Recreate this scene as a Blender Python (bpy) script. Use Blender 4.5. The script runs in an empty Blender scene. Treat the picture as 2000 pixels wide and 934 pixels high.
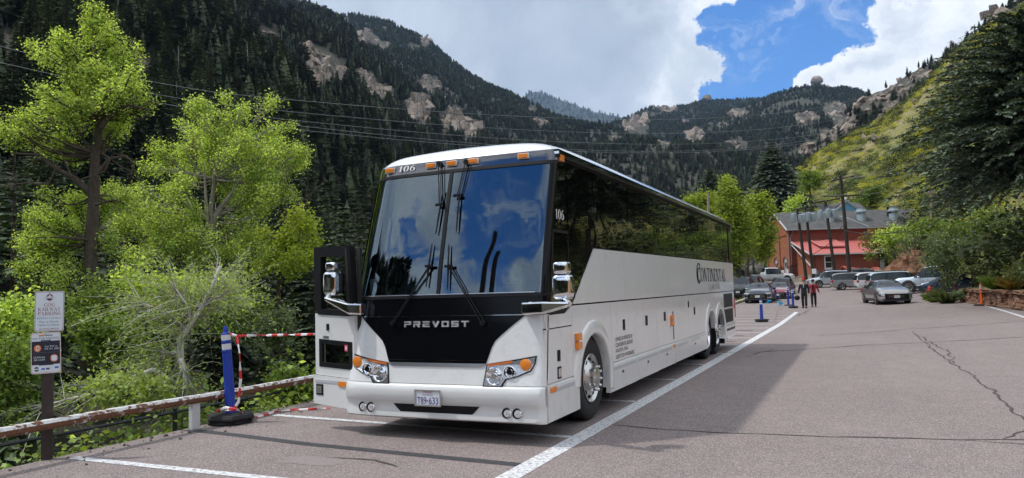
import bpy, bmesh, math, random
import numpy as np
from math import sin, cos, pi, sqrt, atan2, radians, tan, floor
from mathutils import Vector, Matrix, geometry
random.seed(7); RNG = np.random.default_rng(7)
S = bpy.context.scene; COL = S.collection

# ------------------------------------------------------------------ camera
FPX = 1467.8
CAM = np.array([3.0493, -7.0852, 1.6446]); YAW, PIT, ROL = 0.4321, 0.0674, -0.0287
FW = np.array([-sin(YAW)*cos(PIT), cos(YAW)*cos(PIT), sin(PIT)])
_rt = np.array([cos(YAW), sin(YAW), 0.0]); _up = np.cross(_rt, FW)
RI = cos(ROL)*_rt + sin(ROL)*_up; UP = -sin(ROL)*_rt + cos(ROL)*_up
cd = bpy.data.cameras.new('camera'); cam = bpy.data.objects.new('camera', cd); COL.objects.link(cam)
cam.matrix_world = Matrix(((RI[0], UP[0], -FW[0], CAM[0]), (RI[1], UP[1], -FW[1], CAM[1]), (RI[2], UP[2], -FW[2], CAM[2]), (0, 0, 0, 1)))
cd.sensor_width = 36; cd.lens = FPX/2000*36; cd.clip_start = 0.1; cd.clip_end = 30000
S.camera = cam

def ray(u, v): return FW + RI*((u-1000)/FPX) - UP*((v-467)/FPX)
def at(u, v, D): return CAM + ray(u, v)*D                  # place of a photographed point at depth D
def onx(u, v, x): d = ray(u, v); return CAM + d*((x-CAM[0])/d[0])
def onz(u, v, z=0.0): d = ray(u, v); return CAM + d*((z-CAM[2])/d[2])

# ------------------------------------------------------------------ sun and sky
SUN = np.array([-1.72, -0.78, 3.25]); SUN /= np.linalg.norm(SUN)
sl = bpy.data.lights.new('sun', 'SUN'); sl.energy = 2.0; sl.angle = radians(2.0); sl.color = (1.0, 0.965, 0.92)
so = bpy.data.objects.new('sun', sl); COL.objects.link(so)
so.rotation_euler = Vector(-SUN).to_track_quat('-Z', 'Y').to_euler(); so.location = (-30, -10, 60)
S.view_settings.view_transform = 'Standard'; S.view_settings.look = 'None'
S.view_settings.exposure = 0.38; S.view_settings.gamma = 1.0; S.view_settings.use_curve_mapping = False
cy = S.cycles
cy.max_bounces = 7; cy.diffuse_bounces = 3; cy.glossy_bounces = 4; cy.transmission_bounces = 4; cy.transparent_max_bounces = 12
cy.volume_bounces = 0; cy.use_denoising = True; cy.caustics_reflective = False; cy.caustics_refractive = False
cy.sample_clamp_indirect = 6.0; cy.use_adaptive_sampling = True; cy.adaptive_threshold = 0.015

class NT:                                                   # small node-tree writer
    def __init__(s, t): s.t = t; t.nodes.clear()
    def n(s, kind, **kw):
        x = s.t.nodes.new(kind)
        for k, v in kw.items():
            if k[0] == '_': x.inputs[k[1:].replace('_', ' ')].default_value = v
            else: setattr(x, k, v)
        return x
    def put(s, sock, v):
        if isinstance(v, bpy.types.NodeSocket): s.t.links.new(v, sock)
        else: sock.default_value = v
    def math(s, op, a, b=0.0, c=None, clamp=False):
        x = s.t.nodes.new('ShaderNodeMath'); x.operation = op; x.use_clamp = clamp
        s.put(x.inputs[0], a); s.put(x.inputs[1], b)
        if c is not None: s.put(x.inputs[2], c)
        return x.outputs[0]
    def vec(s, op, a, b=(0, 0, 0)):
        x = s.t.nodes.new('ShaderNodeVectorMath'); x.operation = op
        s.put(x.inputs[0], a)
        if op == 'SCALE': s.put(x.inputs[3], b)
        else: s.put(x.inputs[1], b)
        return x.outputs['Value'] if op == 'DOT_PRODUCT' else x.outputs[0]
    def mix(s, f, a, b, mode='MIX'):
        x = s.t.nodes.new('ShaderNodeMix'); x.data_type = 'RGBA'; x.blend_type = mode
        s.put(x.inputs[0], f)
        for i, v in ((6, a), (7, b)):
            if isinstance(v, tuple) and len(v) == 3: v = v+(1,)
            s.put(x.inputs[i], v)
        return x.outputs[2]
    def ramp(s, v, a, b, lo=0.0, hi=1.0, smooth=False):
        x = s.t.nodes.new('ShaderNodeMapRange'); x.interpolation_type = 'SMOOTHSTEP' if smooth else 'LINEAR'
        for i, q in enumerate((v, a, b, lo, hi)): s.put(x.inputs[i], q)
        return x.outputs[0]
    def noise(s, v, scale, detail=4.0, rough=0.55, out='Fac', dist=0.0):
        x = s.t.nodes.new('ShaderNodeTexNoise')
        if v is not None: s.put(x.inputs['Vector'], v)
        x.inputs['Scale'].default_value = scale; x.inputs['Detail'].default_value = detail
        x.inputs['Roughness'].default_value = rough; x.inputs['Distortion'].default_value = dist
        return x.outputs[out]

W = bpy.data.worlds.new('World'); S.world = W; W.use_nodes = True
t = NT(W.node_tree)
sky = t.n('ShaderNodeTexSky', sky_type='NISHITA', sun_disc=False)
sky.sun_elevation = math.asin(SUN[2]); sky.sun_rotation = atan2(SUN[0], SUN[1])
sky.altitude = 2000; sky.air_density = 1.0; sky.dust_density = 0.25; sky.ozone_density = 2.2
tc = t.n('ShaderNodeTexCoord'); D0 = tc.outputs['Generated']
sep = t.n('ShaderNodeSeparateXYZ'); t.t.links.new(D0, sep.inputs[0])
zz = t.math('ADD', t.math('MAXIMUM', sep.outputs[2], 0.0), 0.22)
flat = t.n('ShaderNodeCombineXYZ'); t.put(flat.inputs[0], t.math('DIVIDE', sep.outputs[0], zz)); t.put(flat.inputs[1], t.math('DIVIDE', sep.outputs[1], zz))
big = t.noise(t.vec('ADD', flat.outputs[0], (3.1, 7.7, 0.0)), 0.75, 3, 0.5)
puff = t.noise(D0, 5.5, 9, 0.56)
fine = t.noise(D0, 15.0, 7, 0.6)
wob = t.n('ShaderNodeTexNoise'); t.t.links.new(D0, wob.inputs['Vector']); wob.inputs['Scale'].default_value = 7.0; wob.inputs['Detail'].default_value = 9; wob.inputs['Roughness'].default_value = .6
D1 = t.vec('ADD', D0, t.vec('SCALE', t.vec('SUBTRACT', wob.outputs['Color'], (.5, .5, .5)), .26)); D1 = t.vec('NORMALIZE', D1)
def blob(u, v, rin, rout):
    d = ray(u, v); d = d/np.linalg.norm(d)
    return t.ramp(t.vec('DOT_PRODUCT', D1, tuple(d)), cos(radians(rout)), cos(radians(rin)), 0, 1, True)
cov = t.math('ADD', t.math('MULTIPLY', t.math('SUBTRACT', big, 0.5), 1.2), 0.36)
cov = t.math('ADD', cov, t.math('MULTIPLY', t.math('SUBTRACT', puff, 0.5), 1.7))
cov = t.math('ADD', cov, t.math('MULTIPLY', t.math('SUBTRACT', fine, 0.5), 0.6))
for u, v, ri, ro, w in ((820, 40, 8, 21, .55), (1120, 90, 4, 14, .55), (1330, 80, 1, 7, .34), (1300, 190, 1, 7, .30), (1760, 80, 3, 9, 1.0), (1630, 160, 1, 4, .4), (1880, 40, 2, 8, .5), (1680, 60, 1, 4, .3),
                        (1490, 30, 2.0, 7.0, -1.0), (1480, 130, 1.5, 5.0, -.85), (1560, 50, 1, 4.5, -.7), (1420, 30, .5, 4.0, -.4), (1790, -75, 1, 4.5, -.9), (1440, 185, .8, 3.4, -.5), (1900, -150, 2, 12, -.6), (1340, 20, .3, 2.2, -.45)):
    cov = t.math('ADD', cov, t.math('MULTIPLY', blob(u, v, ri, ro), w))
for u, v, ri, ro, w in ((1030, 380, 5, 13, -.55), (1020, 560, 3, 9, -.4), (790, 350, 3, 9, .55), (840, 470, 1, 5, -.6), (740, 470, 1, 4, -.4)):   # sky mirrored in the windscreen, seen there in the photograph
    d = ray(u, v); d = d/np.linalg.norm(d); nn = np.array([.045 if u > 880 else -.03, -.962, .27]); nn /= np.linalg.norm(nn); d = d-2*d.dot(nn)*nn
    cov = t.math('ADD', cov, t.math('MULTIPLY', t.ramp(t.vec('DOT_PRODUCT', D1, tuple(d)), cos(radians(ro)), cos(radians(ri)), 0, 1, True), w))
cir = t.n('ShaderNodeMapping'); cir.inputs['Scale'].default_value = (1.0, 2.6, 4.0); cir.inputs['Rotation'].default_value = (.3, .2, .5); t.t.links.new(D1, cir.inputs[0]); wisp = t.ramp(t.noise(cir.outputs[0], 3.4, 9, .66), .50, .74, 0, .6, True)
mask = t.math('MAXIMUM', t.ramp(cov, -0.10, 0.28, 0, 1, True), wisp)
greyz = t.math('ADD', blob(850, 60, 8, 20), t.math('MULTIPLY', t.math('SUBTRACT', puff, .5), 1.3))
greyz = t.ramp(greyz, 0.1, 1.0, 0, 1, True)
bil = t.noise(D1, 5.5, 8, .6); shade = t.ramp(t.math('ADD', bil, t.math('MULTIPLY', cov, .06)), .42, .66, 0, .95, True)
white = t.mix(shade, (7.0, 7.1, 7.2), (3.9, 4.3, 4.9))
grey = t.mix(t.ramp(t.noise(D1, 3.2, 7, .55), .36, .64), (2.0, 2.45, 3.05), (3.6, 4.0, 4.6))
cloud = t.mix(greyz, white, grey)
blue = t.mix(1.0, sky.outputs[0], (0.12, 0.63, 1.12), 'MULTIPLY')
bg = t.n('ShaderNodeBackground'); t.put(bg.inputs[0], t.mix(mask, blue, cloud)); bg.inputs[1].default_value = 0.15
t.t.links.new(bg.outputs[0], t.n('ShaderNodeOutputWorld').inputs[0])
W.cycles.sampling_method = 'MANUAL'; W.cycles.sample_map_resolution = 512

# ------------------------------------------------------------------ mesh and object helpers
class MB:
    def __init__(s): s.v = []; s.f = []; s.m = []; s.sm = []
    def add(s, vs, fs, mi=0, smooth=False):
        o = len(s.v); s.v.extend([tuple(map(float, p)) for p in vs])
        for f in fs: s.f.append(tuple(i+o for i in f)); s.m.append(mi); s.sm.append(smooth)
        return s
    def box(s, c, d, mi=0, rz=0.0, M=None):
        x, y, z = d[0]/2, d[1]/2, d[2]/2
        vs = [(a*x, b*y, e*z) for a in (-1, 1) for b in (-1, 1) for e in (-1, 1)]
        if rz: vs = [(p[0]*cos(rz)-p[1]*sin(rz), p[0]*sin(rz)+p[1]*cos(rz), p[2]) for p in vs]
        if M is not None: vs = [tuple(M @ Vector(p)) for p in vs]
        vs = [(p[0]+c[0], p[1]+c[1], p[2]+c[2]) for p in vs]
        return s.add(vs, [(0, 1, 3, 2), (4, 6, 7, 5), (0, 4, 5, 1), (2, 3, 7, 6), (0, 2, 6, 4), (1, 5, 7, 3)], mi)
    def bar(s, a, b, w, h, mi=0):                              # a square bar from a to b
        a = Vector(a); b = Vector(b); d = b-a; q = d.to_track_quat('Z', 'Y').to_matrix()
        return s.box((a+b)/2, (w, h, d.length), mi, M=q)
    def tube(s, path, r, n=8, mi=0, cap=True, smooth=True):
        P = [Vector(p) for p in path]; k = len(P)
        if not hasattr(r, '__len__'): r = [r]*k
        vs = []; ref = None
        for i in range(k):
            d = (P[min(i+1, k-1)]-P[max(i-1, 0)])
            if d.length < 1e-9: d = Vector((0, 0, 1))
            d.normalize()
            if ref is None: ref = Vector((1, 0, 0)) if abs(d.x) < .8 else Vector((0, 1, 0))
            a = (ref-d*ref.dot(d))
            if a.length < 1e-4: a = d.orthogonal()
            a.normalize(); ref = a; b = d.cross(a)
            for j in range(n):
                w = 2*pi*j/n; vs.append(P[i]+(a*cos(w)+b*sin(w))*r[i])
        fs = [(i*n+j, i*n+(j+1) % n, (i+1)*n+(j+1) % n, (i+1)*n+j) for i in range(k-1) for j in range(n)]
        s.add(vs, fs, mi, smooth)
        if cap:
            o = len(s.v)-k*n
            s.f.append(tuple(o+j for j in reversed(range(n)))); s.f.append(tuple(o+(k-1)*n+j for j in range(n))); s.m += [mi, mi]; s.sm += [False, False]
        return s
    def lathe(s, prof, n=24, M=None, mi=0, smooth=True):       # prof: (radius, height), turned about Z
        vs = [(r*cos(2*pi*j/n), r*sin(2*pi*j/n), h) for r, h in prof for j in range(n)]
        if M is not None: vs = [tuple(M @ Vector(p)) for p in vs]
        k = len(prof)
        return s.add(vs, [(i*n+j, i*n+(j+1) % n, (i+1)*n+(j+1) % n, (i+1)*n+j) for i in range(k-1) for j in range(n)], mi, smooth)
    def grid(s, pts, mi=0, smooth=True, mif=None):             # pts[i][j]
        a, b = len(pts), len(pts[0]); o = len(s.v)
        s.v.extend([tuple(map(float, p)) for row in pts for p in row])
        for i in range(a-1):
            for j in range(b-1):
                s.f.append((o+i*b+j, o+i*b+j+1, o+(i+1)*b+j+1, o+(i+1)*b+j)); s.m.append(mif(i, j) if mif else mi); s.sm.append(smooth)
        return s
    def poly(s, outer, holes, fn, depth=None, mi=0):           # flat panel with holes; fn maps (a, b, d) to a point
        loops = [outer]+list(holes); tri = geometry.tessellate_polygon([[Vector((p[0], p[1], 0)) for p in l] for l in loops])
        flatp = [p for l in loops for p in l]
        s.add([fn(p[0], p[1], 0.0) for p in flatp], [tuple(x) for x in tri], mi)
        if depth:
            for l in loops:
                k = len(l); s.add([fn(p[0], p[1], 0.0) for p in l]+[fn(p[0], p[1], depth) for p in l], [(i, (i+1) % k, k+(i+1) % k, k+i) for i in range(k)], mi)
        return s
    def mesh(s, name, mats, sharp=35):
        me = bpy.data.meshes.new(name); me.from_pydata(s.v, [], s.f)
        for x in mats: me.materials.append(x)
        me.polygons.foreach_set('material_index', s.m); me.polygons.foreach_set('use_smooth', s.sm)
        if any(s.sm) and sharp: me.set_sharp_from_angle(angle=radians(sharp))
        me.validate(); me.update(); return me
    def obj(s, name, mats, parent=None, sharp=35, fix=False, bevel=0.0, **kw):
        if not isinstance(mats, (list, tuple)): mats = [mats]
        me = s.mesh(name, mats, sharp)
        if fix:
            b = bmesh.new(); b.from_mesh(me); bmesh.ops.remove_doubles(b, verts=b.verts, dist=1e-5); bmesh.ops.recalc_face_normals(b, faces=b.faces); b.to_mesh(me); b.free()
        o = link(name, me, parent, **kw)
        if bevel:
            md = o.modifiers.new('edge', 'BEVEL'); md.width = bevel; md.segments = 2; md.limit_method = 'ANGLE'; md.angle_limit = radians(40)
        return o

def link(name, data, parent=None, loc=None, label=None, cat=None, group=None, kind=None):
    o = bpy.data.objects.new(name, data); COL.objects.link(o)
    if parent is not None: o.parent = parent
    if loc is not None: o.location = loc
    for k, v in (('label', label), ('category', cat), ('group', group), ('kind', kind)):
        if v: o[k] = v
    return o
def thing(name, loc, label, cat, group=None, rz=0.0, parent=None):
    o = link(name, None, parent, tuple(map(float, loc)), label, cat, group); o.rotation_euler = (0, 0, rz); o.empty_display_size = .3; return o
def copy_tree(o, parent=None):
    c = o.copy(); COL.objects.link(c); c.parent = parent
    for ch in o.children: copy_tree(ch, c)
    return c
def npmesh(name, V, Fq, mats, mi=None, smooth=False):        # fast mesh from numpy arrays (faces all of one size)
    V = np.asarray(V, np.float32).reshape(-1, 3); Fq = np.asarray(Fq, np.int32); k = Fq.shape[1]; n = len(Fq)
    me = bpy.data.meshes.new(name); me.vertices.add(len(V)); me.vertices.foreach_set('co', V.ravel())
    me.loops.add(n*k); me.loops.foreach_set('vertex_index', Fq.ravel())
    me.polygons.add(n); me.polygons.foreach_set('loop_start', np.arange(0, n*k, k, dtype=np.int32))
    for x in mats: me.materials.append(x)
    if mi is not None: me.polygons.foreach_set('material_index', np.asarray(mi, np.int32))
    me.polygons.foreach_set('use_smooth', np.full(n, smooth)); me.update(calc_edges=True); return me

def fbm(x, y, seed=0, oct=5, lac=2.03, gain=.5):              # value noise, numpy
    x = np.asarray(x, float); y = np.asarray(y, float); out = np.zeros(np.broadcast(x, y).shape); a = 1.0; f = 1.0
    for o in range(oct):
        xi = np.floor(x*f).astype(np.int64); yi = np.floor(y*f).astype(np.int64); xf = x*f-xi; yf = y*f-yi
        def h(i, j):
            n = (i*374761393+j*668265263+(seed+o*17)*1442695041) & 0x7fffffff; n = ((n ^ (n >> 13))*1274126177) & 0x7fffffff
            return ((n ^ (n >> 16)) & 0xffff)/65535.0
        sx = xf*xf*(3-2*xf); sy = yf*yf*(3-2*yf)
        out += a*((h(xi, yi)*(1-sx)+h(xi+1, yi)*sx)*(1-sy)+(h(xi, yi+1)*(1-sx)+h(xi+1, yi+1)*sx)*sy-.5); a *= gain; f *= lac
    return out

# ------------------------------------------------------------------ materials
MATS = {}
def mat(name, col, rough=.5, metal=0.0, var=0.0, vscale=6.0, bump=0.0, bscale=60.0, coat=0.0, spec=.5, island=0.0, trans=0.0, emit=0.0, ior=None):
    if name in MATS: return MATS[name]
    m = bpy.data.materials.new(name); m.use_nodes = True; t = NT(m.node_tree); MATS[name] = m
    b = t.n('ShaderNodeBsdfPrincipled'); out = t.n('ShaderNodeOutputMaterial')
    b.inputs['Roughness'].default_value = rough; b.inputs['Metallic'].default_value = metal
    b.inputs['Coat Weight'].default_value = coat; b.inputs['Coat Roughness'].default_value = .03; b.inputs['Specular IOR Level'].default_value = spec
    if ior: b.inputs['IOR'].default_value = ior
    c = tuple(col)+(1,)
    oc = t.n('ShaderNodeTexCoord').outputs['Object']
    if island:
        g = t.n('ShaderNodeNewGeometry'); r = g.outputs['Random Per Island']
        k = t.ramp(r, 0, 1, 1-island, 1+island); x = t.n('ShaderNodeMix'); x.data_type = 'RGBA'; x.blend_type = 'MULTIPLY'
        x.inputs[0].default_value = 1; x.inputs[6].default_value = c; t.put(x.inputs[7], k); c = x.outputs[2]
    if var:
        k = t.ramp(t.noise(oc, vscale, 6, .6), .3, .7, 1-var, 1+var)
        x = t.n('ShaderNodeMix'); x.data_type = 'RGBA'; x.blend_type = 'MULTIPLY'; x.inputs[0].default_value = 1; t.put(x.inputs[6], c); t.put(x.inputs[7], k); c = x.outputs[2]
    t.put(b.inputs['Base Color'], c)
    if bump:
        bm = t.n('ShaderNodeBump'); bm.inputs['Strength'].default_value = bump; bm.inputs['Distance'].default_value = .02
        t.put(bm.inputs['Height'], t.noise(oc, bscale, 5, .6)); t.t.links.new(bm.outputs[0], b.inputs['Normal'])
    sh = b.outputs[0]
    if trans:
        tr = t.n('ShaderNodeBsdfTranslucent'); t.put(tr.inputs[0], t.mix(1.0, c, (1.25, 1.15, .5), 'MULTIPLY') if isinstance(c, bpy.types.NodeSocket) else c)
        mx = t.n('ShaderNodeMixShader'); mx.inputs[0].default_value = trans; t.t.links.new(sh, mx.inputs[1]); t.t.links.new(tr.outputs[0], mx.inputs[2]); sh = mx.outputs[0]
    t.t.links.new(sh, out.inputs[0]); return m
def custom(name):
    m = bpy.data.materials.new(name); m.use_nodes = True; t = NT(m.node_tree); MATS[name] = m
    b = t.n('ShaderNodeBsdfPrincipled'); out = t.n('ShaderNodeOutputMaterial'); t.t.links.new(b.outputs[0], out.inputs[0])
    return m, t, b, t.n('ShaderNodeTexCoord').outputs['Object']
def bumpin(t, b, h, strength=.4, dist=.02):
    bm = t.n('ShaderNodeBump'); bm.inputs['Strength'].default_value = strength; bm.inputs['Distance'].default_value = dist
    t.put(bm.inputs['Height'], h); t.t.links.new(bm.outputs[0], b.inputs['Normal'])

# lettering: built-in face, or cut serif capitals
def text(body, mtl, parent, origin, ux, uy, w=None, h=None, name='lettering', depth=.002, align='L', serif=False, slant=0.0):
    """Letters on a plane: origin = lower left of the line, ux/uy = unit directions, fitted to width w and height h."""
    ux = Vector(ux); uy = Vector(uy); nz = ux.cross(uy); origin = Vector(origin)
    if serif:
        mb = serif_line(body); me = mb.mesh(name, [mtl], 0)
    else:
        cu = bpy.data.curves.new(name, 'FONT'); cu.body = body; cu.size = 1.0; cu.resolution_u = 3
        o = bpy.data.objects.new(name, cu); COL.objects.link(o)
        me = bpy.data.meshes.new_from_object(o.evaluated_get(bpy.context.evaluated_depsgraph_get()))
        bpy.data.objects.remove(o); bpy.data.curves.remove(cu); me.materials.clear(); me.materials.append(mtl); me.name = name
    co = np.zeros(len(me.vertices)*3); me.vertices.foreach_get('co', co); co = co.reshape(-1, 3)
    mn, mx = co.min(0), co.max(0); sx = (w/(mx[0]-mn[0])) if w else None; sy = (h/(mx[1]-mn[1])) if h else None
    if sx is None: sx = sy
    if sy is None: sy = sx
    a = (co[:, 0]-mn[0])*sx; b = (co[:, 1]-mn[1])*sy; a = a+b*slant
    if align == 'C': a = a-(mx[0]-mn[0])*sx/2
    pts = np.array(origin)[None]+a[:, None]*np.array(ux)+b[:, None]*np.array(uy)+np.array(nz)*depth
    me.vertices.foreach_set('co', pts.ravel().astype(np.float32)); me.update()
    return link(name, me, parent)
def serif_line(body):
    mb = MB(); x = 0.0
    def bx(x0, z0, x1, z1): mb.add([(x0, z0, 0), (x1, z0, 0), (x1, z1, 0), (x0, z1, 0)], [(0, 1, 2, 3)])
    def qd(*p): mb.add([(a, b, 0) for a, b in p], [(0, 1, 2, 3)])
    def arc(cx, cz, rx, rz, tx, tz, a0, a1, n=20):
        vs = []
        for i in range(n+1):
            a = radians(a0+(a1-a0)*i/n); vs += [(cx+rx*cos(a), cz+rz*sin(a), 0), (cx+(rx-tx)*cos(a), cz+(rz-tz)*sin(a), 0)]
        mb.add(vs, [(2*i, 2*i+2, 2*i+3, 2*i+1) for i in range(n)])
    T, H, F = .15, .05, .07
    def stem(x0, z0=0.0, z1=1.0, foot=True, head=True, w=T):
        bx(x0, z0, x0+w, z1)
        if foot: bx(x0-F, z0, x0+w+F, z0+H)
        if head: bx(x0-F, z1-H, x0+w+F, z1)
    for ch in body:
        k = 1.0
        if ch == ' ': x += .35; continue
        x += .07
        if ch in 'CG':
            arc(x+.4, .5, .4, .52, T, H, 48, 312); bx(x+.62, .68, x+.68, .95); w = .72
            if ch == 'G': bx(x+.56, .05, x+.7, .42); bx(x+.46, .38, x+.8, .43); w = .8
            else: bx(x+.62, .05, x+.66, .22)
        elif ch in 'O0': rx = .43 if ch == 'O' else .3; arc(x+rx, .5, rx, .52, T, H, 0, 360, 28); w = 2*rx
        elif ch == 'I': stem(x+F); w = T+2*F
        elif ch == '1': stem(x+F+.06, head=False); qd((x, .82), (x+.04, .78), (x+F+.1, .94), (x+F+.1, 1.0)); w = T+2*F+.1
        elif ch == '6': arc(x+.3, .3, .3, .32, T, H, 0, 360); arc(x+.52, .42, .52, .6, T, H, 95, 180, 12); w = .6
        elif ch == 'N': stem(x+F, foot=True, w=.06); stem(x+.7, foot=False, w=.06); qd((x+F, 1), (x+F+T+.03, 1), (x+.76, 0), (x+.76-.13, 0)); w = .83
        elif ch == 'T': stem(x+.31, head=False); bx(x, .95, x+.77, 1); bx(x, .76, x+.05, 1); bx(x+.72, .76, x+.77, 1); w = .77
        elif ch in 'EL':
            stem(x+F); bx(x+F, 0, x+.62, H); bx(x+.57, 0, x+.62, .26); w = .64
            if ch == 'E': bx(x+F, 1-H, x+.6, 1); bx(x+.55, .78, x+.6, 1); bx(x+F, .49, x+.45, .54); bx(x+.42, .4, x+.46, .63)
        elif ch == 'A': qd((x+.1, 0), (x+.15, 0), (x+.45, 1), (x+.39, 1)); qd((x+.6, 0), (x+.78, 0), (x+.48, 1), (x+.36, 1)); bx(x+.2, .33, x+.63, .38); bx(x, 0, x+.24, H); bx(x+.52, 0, x+.86, H); w = .86
        elif ch in 'PR':
            stem(x+F); arc(x+F+.25, .74, .36, .26, T, H, -90, 90); bx(x+F+T, .95, x+F+.27, 1); bx(x+F+T, .48, x+F+.27, .53); w = .68
            if ch == 'R': qd((x+.3, .5), (x+.45, .5), (x+.8, 0), (x+.62, 0)); bx(x+.6, 0, x+.86, H); w = .84
        elif ch == 'W': qd((x+.05, 1), (x+.2, 1), (x+.4, 0), (x+.32, 0)); qd((x+.55, 1), (x+.59, 1), (x+.38, 0), (x+.33, 0)); qd((x+.48, 1), (x+.63, 1), (x+.84, 0), (x+.76, 0)); qd((x+1.03, 1), (x+1.07, 1), (x+.82, 0), (x+.77, 0)); bx(x-.03, .95, x+.28, 1); bx(x+.9, .95, x+1.16, 1); w = 1.12
        elif ch == 'Y': stem(x+.34, 0, .5, head=False); qd((x+.06, 1), (x+.22, 1), (x+.48, .45), (x+.35, .45)); qd((x+.7, 1), (x+.75, 1), (x+.47, .45), (x+.42, .45)); bx(x-.02, .95, x+.3, 1); bx(x+.6, .95, x+.84, 1); w = .83
        elif ch == 'K': stem(x+F); qd((x+.2, .4), (x+.26, .4), (x+.7, 1), (x+.63, 1)); qd((x+.32, .58), (x+.48, .58), (x+.82, 0), (x+.64, 0)); bx(x+.52, .95, x+.82, 1); bx(x+.55, 0, x+.9, H); w = .86
        else: bx(x, 0, x+.1, .1); w = .1
        x += w+.07
    return mb
# ------------------------------------------------------------------ ground
def sst(x, a, b): k = np.clip((np.asarray(x, float)-a)/(b-a), 0, 1); return k*k*(3-2*k)
_gy = [-60, 30, 42, 55, 75, 92, 110, 150, 400]; _gzv = [0, 0, .07, .36, .72, 1.55, 1.85, 2.1, 3.0]
_fy = np.linspace(-60, 400, 461); _fz = np.convolve(np.pad(np.interp(_fy, _gy, _gzv), 6, 'edge'), np.ones(13)/13, 'valid')
def gz(x, y): return np.interp(y, _fy, _fz)+.2*sst(x, 3, 9)*sst(y, 8, 30)
def G(u, v):                                                # where a view ray meets the road
    d = ray(u, v); D = 3.0
    while D < 300:
        p = CAM+d*D
        if p[2] <= gz(p[0], p[1]): break
        D *= 1.004
    return np.array([p[0], p[1], float(gz(p[0], p[1]))])
def ground(x, y): return np.array([x, y, float(gz(x, y))])

m, t, b, oc = custom('asphalt')
big_ = t.noise(oc, .35, 4, .6); med = t.noise(oc, 3.0, 5, .6); gr = t.noise(oc, 75.0, 4, .75); gr2 = t.noise(oc, 240.0, 2, .7)
vor = t.n('ShaderNodeTexVoronoi', _Scale=110.0); t.t.links.new(oc, vor.inputs['Vector'])
st_ = t.n('ShaderNodeMapping'); st_.inputs['Scale'].default_value = (1.1, .05, 1); t.t.links.new(oc, st_.inputs[0]); track = t.noise(st_.outputs[0], 1.0, 4, .55); blot = t.noise(oc, .9, 7, .7)
c = t.mix(t.ramp(big_, .35, .65), (.255, .199, .182), (.316, .252, .231)); c = t.mix(t.ramp(track, .5, .72, 0, .45), c, (.185, .155, .152)); c = t.mix(t.ramp(blot, .62, .74, 0, .5), c, (.15, .125, .122)); c = t.mix(t.ramp(blot, .36, .26, 0, .35), c, (.34, .29, .275))
c = t.mix(t.ramp(med, .35, .7, 0, .6), c, (.185, .155, .152))
c = t.mix(t.ramp(gr, .46, .64, 0, .9), c, (.105, .088, .088))
c = t.mix(t.ramp(vor.outputs['Color'], .55, .9, 0, .85), c, (.50, .45, .43))
c = t.mix(t.ramp(gr2, .58, .75, 0, .4), c, (.06, .055, .055))
t.put(b.inputs['Base Color'], c); b.inputs['Roughness'].default_value = .92; b.inputs['Specular IOR Level'].default_value = .25
bumpin(t, b, t.math('ADD', gr, t.math('MULTIPLY', vor.outputs['Distance'], .6)), .55, .006)
ASPH = m
m, t, b, oc = custom('road_paint')
wear = t.noise(oc, 22.0, 7, .65)
c = t.mix(t.ramp(wear, .47, .63, 0, .9), (.74, .75, .76), (.24, .21, .20)); t.put(b.inputs['Base Color'], c); b.inputs['Roughness'].default_value = .7
bumpin(t, b, t.noise(oc, 90., 3, .7), .4, .006); PAINT = m
SEAL = mat('seal_strip', (.052, .052, .055), .8, var=.25, vscale=9, bump=.4, bscale=120)
CRACK = mat('crack_dark', (.075, .064, .063), .95, var=.3)
STAIN = mat('dusty_patch', (.265, .228, .215), .95, var=.15, vscale=20)
DIRT = None
m, t, b, oc = custom('red_soil')
n1 = t.noise(oc, .8, 6, .6); n2 = t.noise(oc, 9., 6, .65)
c = t.mix(t.ramp(n1, .35, .65), (.23, .105, .055), (.31, .17, .10)); c = t.mix(t.ramp(n2, .45, .7, 0, .7), c, (.15, .08, .05)); t.put(b.inputs['Base Color'], c); b.inputs['Roughness'].default_value = .95
bumpin(t, b, n2, .8, .08); DIRT = m

def xl(y): return np.interp(y, [-20, 58, 75, 110, 150], [-4.83, -4.83, -7.5, -15, -15])
def xr(y): return np.interp(y, [-20, 24, 34, 46, 51, 60, 80, 150], [12.5, 12.5, 11.0, 9.0, 9.6, 14, 18, 18])
ys = np.concatenate([np.arange(-18, 60, 1.0), np.arange(60, 146, 2.5)]); NS = 26
rows = []
for y in ys:
    a, e = float(xl(y)), float(xr(y)); wob = .05*fbm(y*.9, 0, 3)
    xs = np.linspace(a+wob, e, NS); rows.append([(a+wob, y, float(gz(a, y))-.3)]+[(x, y, float(gz(x, y))) for x in xs])
MB().grid(rows).obj('road', ASPH, kind='structure', sharp=50)
gs = MB(); R9 = 12000
ring = [(0, 0)]+[(rr*cos(2*pi*k/32), rr*sin(2*pi*k/32)) for rr in (200, 1500, R9) for k in range(32)]
gs.add([(x, y, -16) for x, y in ring], [(0, 1+k, 1+(k+1) % 32) for k in range(32)]+[(1+q*32+k, 1+(q+1)*32+k, 1+(q+1)*32+(k+1) % 32, 1+q*32+(k+1) % 32) for q in range(2) for k in range(32)])
gs.obj('ground', mat('ground_soil', (.09, .075, .045), .95, var=.3, vscale=.02), kind='structure')

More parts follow.
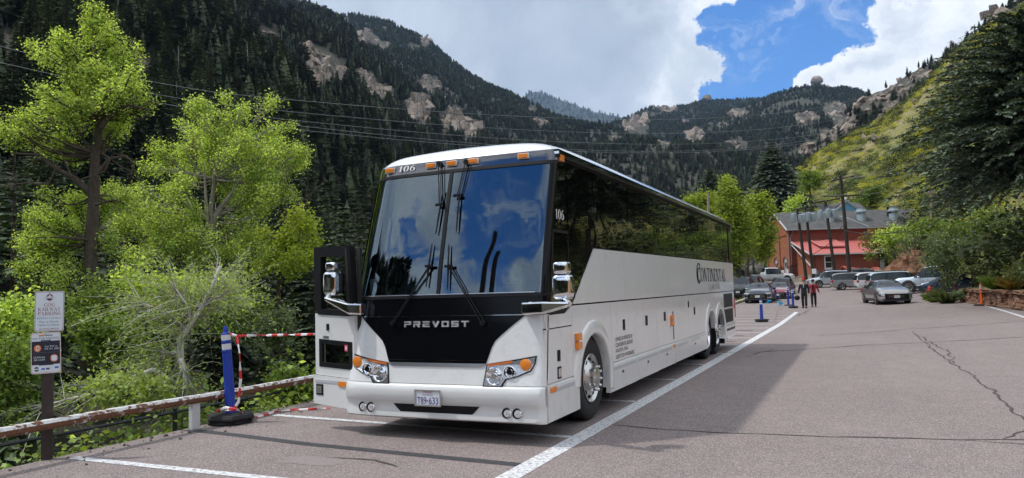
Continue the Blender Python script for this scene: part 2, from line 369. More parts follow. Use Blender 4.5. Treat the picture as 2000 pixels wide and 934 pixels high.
def strip(name, mtl, pts, w, h=.004, wobble=0.0, dens=.35, seed=0, kind='structure', taper=False):
    """A flat band lying on the road along pts (x, y)."""
    P = [np.array(p, float) for p in pts]; path = []
    for a, e in zip(P[:-1], P[1:]):
        k = max(1, int(np.linalg.norm(e-a)/dens)); path += [a+(e-a)*i/k for i in range(k)]
    path.append(P[-1]); path = np.array(path); s = np.arange(len(path))*dens
    if wobble: path = path+wobble*np.stack([fbm(s*1.7, 0, seed, 5), fbm(s*1.7, 9, seed+5, 5)], 1)*2
    tg = np.gradient(path, axis=0); tg /= np.linalg.norm(tg, axis=1)[:, None]+1e-9; nn = np.stack([-tg[:, 1], tg[:, 0]], 1)
    ws = np.full(len(path), w/2.)
    if wobble: ws = ws*(1+1.1*fbm(s*3.1, 3, seed+9, 4))
    if taper: ws = ws*np.minimum(1, np.minimum(np.arange(len(ws)), np.arange(len(ws))[::-1])/6+.1)
    rows = [[(q[0], q[1], float(gz(q[0], q[1]))+h) for q in (path[i]-nn[i]*ws[i], path[i]+nn[i]*ws[i])] for i in range(len(path))]
    return MB().grid(rows).obj(name, mtl, kind=kind)
# painted lines
strip('painted_line', PAINT, [(.15, -14), (.15, 8), (.14, 14), (.10, 24), (-.12, 35.5)], .21)
yy = [-11.9, -9.3, -6.8, -4.3, -1.74]
for y in yy: strip('painted_line', PAINT, [(-4.62, y+.03), (.04, y)], .12)
strip('painted_line', PAINT, [(-4.45, 1.12), (.04, .82)], .12)
for k in range(12):
    y = 3.5+2.58*k; strip('painted_line', PAINT, [(-4.4, y+.1), (.03+(-.01*max(0, y-14)), y)], .12)
strip('painted_line', PAINT, [(8.1, 19), (8.2, 24.6), (8.45, 36), (8.6, 47)], .13)
for k in range(3): strip('painted_line', PAINT, [(8.75, 37.5-2.6*k), (9.6, 38.2-2.6*k)], .1)
a = G(1662, 598); strip('painted_line', PAINT, [(a[0]-.7, a[1]-.3), (a[0]+.7, a[1]+.1)], .12)
strip('seal_strip', SEAL, [(-4.75, -.1), (-3.8, -.2), (-2.62, -.37), (-1.2, -.47), (.05, -.55)], .14, .003)
# cracks
strip('road_crack', CRACK, [(.26, 1.62), (1.51, 1.5), (2.56, 1.62), (3.6, 1.75), (4.41, 1.9), (8, 2.4)], .028, .0045, .05, .09, 3)
strip('road_crack', CRACK, [(-4.6, 10.8), (-.15, 11.3), (1.17, 11.99), (3.18, 13.98), (6.8, 16.21), (10, 18.5)], .05, .0045, .06, .12, 11)
strip('road_crack', CRACK, [(1.9, 17.5), (4.4, 20.2), (10, 24)], .05, .0045, .08, .15, 13)
strip('road_crack', CRACK, [(4.42, 19.2), (4.47, 11.78), (4.64, 7.49), (4.68, 5.62), (4.63, 3.12), (4.75, 1.6), (4.9, -1)], .03, .005, .05, .06, 21)
strip('road_crack', CRACK, [(4.45, 17.2), (4.75, 12.3), (4.6, 9.5)], .03, .0047, .07, .06, 23, taper=True)
strip('road_crack', CRACK, [(3.9, 1.82), (4.5, 1.72), (5.2, 1.5)], .02, .0047, .05, .06, 24, taper=True)
strip('road_crack', CRACK, [(4.2, 1.88), (4.6, 2.7), (4.7, 3.4)], .02, .0047, .06, .06, 25, taper=True)
strip('road_crack', CRACK, [(.6, 10.4), (.85, 11.6), (1.0, 12.6)], .03, .0048, .08, .07, 27, taper=True)
strip('road_crack', CRACK, [(.1, 31), (.3, 34), (.45, 38)], .06, .0046, .12, .15, 28, taper=True)
strip('road_crack', CRACK, [(4.8, 31), (5.3, 31.2)], .16, .0046, .05, .1, 29, taper=True)
strip('road_crack', CRACK, [(-2.0, -.86), (-1.45, -.83), (-1.0, -1.0)], .045, .0046, .04, .05, 31, taper=True)
MB().add([(-2.0+.42*cos(a)*(1+.5*float(fbm(2*cos(a), 2*sin(a), 5, 4))), -1.02+.17*sin(a)*(1+.6*float(fbm(2*cos(a)+9, 2*sin(a), 5, 4))), .0022) for a in np.linspace(0, 2*pi, 40)[:-1]], [tuple(range(39))]).obj('dusty_patch', STAIN, kind='structure')
strip('old_seal', mat('old_seal', (.13, .115, .112), .9, var=.2, vscale=20), [(-4.6, 8.1), (-1.2, 8.4), (.1, 8.5)], .16, .0024, .05, .2, 47)
for k, y in enumerate((15.0, 17.6, 20.2)): strip('old_seal', MATS['old_seal'], [(-4.6, y), (-.4, y-.1)], .35, .0024, .1, .2, 50+k)

# ------------------------------------------------------------------ mountains
def vhor(u): return 467+FPX*(FW[2]+RI[2]*(u-1000)/FPX)/UP[2]
def vproj(P):
    d = np.asarray(P)-CAM; z = d @ FW; return 1000+FPX*(d @ RI)/z, 467-FPX*(d @ UP)/z, z
class Mount:
    def __init__(s, name, cols, mtl, nu=200, nt=70, amp=10., freq=.01, pw=1.0, seed=1, rough=.5, umap=None):
        cols = np.array(cols, float); us = np.linspace(cols[0, 0], cols[-1, 0], nu)
        bD, bz, cv, cD = (np.interp(us, cols[:, 0], cols[:, k]) for k in (1, 2, 3, 4))
        Pb = np.array([at(u, vhor(u), d) for u, d in zip(us, bD)]); Pb[:, 2] = bz
        Pc = np.array([at(u, v, d) for u, v, d in zip(us, cv, cD)])
        ts = np.concatenate([np.linspace(0, 1, nt), 1+np.array([.04, .1, .2, .4])]); L = []
        for tt in ts:
            P = Pb+(Pc-Pb)*tt; k = min(tt, 1)
            P[:, 2] = Pb[:, 2]+(Pc[:, 2]-Pb[:, 2])*(k**pw)
            if tt > 1: P[:, 2] -= (Pc[:, 2]-Pb[:, 2])*(tt-1)*1.2
            n = fbm(P[:, 0]*freq, P[:, 1]*freq, seed, 6, gain=rough)
            ridg = 1-2*np.abs(fbm(P[:, 0]*freq*.6+50, P[:, 1]*freq*.6, seed+3, 4))
            P[:, 2] += amp*(n+.5*(ridg-.7))*min(1, 4*k)*(1 if k < .85 else max(.0, (1-k)/.15)) + amp*.12*fbm(P[:, 0]*freq*5, P[:, 1]*freq*5, seed+8, 3)*min(1, 4*k)
            L.append(P)
        s.P = np.array(L); s.nt, s.nu = nt, nu
        V = s.P.reshape(-1, 3); idx = np.arange(len(V)).reshape(len(ts), nu)
        Fq = np.stack([idx[:-1, :-1], idx[:-1, 1:], idx[1:, 1:], idx[1:, :-1]], -1).reshape(-1, 4)
        link(name, npmesh(name, V, Fq, [mtl], smooth=True), kind='structure')
        s.U, s.V, s.Z = (a.reshape(len(ts), nu) for a in vproj(V))
        s.U = np.where(s.Z > 1, s.U, 1e6)
    def find(s, u, v):                                       # the slope's point seen at a pixel
        d = (s.U[:s.nt]-u)**2+(s.V[:s.nt]-v)**2; k = np.argmin(d); i, j = divmod(k, s.nu); return s.P[i, j].copy()
    def sample(s, n, dens=None, seed=0):
        g = np.random.default_rng(seed); P = s.P[:s.nt+2]
        a = P[:-1, :-1]; b = P[:-1, 1:]; c = P[1:, :-1]
        ar = np.linalg.norm(np.cross(b-a, c-a), axis=-1)
        if dens is not None: ar = ar*dens(.5*(a+P[1:, 1:]), s.U[:s.nt+1, :-1], s.V[:s.nt+1, :-1])
        pr = (ar/ar.sum()).ravel(); k = g.choice(len(pr), n, p=pr); i, j = np.divmod(k, ar.shape[1]); p, q = g.random(n)[:, None], g.random(n)[:, None]
        d = P[1:, 1:][i, j]; return a[i, j]*(1-p)*(1-q)+b[i, j]*p*(1-q)+c[i, j]*(1-p)*q+d*p*q

def slope_mat(name, soil, soil2, rock, rockamt, sc):
    m, t, b, oc = custom(name)
    c = t.mix(t.ramp(t.noise(oc, sc, 6, .6), .35, .65), soil, soil2)
    rk = t.noise(oc, sc*3, 8, .62); c = t.mix(t.ramp(rk, .62-rockamt, .7-rockamt), c, rock)
    c = t.mix(t.ramp(t.noise(oc, sc*40, 4, .7), .4, .7, 0, .5), c, tuple(x*.45 for x in soil)); t.put(b.inputs['Base Color'], c); b.inputs['Roughness'].default_value = .95
    bumpin(t, b, t.noise(oc, sc*25, 6, .65), .8, 1.5); return m
SL_DARK = slope_mat('forest_floor', (.050, .048, .028), (.085, .075, .05), (.20, .17, .14), -.12, .012)
SL_MID = slope_mat('rocky_slope', (.045, .05, .03), (.07, .068, .048), (.25, .215, .19), .03, .010)
SL_PEAK = slope_mat('far_forest_slope', (.028, .04, .03), (.04, .05, .038), (.16, .15, .14), -.06, .004)
SL_ROCK = slope_mat('crag_slope', (.07, .068, .05), (.10, .09, .07), (.235, .20, .175), .10, .02)
SL_GREEN = slope_mat('sunny_hillside', (.33, .32, .10), (.39, .33, .16), (.34, .20, .11), -.03, .035)

M_NEAR = Mount('near_mountain', [(-1500, 45, -6, -900, 700), (-600, 45, -6, -560, 800), (-200, 48, -6, -330, 880), (0, 55, -6, -235, 930), (300, 70, -6, -95, 980), (540, 110, -4, -2, 1000), (600, 130, -3, 14, 960), (645, 140, -2, 36, 900), (720, 160, 0, 100, 850), (800, 180, 0, 165, 800), (880, 200, 0, 225, 740), (960, 220, 1, 280, 680), (1060, 250, 2, 335, 620), (1180, 290, 2, 400, 560), (1300, 330, 3, 460, 520)],
               SL_DARK, 260, 90, 26, .006, .92, 3)
M_SPUR = Mount('second_mountain', [(560, 500, 40, 62, 1500), (650, 480, 30, 33, 1600), (700, 470, 20, 31, 1620), (760, 460, 15, 45, 1640), (810, 460, 10, 68, 1600), (838, 460, 10, 76, 1580), (846, 460, 10, 92, 1560), (900, 450, 8, 136, 1520), (954, 445, 7, 170, 1480), (1022, 440, 6, 206, 1440), (1080, 420, 4, 233, 1350), (1180, 400, 3, 252, 1250), (1265, 400, 3, 282, 1150), (1340, 400, 3, 310, 1000), (1440, 400, 3, 380, 900)],
               SL_MID, 200, 80, 40, .004, .95, 11)
M_PEAK = Mount('far_peak', [(900, 3500, 60, 300, 6000), (985, 3500, 60, 215, 6000), (1022, 3500, 60, 196, 6100), (1032, 3500, 60, 184, 6100), (1052, 3500, 60, 180, 6150), (1068, 3500, 60, 187, 6150), (1110, 3500, 60, 202, 6000), (1160, 3500, 60, 218, 5800), (1205, 3500, 60, 228, 5600), (1300, 3500, 60, 262, 5300), (1400, 3500, 60, 330, 5000)],
               SL_PEAK, 110, 50, 130, .0012, 1.0, 23)
M_MID = Mount('middle_mountain', [(1080, 420, 4, 330, 1500), (1165, 420, 4, 258, 1800), (1200, 420, 4, 240, 2000), (1240, 420, 5, 224, 2100), (1275, 420, 5, 212, 2200), (1340, 420, 5, 208, 2250), (1372, 420, 5, 201, 2250), (1400, 420, 5, 200, 2250), (1480, 420, 6, 194, 2300), (1540, 420, 6, 186, 2300), (1580, 420, 6, 178, 2300), (1640, 420, 6, 179, 2300), (1685, 420, 6, 192, 2250), (1720, 420, 8, 204, 2200), (1800, 420, 8, 230, 2100), (1950, 420, 10, 300, 2000)],
               SL_MID, 220, 90, 60, .0035, .9, 31)
M_CRAG = Mount('crag_ridge', [(1490, 230, 4, 440, 420), (1560, 230, 6, 335, 520), (1600, 230, 8, 290, 560), (1640, 230, 10, 246, 590), (1672, 230, 12, 207, 600), (1700, 230, 14, 186, 610), (1725, 230, 14, 180, 610), (1760, 230, 16, 160, 600), (1800, 230, 18, 132, 590), (1840, 230, 20, 113, 580), (1880, 225, 20, 84, 560), (1910, 225, 22, 62, 550), (1935, 220, 22, 34, 540), (1955, 220, 22, 14, 530), (1985, 220, 22, 6, 520), (2040, 210, 24, -40, 500), (2400, 190, 30, -240, 480), (3200, 180, 30, -500, 480)],
                SL_ROCK, 200, 70, 30, .012, .95, 41, .58)
M_GREEN = Mount('green_hillside', [(1520, 150, 3, 380, 330), (1560, 145, 3, 330, 320), (1600, 140, 3, 298, 310), (1640, 132, 3, 272, 300), (1720, 115, 3, 233, 285), (1780, 90, 2.5, 192, 270), (1830, 66, 2.2, 142, 255), (1900, 46, 1.5, 80, 235), (1950, 40, 1.4, 42, 220), (2000, 35, 1.2, 12, 200), (2100, 29, 1.2, -30, 190), (2300, 25, 1.0, -140, 180), (2700, 21, 1.0, -330, 170), (3400, 19, 1.0, -560, 160), (5200, 18, 1.0, -900, 160)],
                 SL_GREEN, 190, 80, 6.0, .03, 1.0, 51)
# bank between the pavement and the creek on the left, and the slope behind the camera
xs = [0, .4, 1.2, 2.5, 4, 6, 9, 13, 18, 25, 34, 46, 60, 95, 140]; dz = [-.16, -.35, -.75, -1.4, -2.2, -3.1, -4.3, -5.5, -6.4, -6.6, -6.3, -6.2, -6, -4.5, -2]
rows = []
for y in np.concatenate([np.arange(-40, 60, 2.0), np.arange(60, 170, 5.0)]):
    f = float(sst(y, 55, 95)); rows.append([(float(xl(y))+.12-x, y, float(gz(float(xl(y)), y))+(d*(1-.85*f) if k > 1 else d)+.35*float(fbm(x*.4, y*.4, 61, 4))*min(1, x)) for k, (x, d) in enumerate(zip(xs, dz))])
MB().grid(rows).obj('creek_bank', slope_mat('creek_bank', (.06, .055, .025), (.09, .08, .04), (.16, .13, .10), -.1, .5), kind='structure')
rows = []
for a in np.linspace(82, 262, 66):
    th = radians(a); rr = []
    for k, R0 in enumerate(np.linspace(0, 1, 14)):
        Rr = 45+230*R0; x = CAM[0]+Rr*cos(th+YAW+pi/2); y = CAM[1]+Rr*sin(th+YAW+pi/2); rr.append((x, y, -3+(40+95*float(1-sst(a, 112, 129)))*R0**1.1*(.75+.5*float(fbm(a*.05, 0, 5, 3)))+5*float(fbm(x*.02, y*.02, 71, 4))))
    rows.append(rr)
MB().grid(rows).obj('valley_side', SL_DARK, kind='structure')
VALLEY = np.array(rows)
# roadside verge, right of the road
rows = []
for y in np.arange(-18, 60, 1.5):
    a = float(xr(y)); rows.append([(a-.05+x, y, float(gz(a, y))+z+.15*float(fbm(x*.8, y*.6, 77, 4))*min(1, x)) for x, z in ((0, -.12), (.25, .03), (1.0, .12), (2.2, .5), (4, 1.1), (7, 2.4), (12, 4.6), (20, 7))])
MB().grid(rows).obj('verge', DIRT, kind='structure')
# ------------------------------------------------------------------ vegetation
def leafmat(name, col, var, trans=.35, rough=.55, inst=0.0, hue2=None):
    m = bpy.data.materials.new(name); m.use_nodes = True; t = NT(m.node_tree); MATS[name] = m
    b = t.n('ShaderNodeBsdfPrincipled'); out = t.n('ShaderNodeOutputMaterial'); b.inputs['Roughness'].default_value = rough; b.inputs['Specular IOR Level'].default_value = .3
    r = t.n('ShaderNodeNewGeometry').outputs['Random Per Island']
    c = t.mix(t.ramp(r, 0, 1), tuple(x*(1-var) for x in col), tuple(min(1, x*(1+var)) for x in (hue2 or col)))
    if inst:
        oi = t.n('ShaderNodeObjectInfo').outputs['Random']; g = t.ramp(oi, 0, 1, 1-inst, 1+inst)
        x = t.n('ShaderNodeMix'); x.data_type = 'RGBA'; x.blend_type = 'MULTIPLY'; x.inputs[0].default_value = 1; t.put(x.inputs[6], c); t.put(x.inputs[7], g); c = x.outputs[2]
    t.put(b.inputs['Base Color'], c)
    tr = t.n('ShaderNodeBsdfTranslucent'); t.put(tr.inputs[0], t.mix(1.0, c, (1.5, 1.35, .55), 'MULTIPLY'))
    mx = t.n('ShaderNodeMixShader'); mx.inputs[0].default_value = trans; t.t.links.new(b.outputs[0], mx.inputs[1]); t.t.links.new(tr.outputs[0], mx.inputs[2]); t.t.links.new(mx.outputs[0], out.inputs[0]); return m
L_BRIGHT = leafmat('spring_leaves', (.28, .42, .075), .5, .55, hue2=(.48, .62, .20))
L_YELLOW = leafmat('yellow_leaves', (.31, .40, .06), .4, .42)
L_MID = leafmat('shrub_leaves', (.17, .26, .05), .5, .35)
L_GREY = leafmat('grey_green_leaves', (.14, .19, .08), .45, .25)
L_WILL = leafmat('willow_leaves', (.33, .43, .13), .4, .35)
L_ORANGE = leafmat('budding_leaves', (.27, .20, .05), .4, .35)
N_DARK = leafmat('conifer_needles', (.034, .060, .030), .5, .10, .6, .55, hue2=(.062, .088, .038))
N_FAR = leafmat('far_conifer_needles', (.030, .054, .030), .4, .0, .75, .65, hue2=(.062, .078, .036))
N_OLIVE = leafmat('olive_pine_needles', (.040, .058, .026), .4, .0, .75, .7, hue2=(.085, .095, .042))
N_SPRUCE = leafmat('spruce_needles', (.062, .098, .070), .5, .10, .6, hue2=(.13, .17, .115))
H_A = leafmat('hill_shrub_leaves', (.50, .50, .06), .35, .25, .7, .4); H_B = leafmat('hill_scrub_leaves', (.25, .31, .09), .35, .2, .7, .4); H_C = leafmat('hill_oak_leaves', (.055, .075, .03), .4, .15, .7, .4)
BARK = mat('dark_bark', (.085, .065, .05), .95, var=.35, vscale=8, bump=.8, bscale=25)
BARKL = mat('pale_bark', (.30, .27, .23), .9, var=.25, vscale=6, bump=.5, bscale=30)
BARKW = mat('bleached_wood', (.62, .59, .53), .85, var=.2, vscale=10)
DEADW = mat('dead_grey_trunk', (.20, .185, .17), .9)

def conifer(h, rmax, layers, per, sprays, seed, base=.10, droop=.25, pw=.85, spw=.4, ragged=.25, trunk_r=None, minl=.10):
    """Returns (trunk MB, crown mesh arrays): branches in whorls carrying flat needle sprays."""
    g = np.random.default_rng(seed); tr = MB(); r0 = trunk_r or h*.016
    tr.tube([(0, 0, -.6), (0, 0, h*.4), (0, 0, h*.98)], [r0*1.15, r0*.8, r0*.12], 6)
    Q = []
    for i in range(layers):
        s = base+(1-base)*((i+g.random()*.7)/layers)**.93
        R0 = rmax*(max(0.02, 1-(s-base)/(1-base))**pw)*(1 if s > base+.1 else .75)
        k = max(3, int(per*(0.5+.6*(1-s))))
        ph = g.random()*6.28
        for j in range(k):
            a = ph+6.283*j/k+g.normal()*.25; Ln = R0*(1-ragged+ragged*1.6*g.random()); z0 = h*s
            d = np.array([cos(a), sin(a), 0]); w = np.array([-sin(a), cos(a), 0]); dr = droop*(1.15-s)*(.6+.8*g.random())
            up0 = .30*(s-.35)
            def pt(q): return np.array([0, 0, z0])+d*Ln*q+np.array([0, 0, 1])*(Ln*(up0*q-dr*q*q))
            if sprays <= 1:
                ww = Ln*spw*.55; p1 = pt(.05); p2 = pt(.6); p3 = pt(1.05); Q.append((p1, p2+w*ww+[0, 0, -.1*Ln], p3, p2-w*ww+[0, 0, -.1*Ln])); continue
            for q_ in range(sprays):
                q = .12+.88*(q_+g.random()*.6)/sprays; p = pt(q); sd = 1 if q_ % 2 else -1
                an = sd*(.35+.55*g.random())*(1.05-q*.6); e = d*cos(an)+w*sin(an)+(g.normal(size=3)*.30 if sprays > 40 else 0)
                e = e+np.array([0, 0, -.16-.25*g.random()+up0*.5]); e /= np.linalg.norm(e)
                l = Ln*spw*(1.15-.55*q)*(.7+.6*g.random()); l = max(l, minl*rmax)
                sw = np.cross(e, [0, 0, 1]); sw /= np.linalg.norm(sw)+1e-9; sw = sw*cos(g.normal()*.5)+np.array([0, 0, 1])*sin(g.normal()*.5)
                wd = l*(.24 if sprays < 40 else .22); Q.append((p, p+e*l*.5+sw*wd, p+e*l, p+e*l*.5-sw*wd))
    Q = np.array(Q); V = Q.reshape(-1, 3); Fq = np.arange(len(V)).reshape(-1, 4); return tr, V, Fq

def proto_coll(name, objs):
    c = bpy.data.collections.new(name)
    for o in objs: c.objects.link(o)
    return c
def scatter(name, coll, P, sc, ix, label=None, tilt=None, rz=None, seed=0):
    """One object of kind stuff: points that carry instances of the small set of meshes in coll."""
    n = len(P); me = bpy.data.meshes.new(name); me.vertices.add(n); me.vertices.foreach_set('co', np.asarray(P, np.float32).ravel())
    g = np.random.default_rng(seed)
    if np.ndim(sc) == 1: sc = np.stack([sc, sc, sc], 1)
    a = me.attributes.new('sc', 'FLOAT_VECTOR', 'POINT'); a.data.foreach_set('vector', np.asarray(sc, np.float32).ravel())
    rot = np.zeros((n, 3), np.float32); rot[:, 2] = g.random(n)*6.283 if rz is None else rz
    if tilt: rot[:, :2] = g.normal(size=(n, 2))*tilt
    a = me.attributes.new('rt', 'FLOAT_VECTOR', 'POINT'); a.data.foreach_set('vector', rot.ravel())
    a = me.attributes.new('ix', 'INT', 'POINT'); a.data.foreach_set('value', np.asarray(ix, np.int32))
    o = link(name, me, kind='stuff', label=label)
    ng = bpy.data.node_groups.new(name, 'GeometryNodeTree'); ng.interface.new_socket('Geometry', in_out='INPUT', socket_type='NodeSocketGeometry'); ng.interface.new_socket('Geometry', in_out='OUTPUT', socket_type='NodeSocketGeometry')
    N = ng.nodes; i_ = N.new('NodeGroupInput'); o_ = N.new('NodeGroupOutput'); iop = N.new('GeometryNodeInstanceOnPoints'); ci = N.new('GeometryNodeCollectionInfo')
    ci.inputs['Collection'].default_value = coll; ci.inputs['Separate Children'].default_value = True; ci.inputs['Reset Children'].default_value = True
    def attr(nm, ty): x = N.new('GeometryNodeInputNamedAttribute'); x.data_type = ty; x.inputs[0].default_value = nm; return x.outputs[0]
    iop.inputs['Pick Instance'].default_value = True
    L = ng.links.new; L(i_.outputs[0], iop.inputs['Points']); L(ci.outputs[0], iop.inputs['Instance']); L(attr('ix', 'INT'), iop.inputs['Instance Index'])
    L(attr('rt', 'FLOAT_VECTOR'), iop.inputs['Rotation']); L(attr('sc', 'FLOAT_VECTOR'), iop.inputs['Scale']); L(iop.outputs[0], o_.inputs[0])
    md = o.modifiers.new('scatter', 'NODES'); md.node_group = ng; return o

def joined_conifer(name, h, r, layers, per, seed, needles, **kw):  # unit tree for the far woods
    tr, V, Fq = conifer(h, r, layers, per, 1, seed, **kw)
    n0 = len(tr.v); tri = []
    me = MB(); me.v = list(tr.v); me.f = list(tr.f); me.m = [0]*len(tr.f); me.sm = [False]*len(tr.f)
    me.add(V, [tuple(f) for f in Fq], 1); cb = kw.get('base', .1); g = np.random.default_rng(seed+5)
    pr = [(r*.12, cb*h), (r*.52, (cb+.10)*h), (r*.42, .45*h), (r*.25, .7*h), (0, .97*h)]; o0 = len(me.v); me.lathe(pr, 6, None, 1, False); me.v[o0:] = [(x*(1+.35*g.normal()*.5), y*(1+.35*g.normal()*.5), z) for x, y, z in me.v[o0:]]; return bpy.data.objects.new(name, me.mesh(name, [BARK, needles], 0))
far_pro = [joined_conifer('a%d_pine' % k, 1.0, .17+.05*(k % 3) if k < 4 else .25+.03*(k % 3), 15+k % 4, 10, 100+k, N_FAR if k < 4 else N_OLIVE, base=.08+.05*(k % 4), spw=.62, ragged=.45, pw=.7+.1*(k % 3) if k < 4 else .42) for k in range(7)]
dd = MB(); dd.tube([(0, 0, -.05), (.01, 0, .6), (0, .01, 1)], [.011, .008, .002], 4)
for k in range(12): a = k*2.4; z = .35+.05*k; dd.tube([(0, 0, z), (.09*cos(a)*(1.2-z), .09*sin(a)*(1.2-z), z+.02)], [.004, .002], 3)
far_pro.append(bpy.data.objects.new('b_dead_pine', dd.mesh('dead_pine', [DEADW], 0)))
PINES = proto_coll('pine_kinds', far_pro)
CLEAR = [(508, 72, 34, 24), (528, 100, 22, 15), (612, 104, 36, 20), (640, 135, 46, 42), (708, 152, 28, 24), (745, 180, 32, 24), (818, 215, 32, 40), (880, 232, 28, 32), (922, 250, 30, 24), (645, 262, 22, 16), (720, 78, 26, 20), (752, 88, 12, 10), (834, 80, 14, 12), (838, 162, 22, 20), (1040, 214, 10, 9), (1058, 240, 14, 10), (1200, 270, 10, 13), (1243, 243, 26, 20), (1356, 265, 21, 18), (1298, 212, 20, 9), (1440, 220, 20, 12), (1630, 213, 25, 18), (1575, 230, 24, 14), (1300, 283, 16, 10), (1440, 283, 24, 13), (1652, 242, 25, 18), (1690, 203, 20, 18), (1722, 188, 22, 16), (1760, 170, 25, 20), (1745, 212, 27, 16), (1800, 148, 22, 14), (1945, 28, 25, 18), (1580, 290, 18, 14), (1620, 262, 18, 13)]
def cleared(u, v):
    k = np.ones(len(u), bool)
    for a, b_, w_, h_ in CLEAR: k &= ((u-a)/w_)**2+((v-b_-h_*.3)/(h_*1.05))**2 > .75+.3*np.random.default_rng(3).random(len(u))
    return k
def forest(name, M, n, hmin, hmax, dens, seed, dead=.06, label=None, drop=None):
    P = M.sample(n, dens, seed); g = np.random.default_rng(seed+1)
    u, v, z = vproj(P); keep = (u > -900) & (u < 3200) & cleared(u, v)
    P = P[keep]; n = len(P); h = hmin+(hmax-hmin)*g.random(n)**1.4
    ix = g.integers(0, 7, n); ix[g.random(n) < dead] = 7
    P[:, 2] -= .3
    return scatter(name, PINES, P, np.stack([h*(.85+.5*g.random(n)), h*(.85+.5*g.random(n)), h], 1), ix, label, tilt=.035, seed=seed), P, h
def patchy(f, lo, hi, seed):
    return lambda P, U, V: np.clip(.5+(fbm(P[..., 0]*f, P[..., 1]*f, seed, 4)-lo)/(hi-lo), .06, 1)
def nearer(base): return lambda P, U, V: base(P, U, V)*np.where((U > -250) & (U < 2300), 1.0, .25)
# near mountain: the largest trees are objects of their own, the rest reads as one wood
Pn = M_NEAR.sample(24000, nearer(patchy(.008, -.35, .05, 5)), 91)
u, v, z = vproj(Pn); Pn = Pn[cleared(u, v) | (z < 260)]; u, v, z = vproj(Pn); g = np.random.default_rng(17); hn = 6+9*g.random(len(Pn))**1.3
px = np.where((u > 20) & (u < 1430) & (v > 60) & (v < 560), hn/z, 0); big_ix = np.argsort(-px)[:110]
rest = np.setdiff1d(np.arange(len(Pn)), big_ix); ixn = g.integers(0, 7, len(Pn)); ixn[g.random(len(Pn)) < .09] = 7
scatter('conifer_forest', PINES, Pn[rest]-[0, 0, .3], np.stack([hn[rest]*(.9+.5*g.random(len(rest)))]*2+[hn[rest]], 1), ixn[rest], 'dark conifer forest covering the near mountain left of the coach', tilt=.03, seed=3)
con_mesh = []
for k in range(5):
    tr, V, Fq = conifer(1.0, .19+.02*(k % 3), 34, 15, 8, 300+k, base=.06+.03*k, spw=.40, ragged=.42, droop=.3, pw=.8)
    con_mesh.append((tr.mesh('trunk', [BARK], 0), npmesh('crown', V, Fq, [N_DARK])))
def conifer_thing(name, p, h, w, k, label, group=None, rz=0.0):
    e = thing(name, p, label, 'tree', group, rz); e.scale = (w, w, h)
    link('trunk', con_mesh[k][0], e); link('crown', con_mesh[k][1], e); return e
for i in big_ix: conifer_thing('conifer_tree', Pn[i], hn[i], hn[i]*(.9+.3*g.random()), int(g.integers(0, 5)), 'dark conifer among many on the lower slope of the near mountain', 'conifers on the near mountain', g.random()*6)
forest('second_mountain_forest', M_SPUR, 20000, 6, 12.5, patchy(.005, -.4, .0, 6), 92, .05, 'dark conifer forest on the second mountain behind the rock spur')
forest('middle_mountain_forest', M_MID, 34000, 6.5, 13.5, patchy(.006, -.2, .35, 7), 93, .05, 'conifer forest on the middle mountain at the head of the canyon')
forest('far_peak_forest', M_PEAK, 5000, 18, 36, patchy(.002, -.3, .1, 8), 94, .0, 'hazy forest on the far peak')
forest('crag_ridge_forest', M_CRAG, 2400, 4, 9, lambda P, U, V: np.clip(fbm(P[..., 0]*.02, P[..., 1]*.02, 9, 4)*2.2+.45, .04, 1)*np.where(U < 2150, 1, .3), 95, .08, 'scattered pines on the dark crag ridge to the right')
Pv = VALLEY.reshape(-1, 3); kk = g.integers(0, len(Pv), 1800); Pv = Pv[kk]+g.normal(size=(1800, 3))*[5, 5, .4]; Pv = Pv[np.linalg.norm(Pv[:, :2]-CAM[:2], axis=1) > 48]
scatter('valley_forest', PINES, Pv, 8+8*g.random(len(Pv)), g.integers(0, 7, len(Pv)), 'conifer forest on the valley side facing the coach windscreen', seed=5)

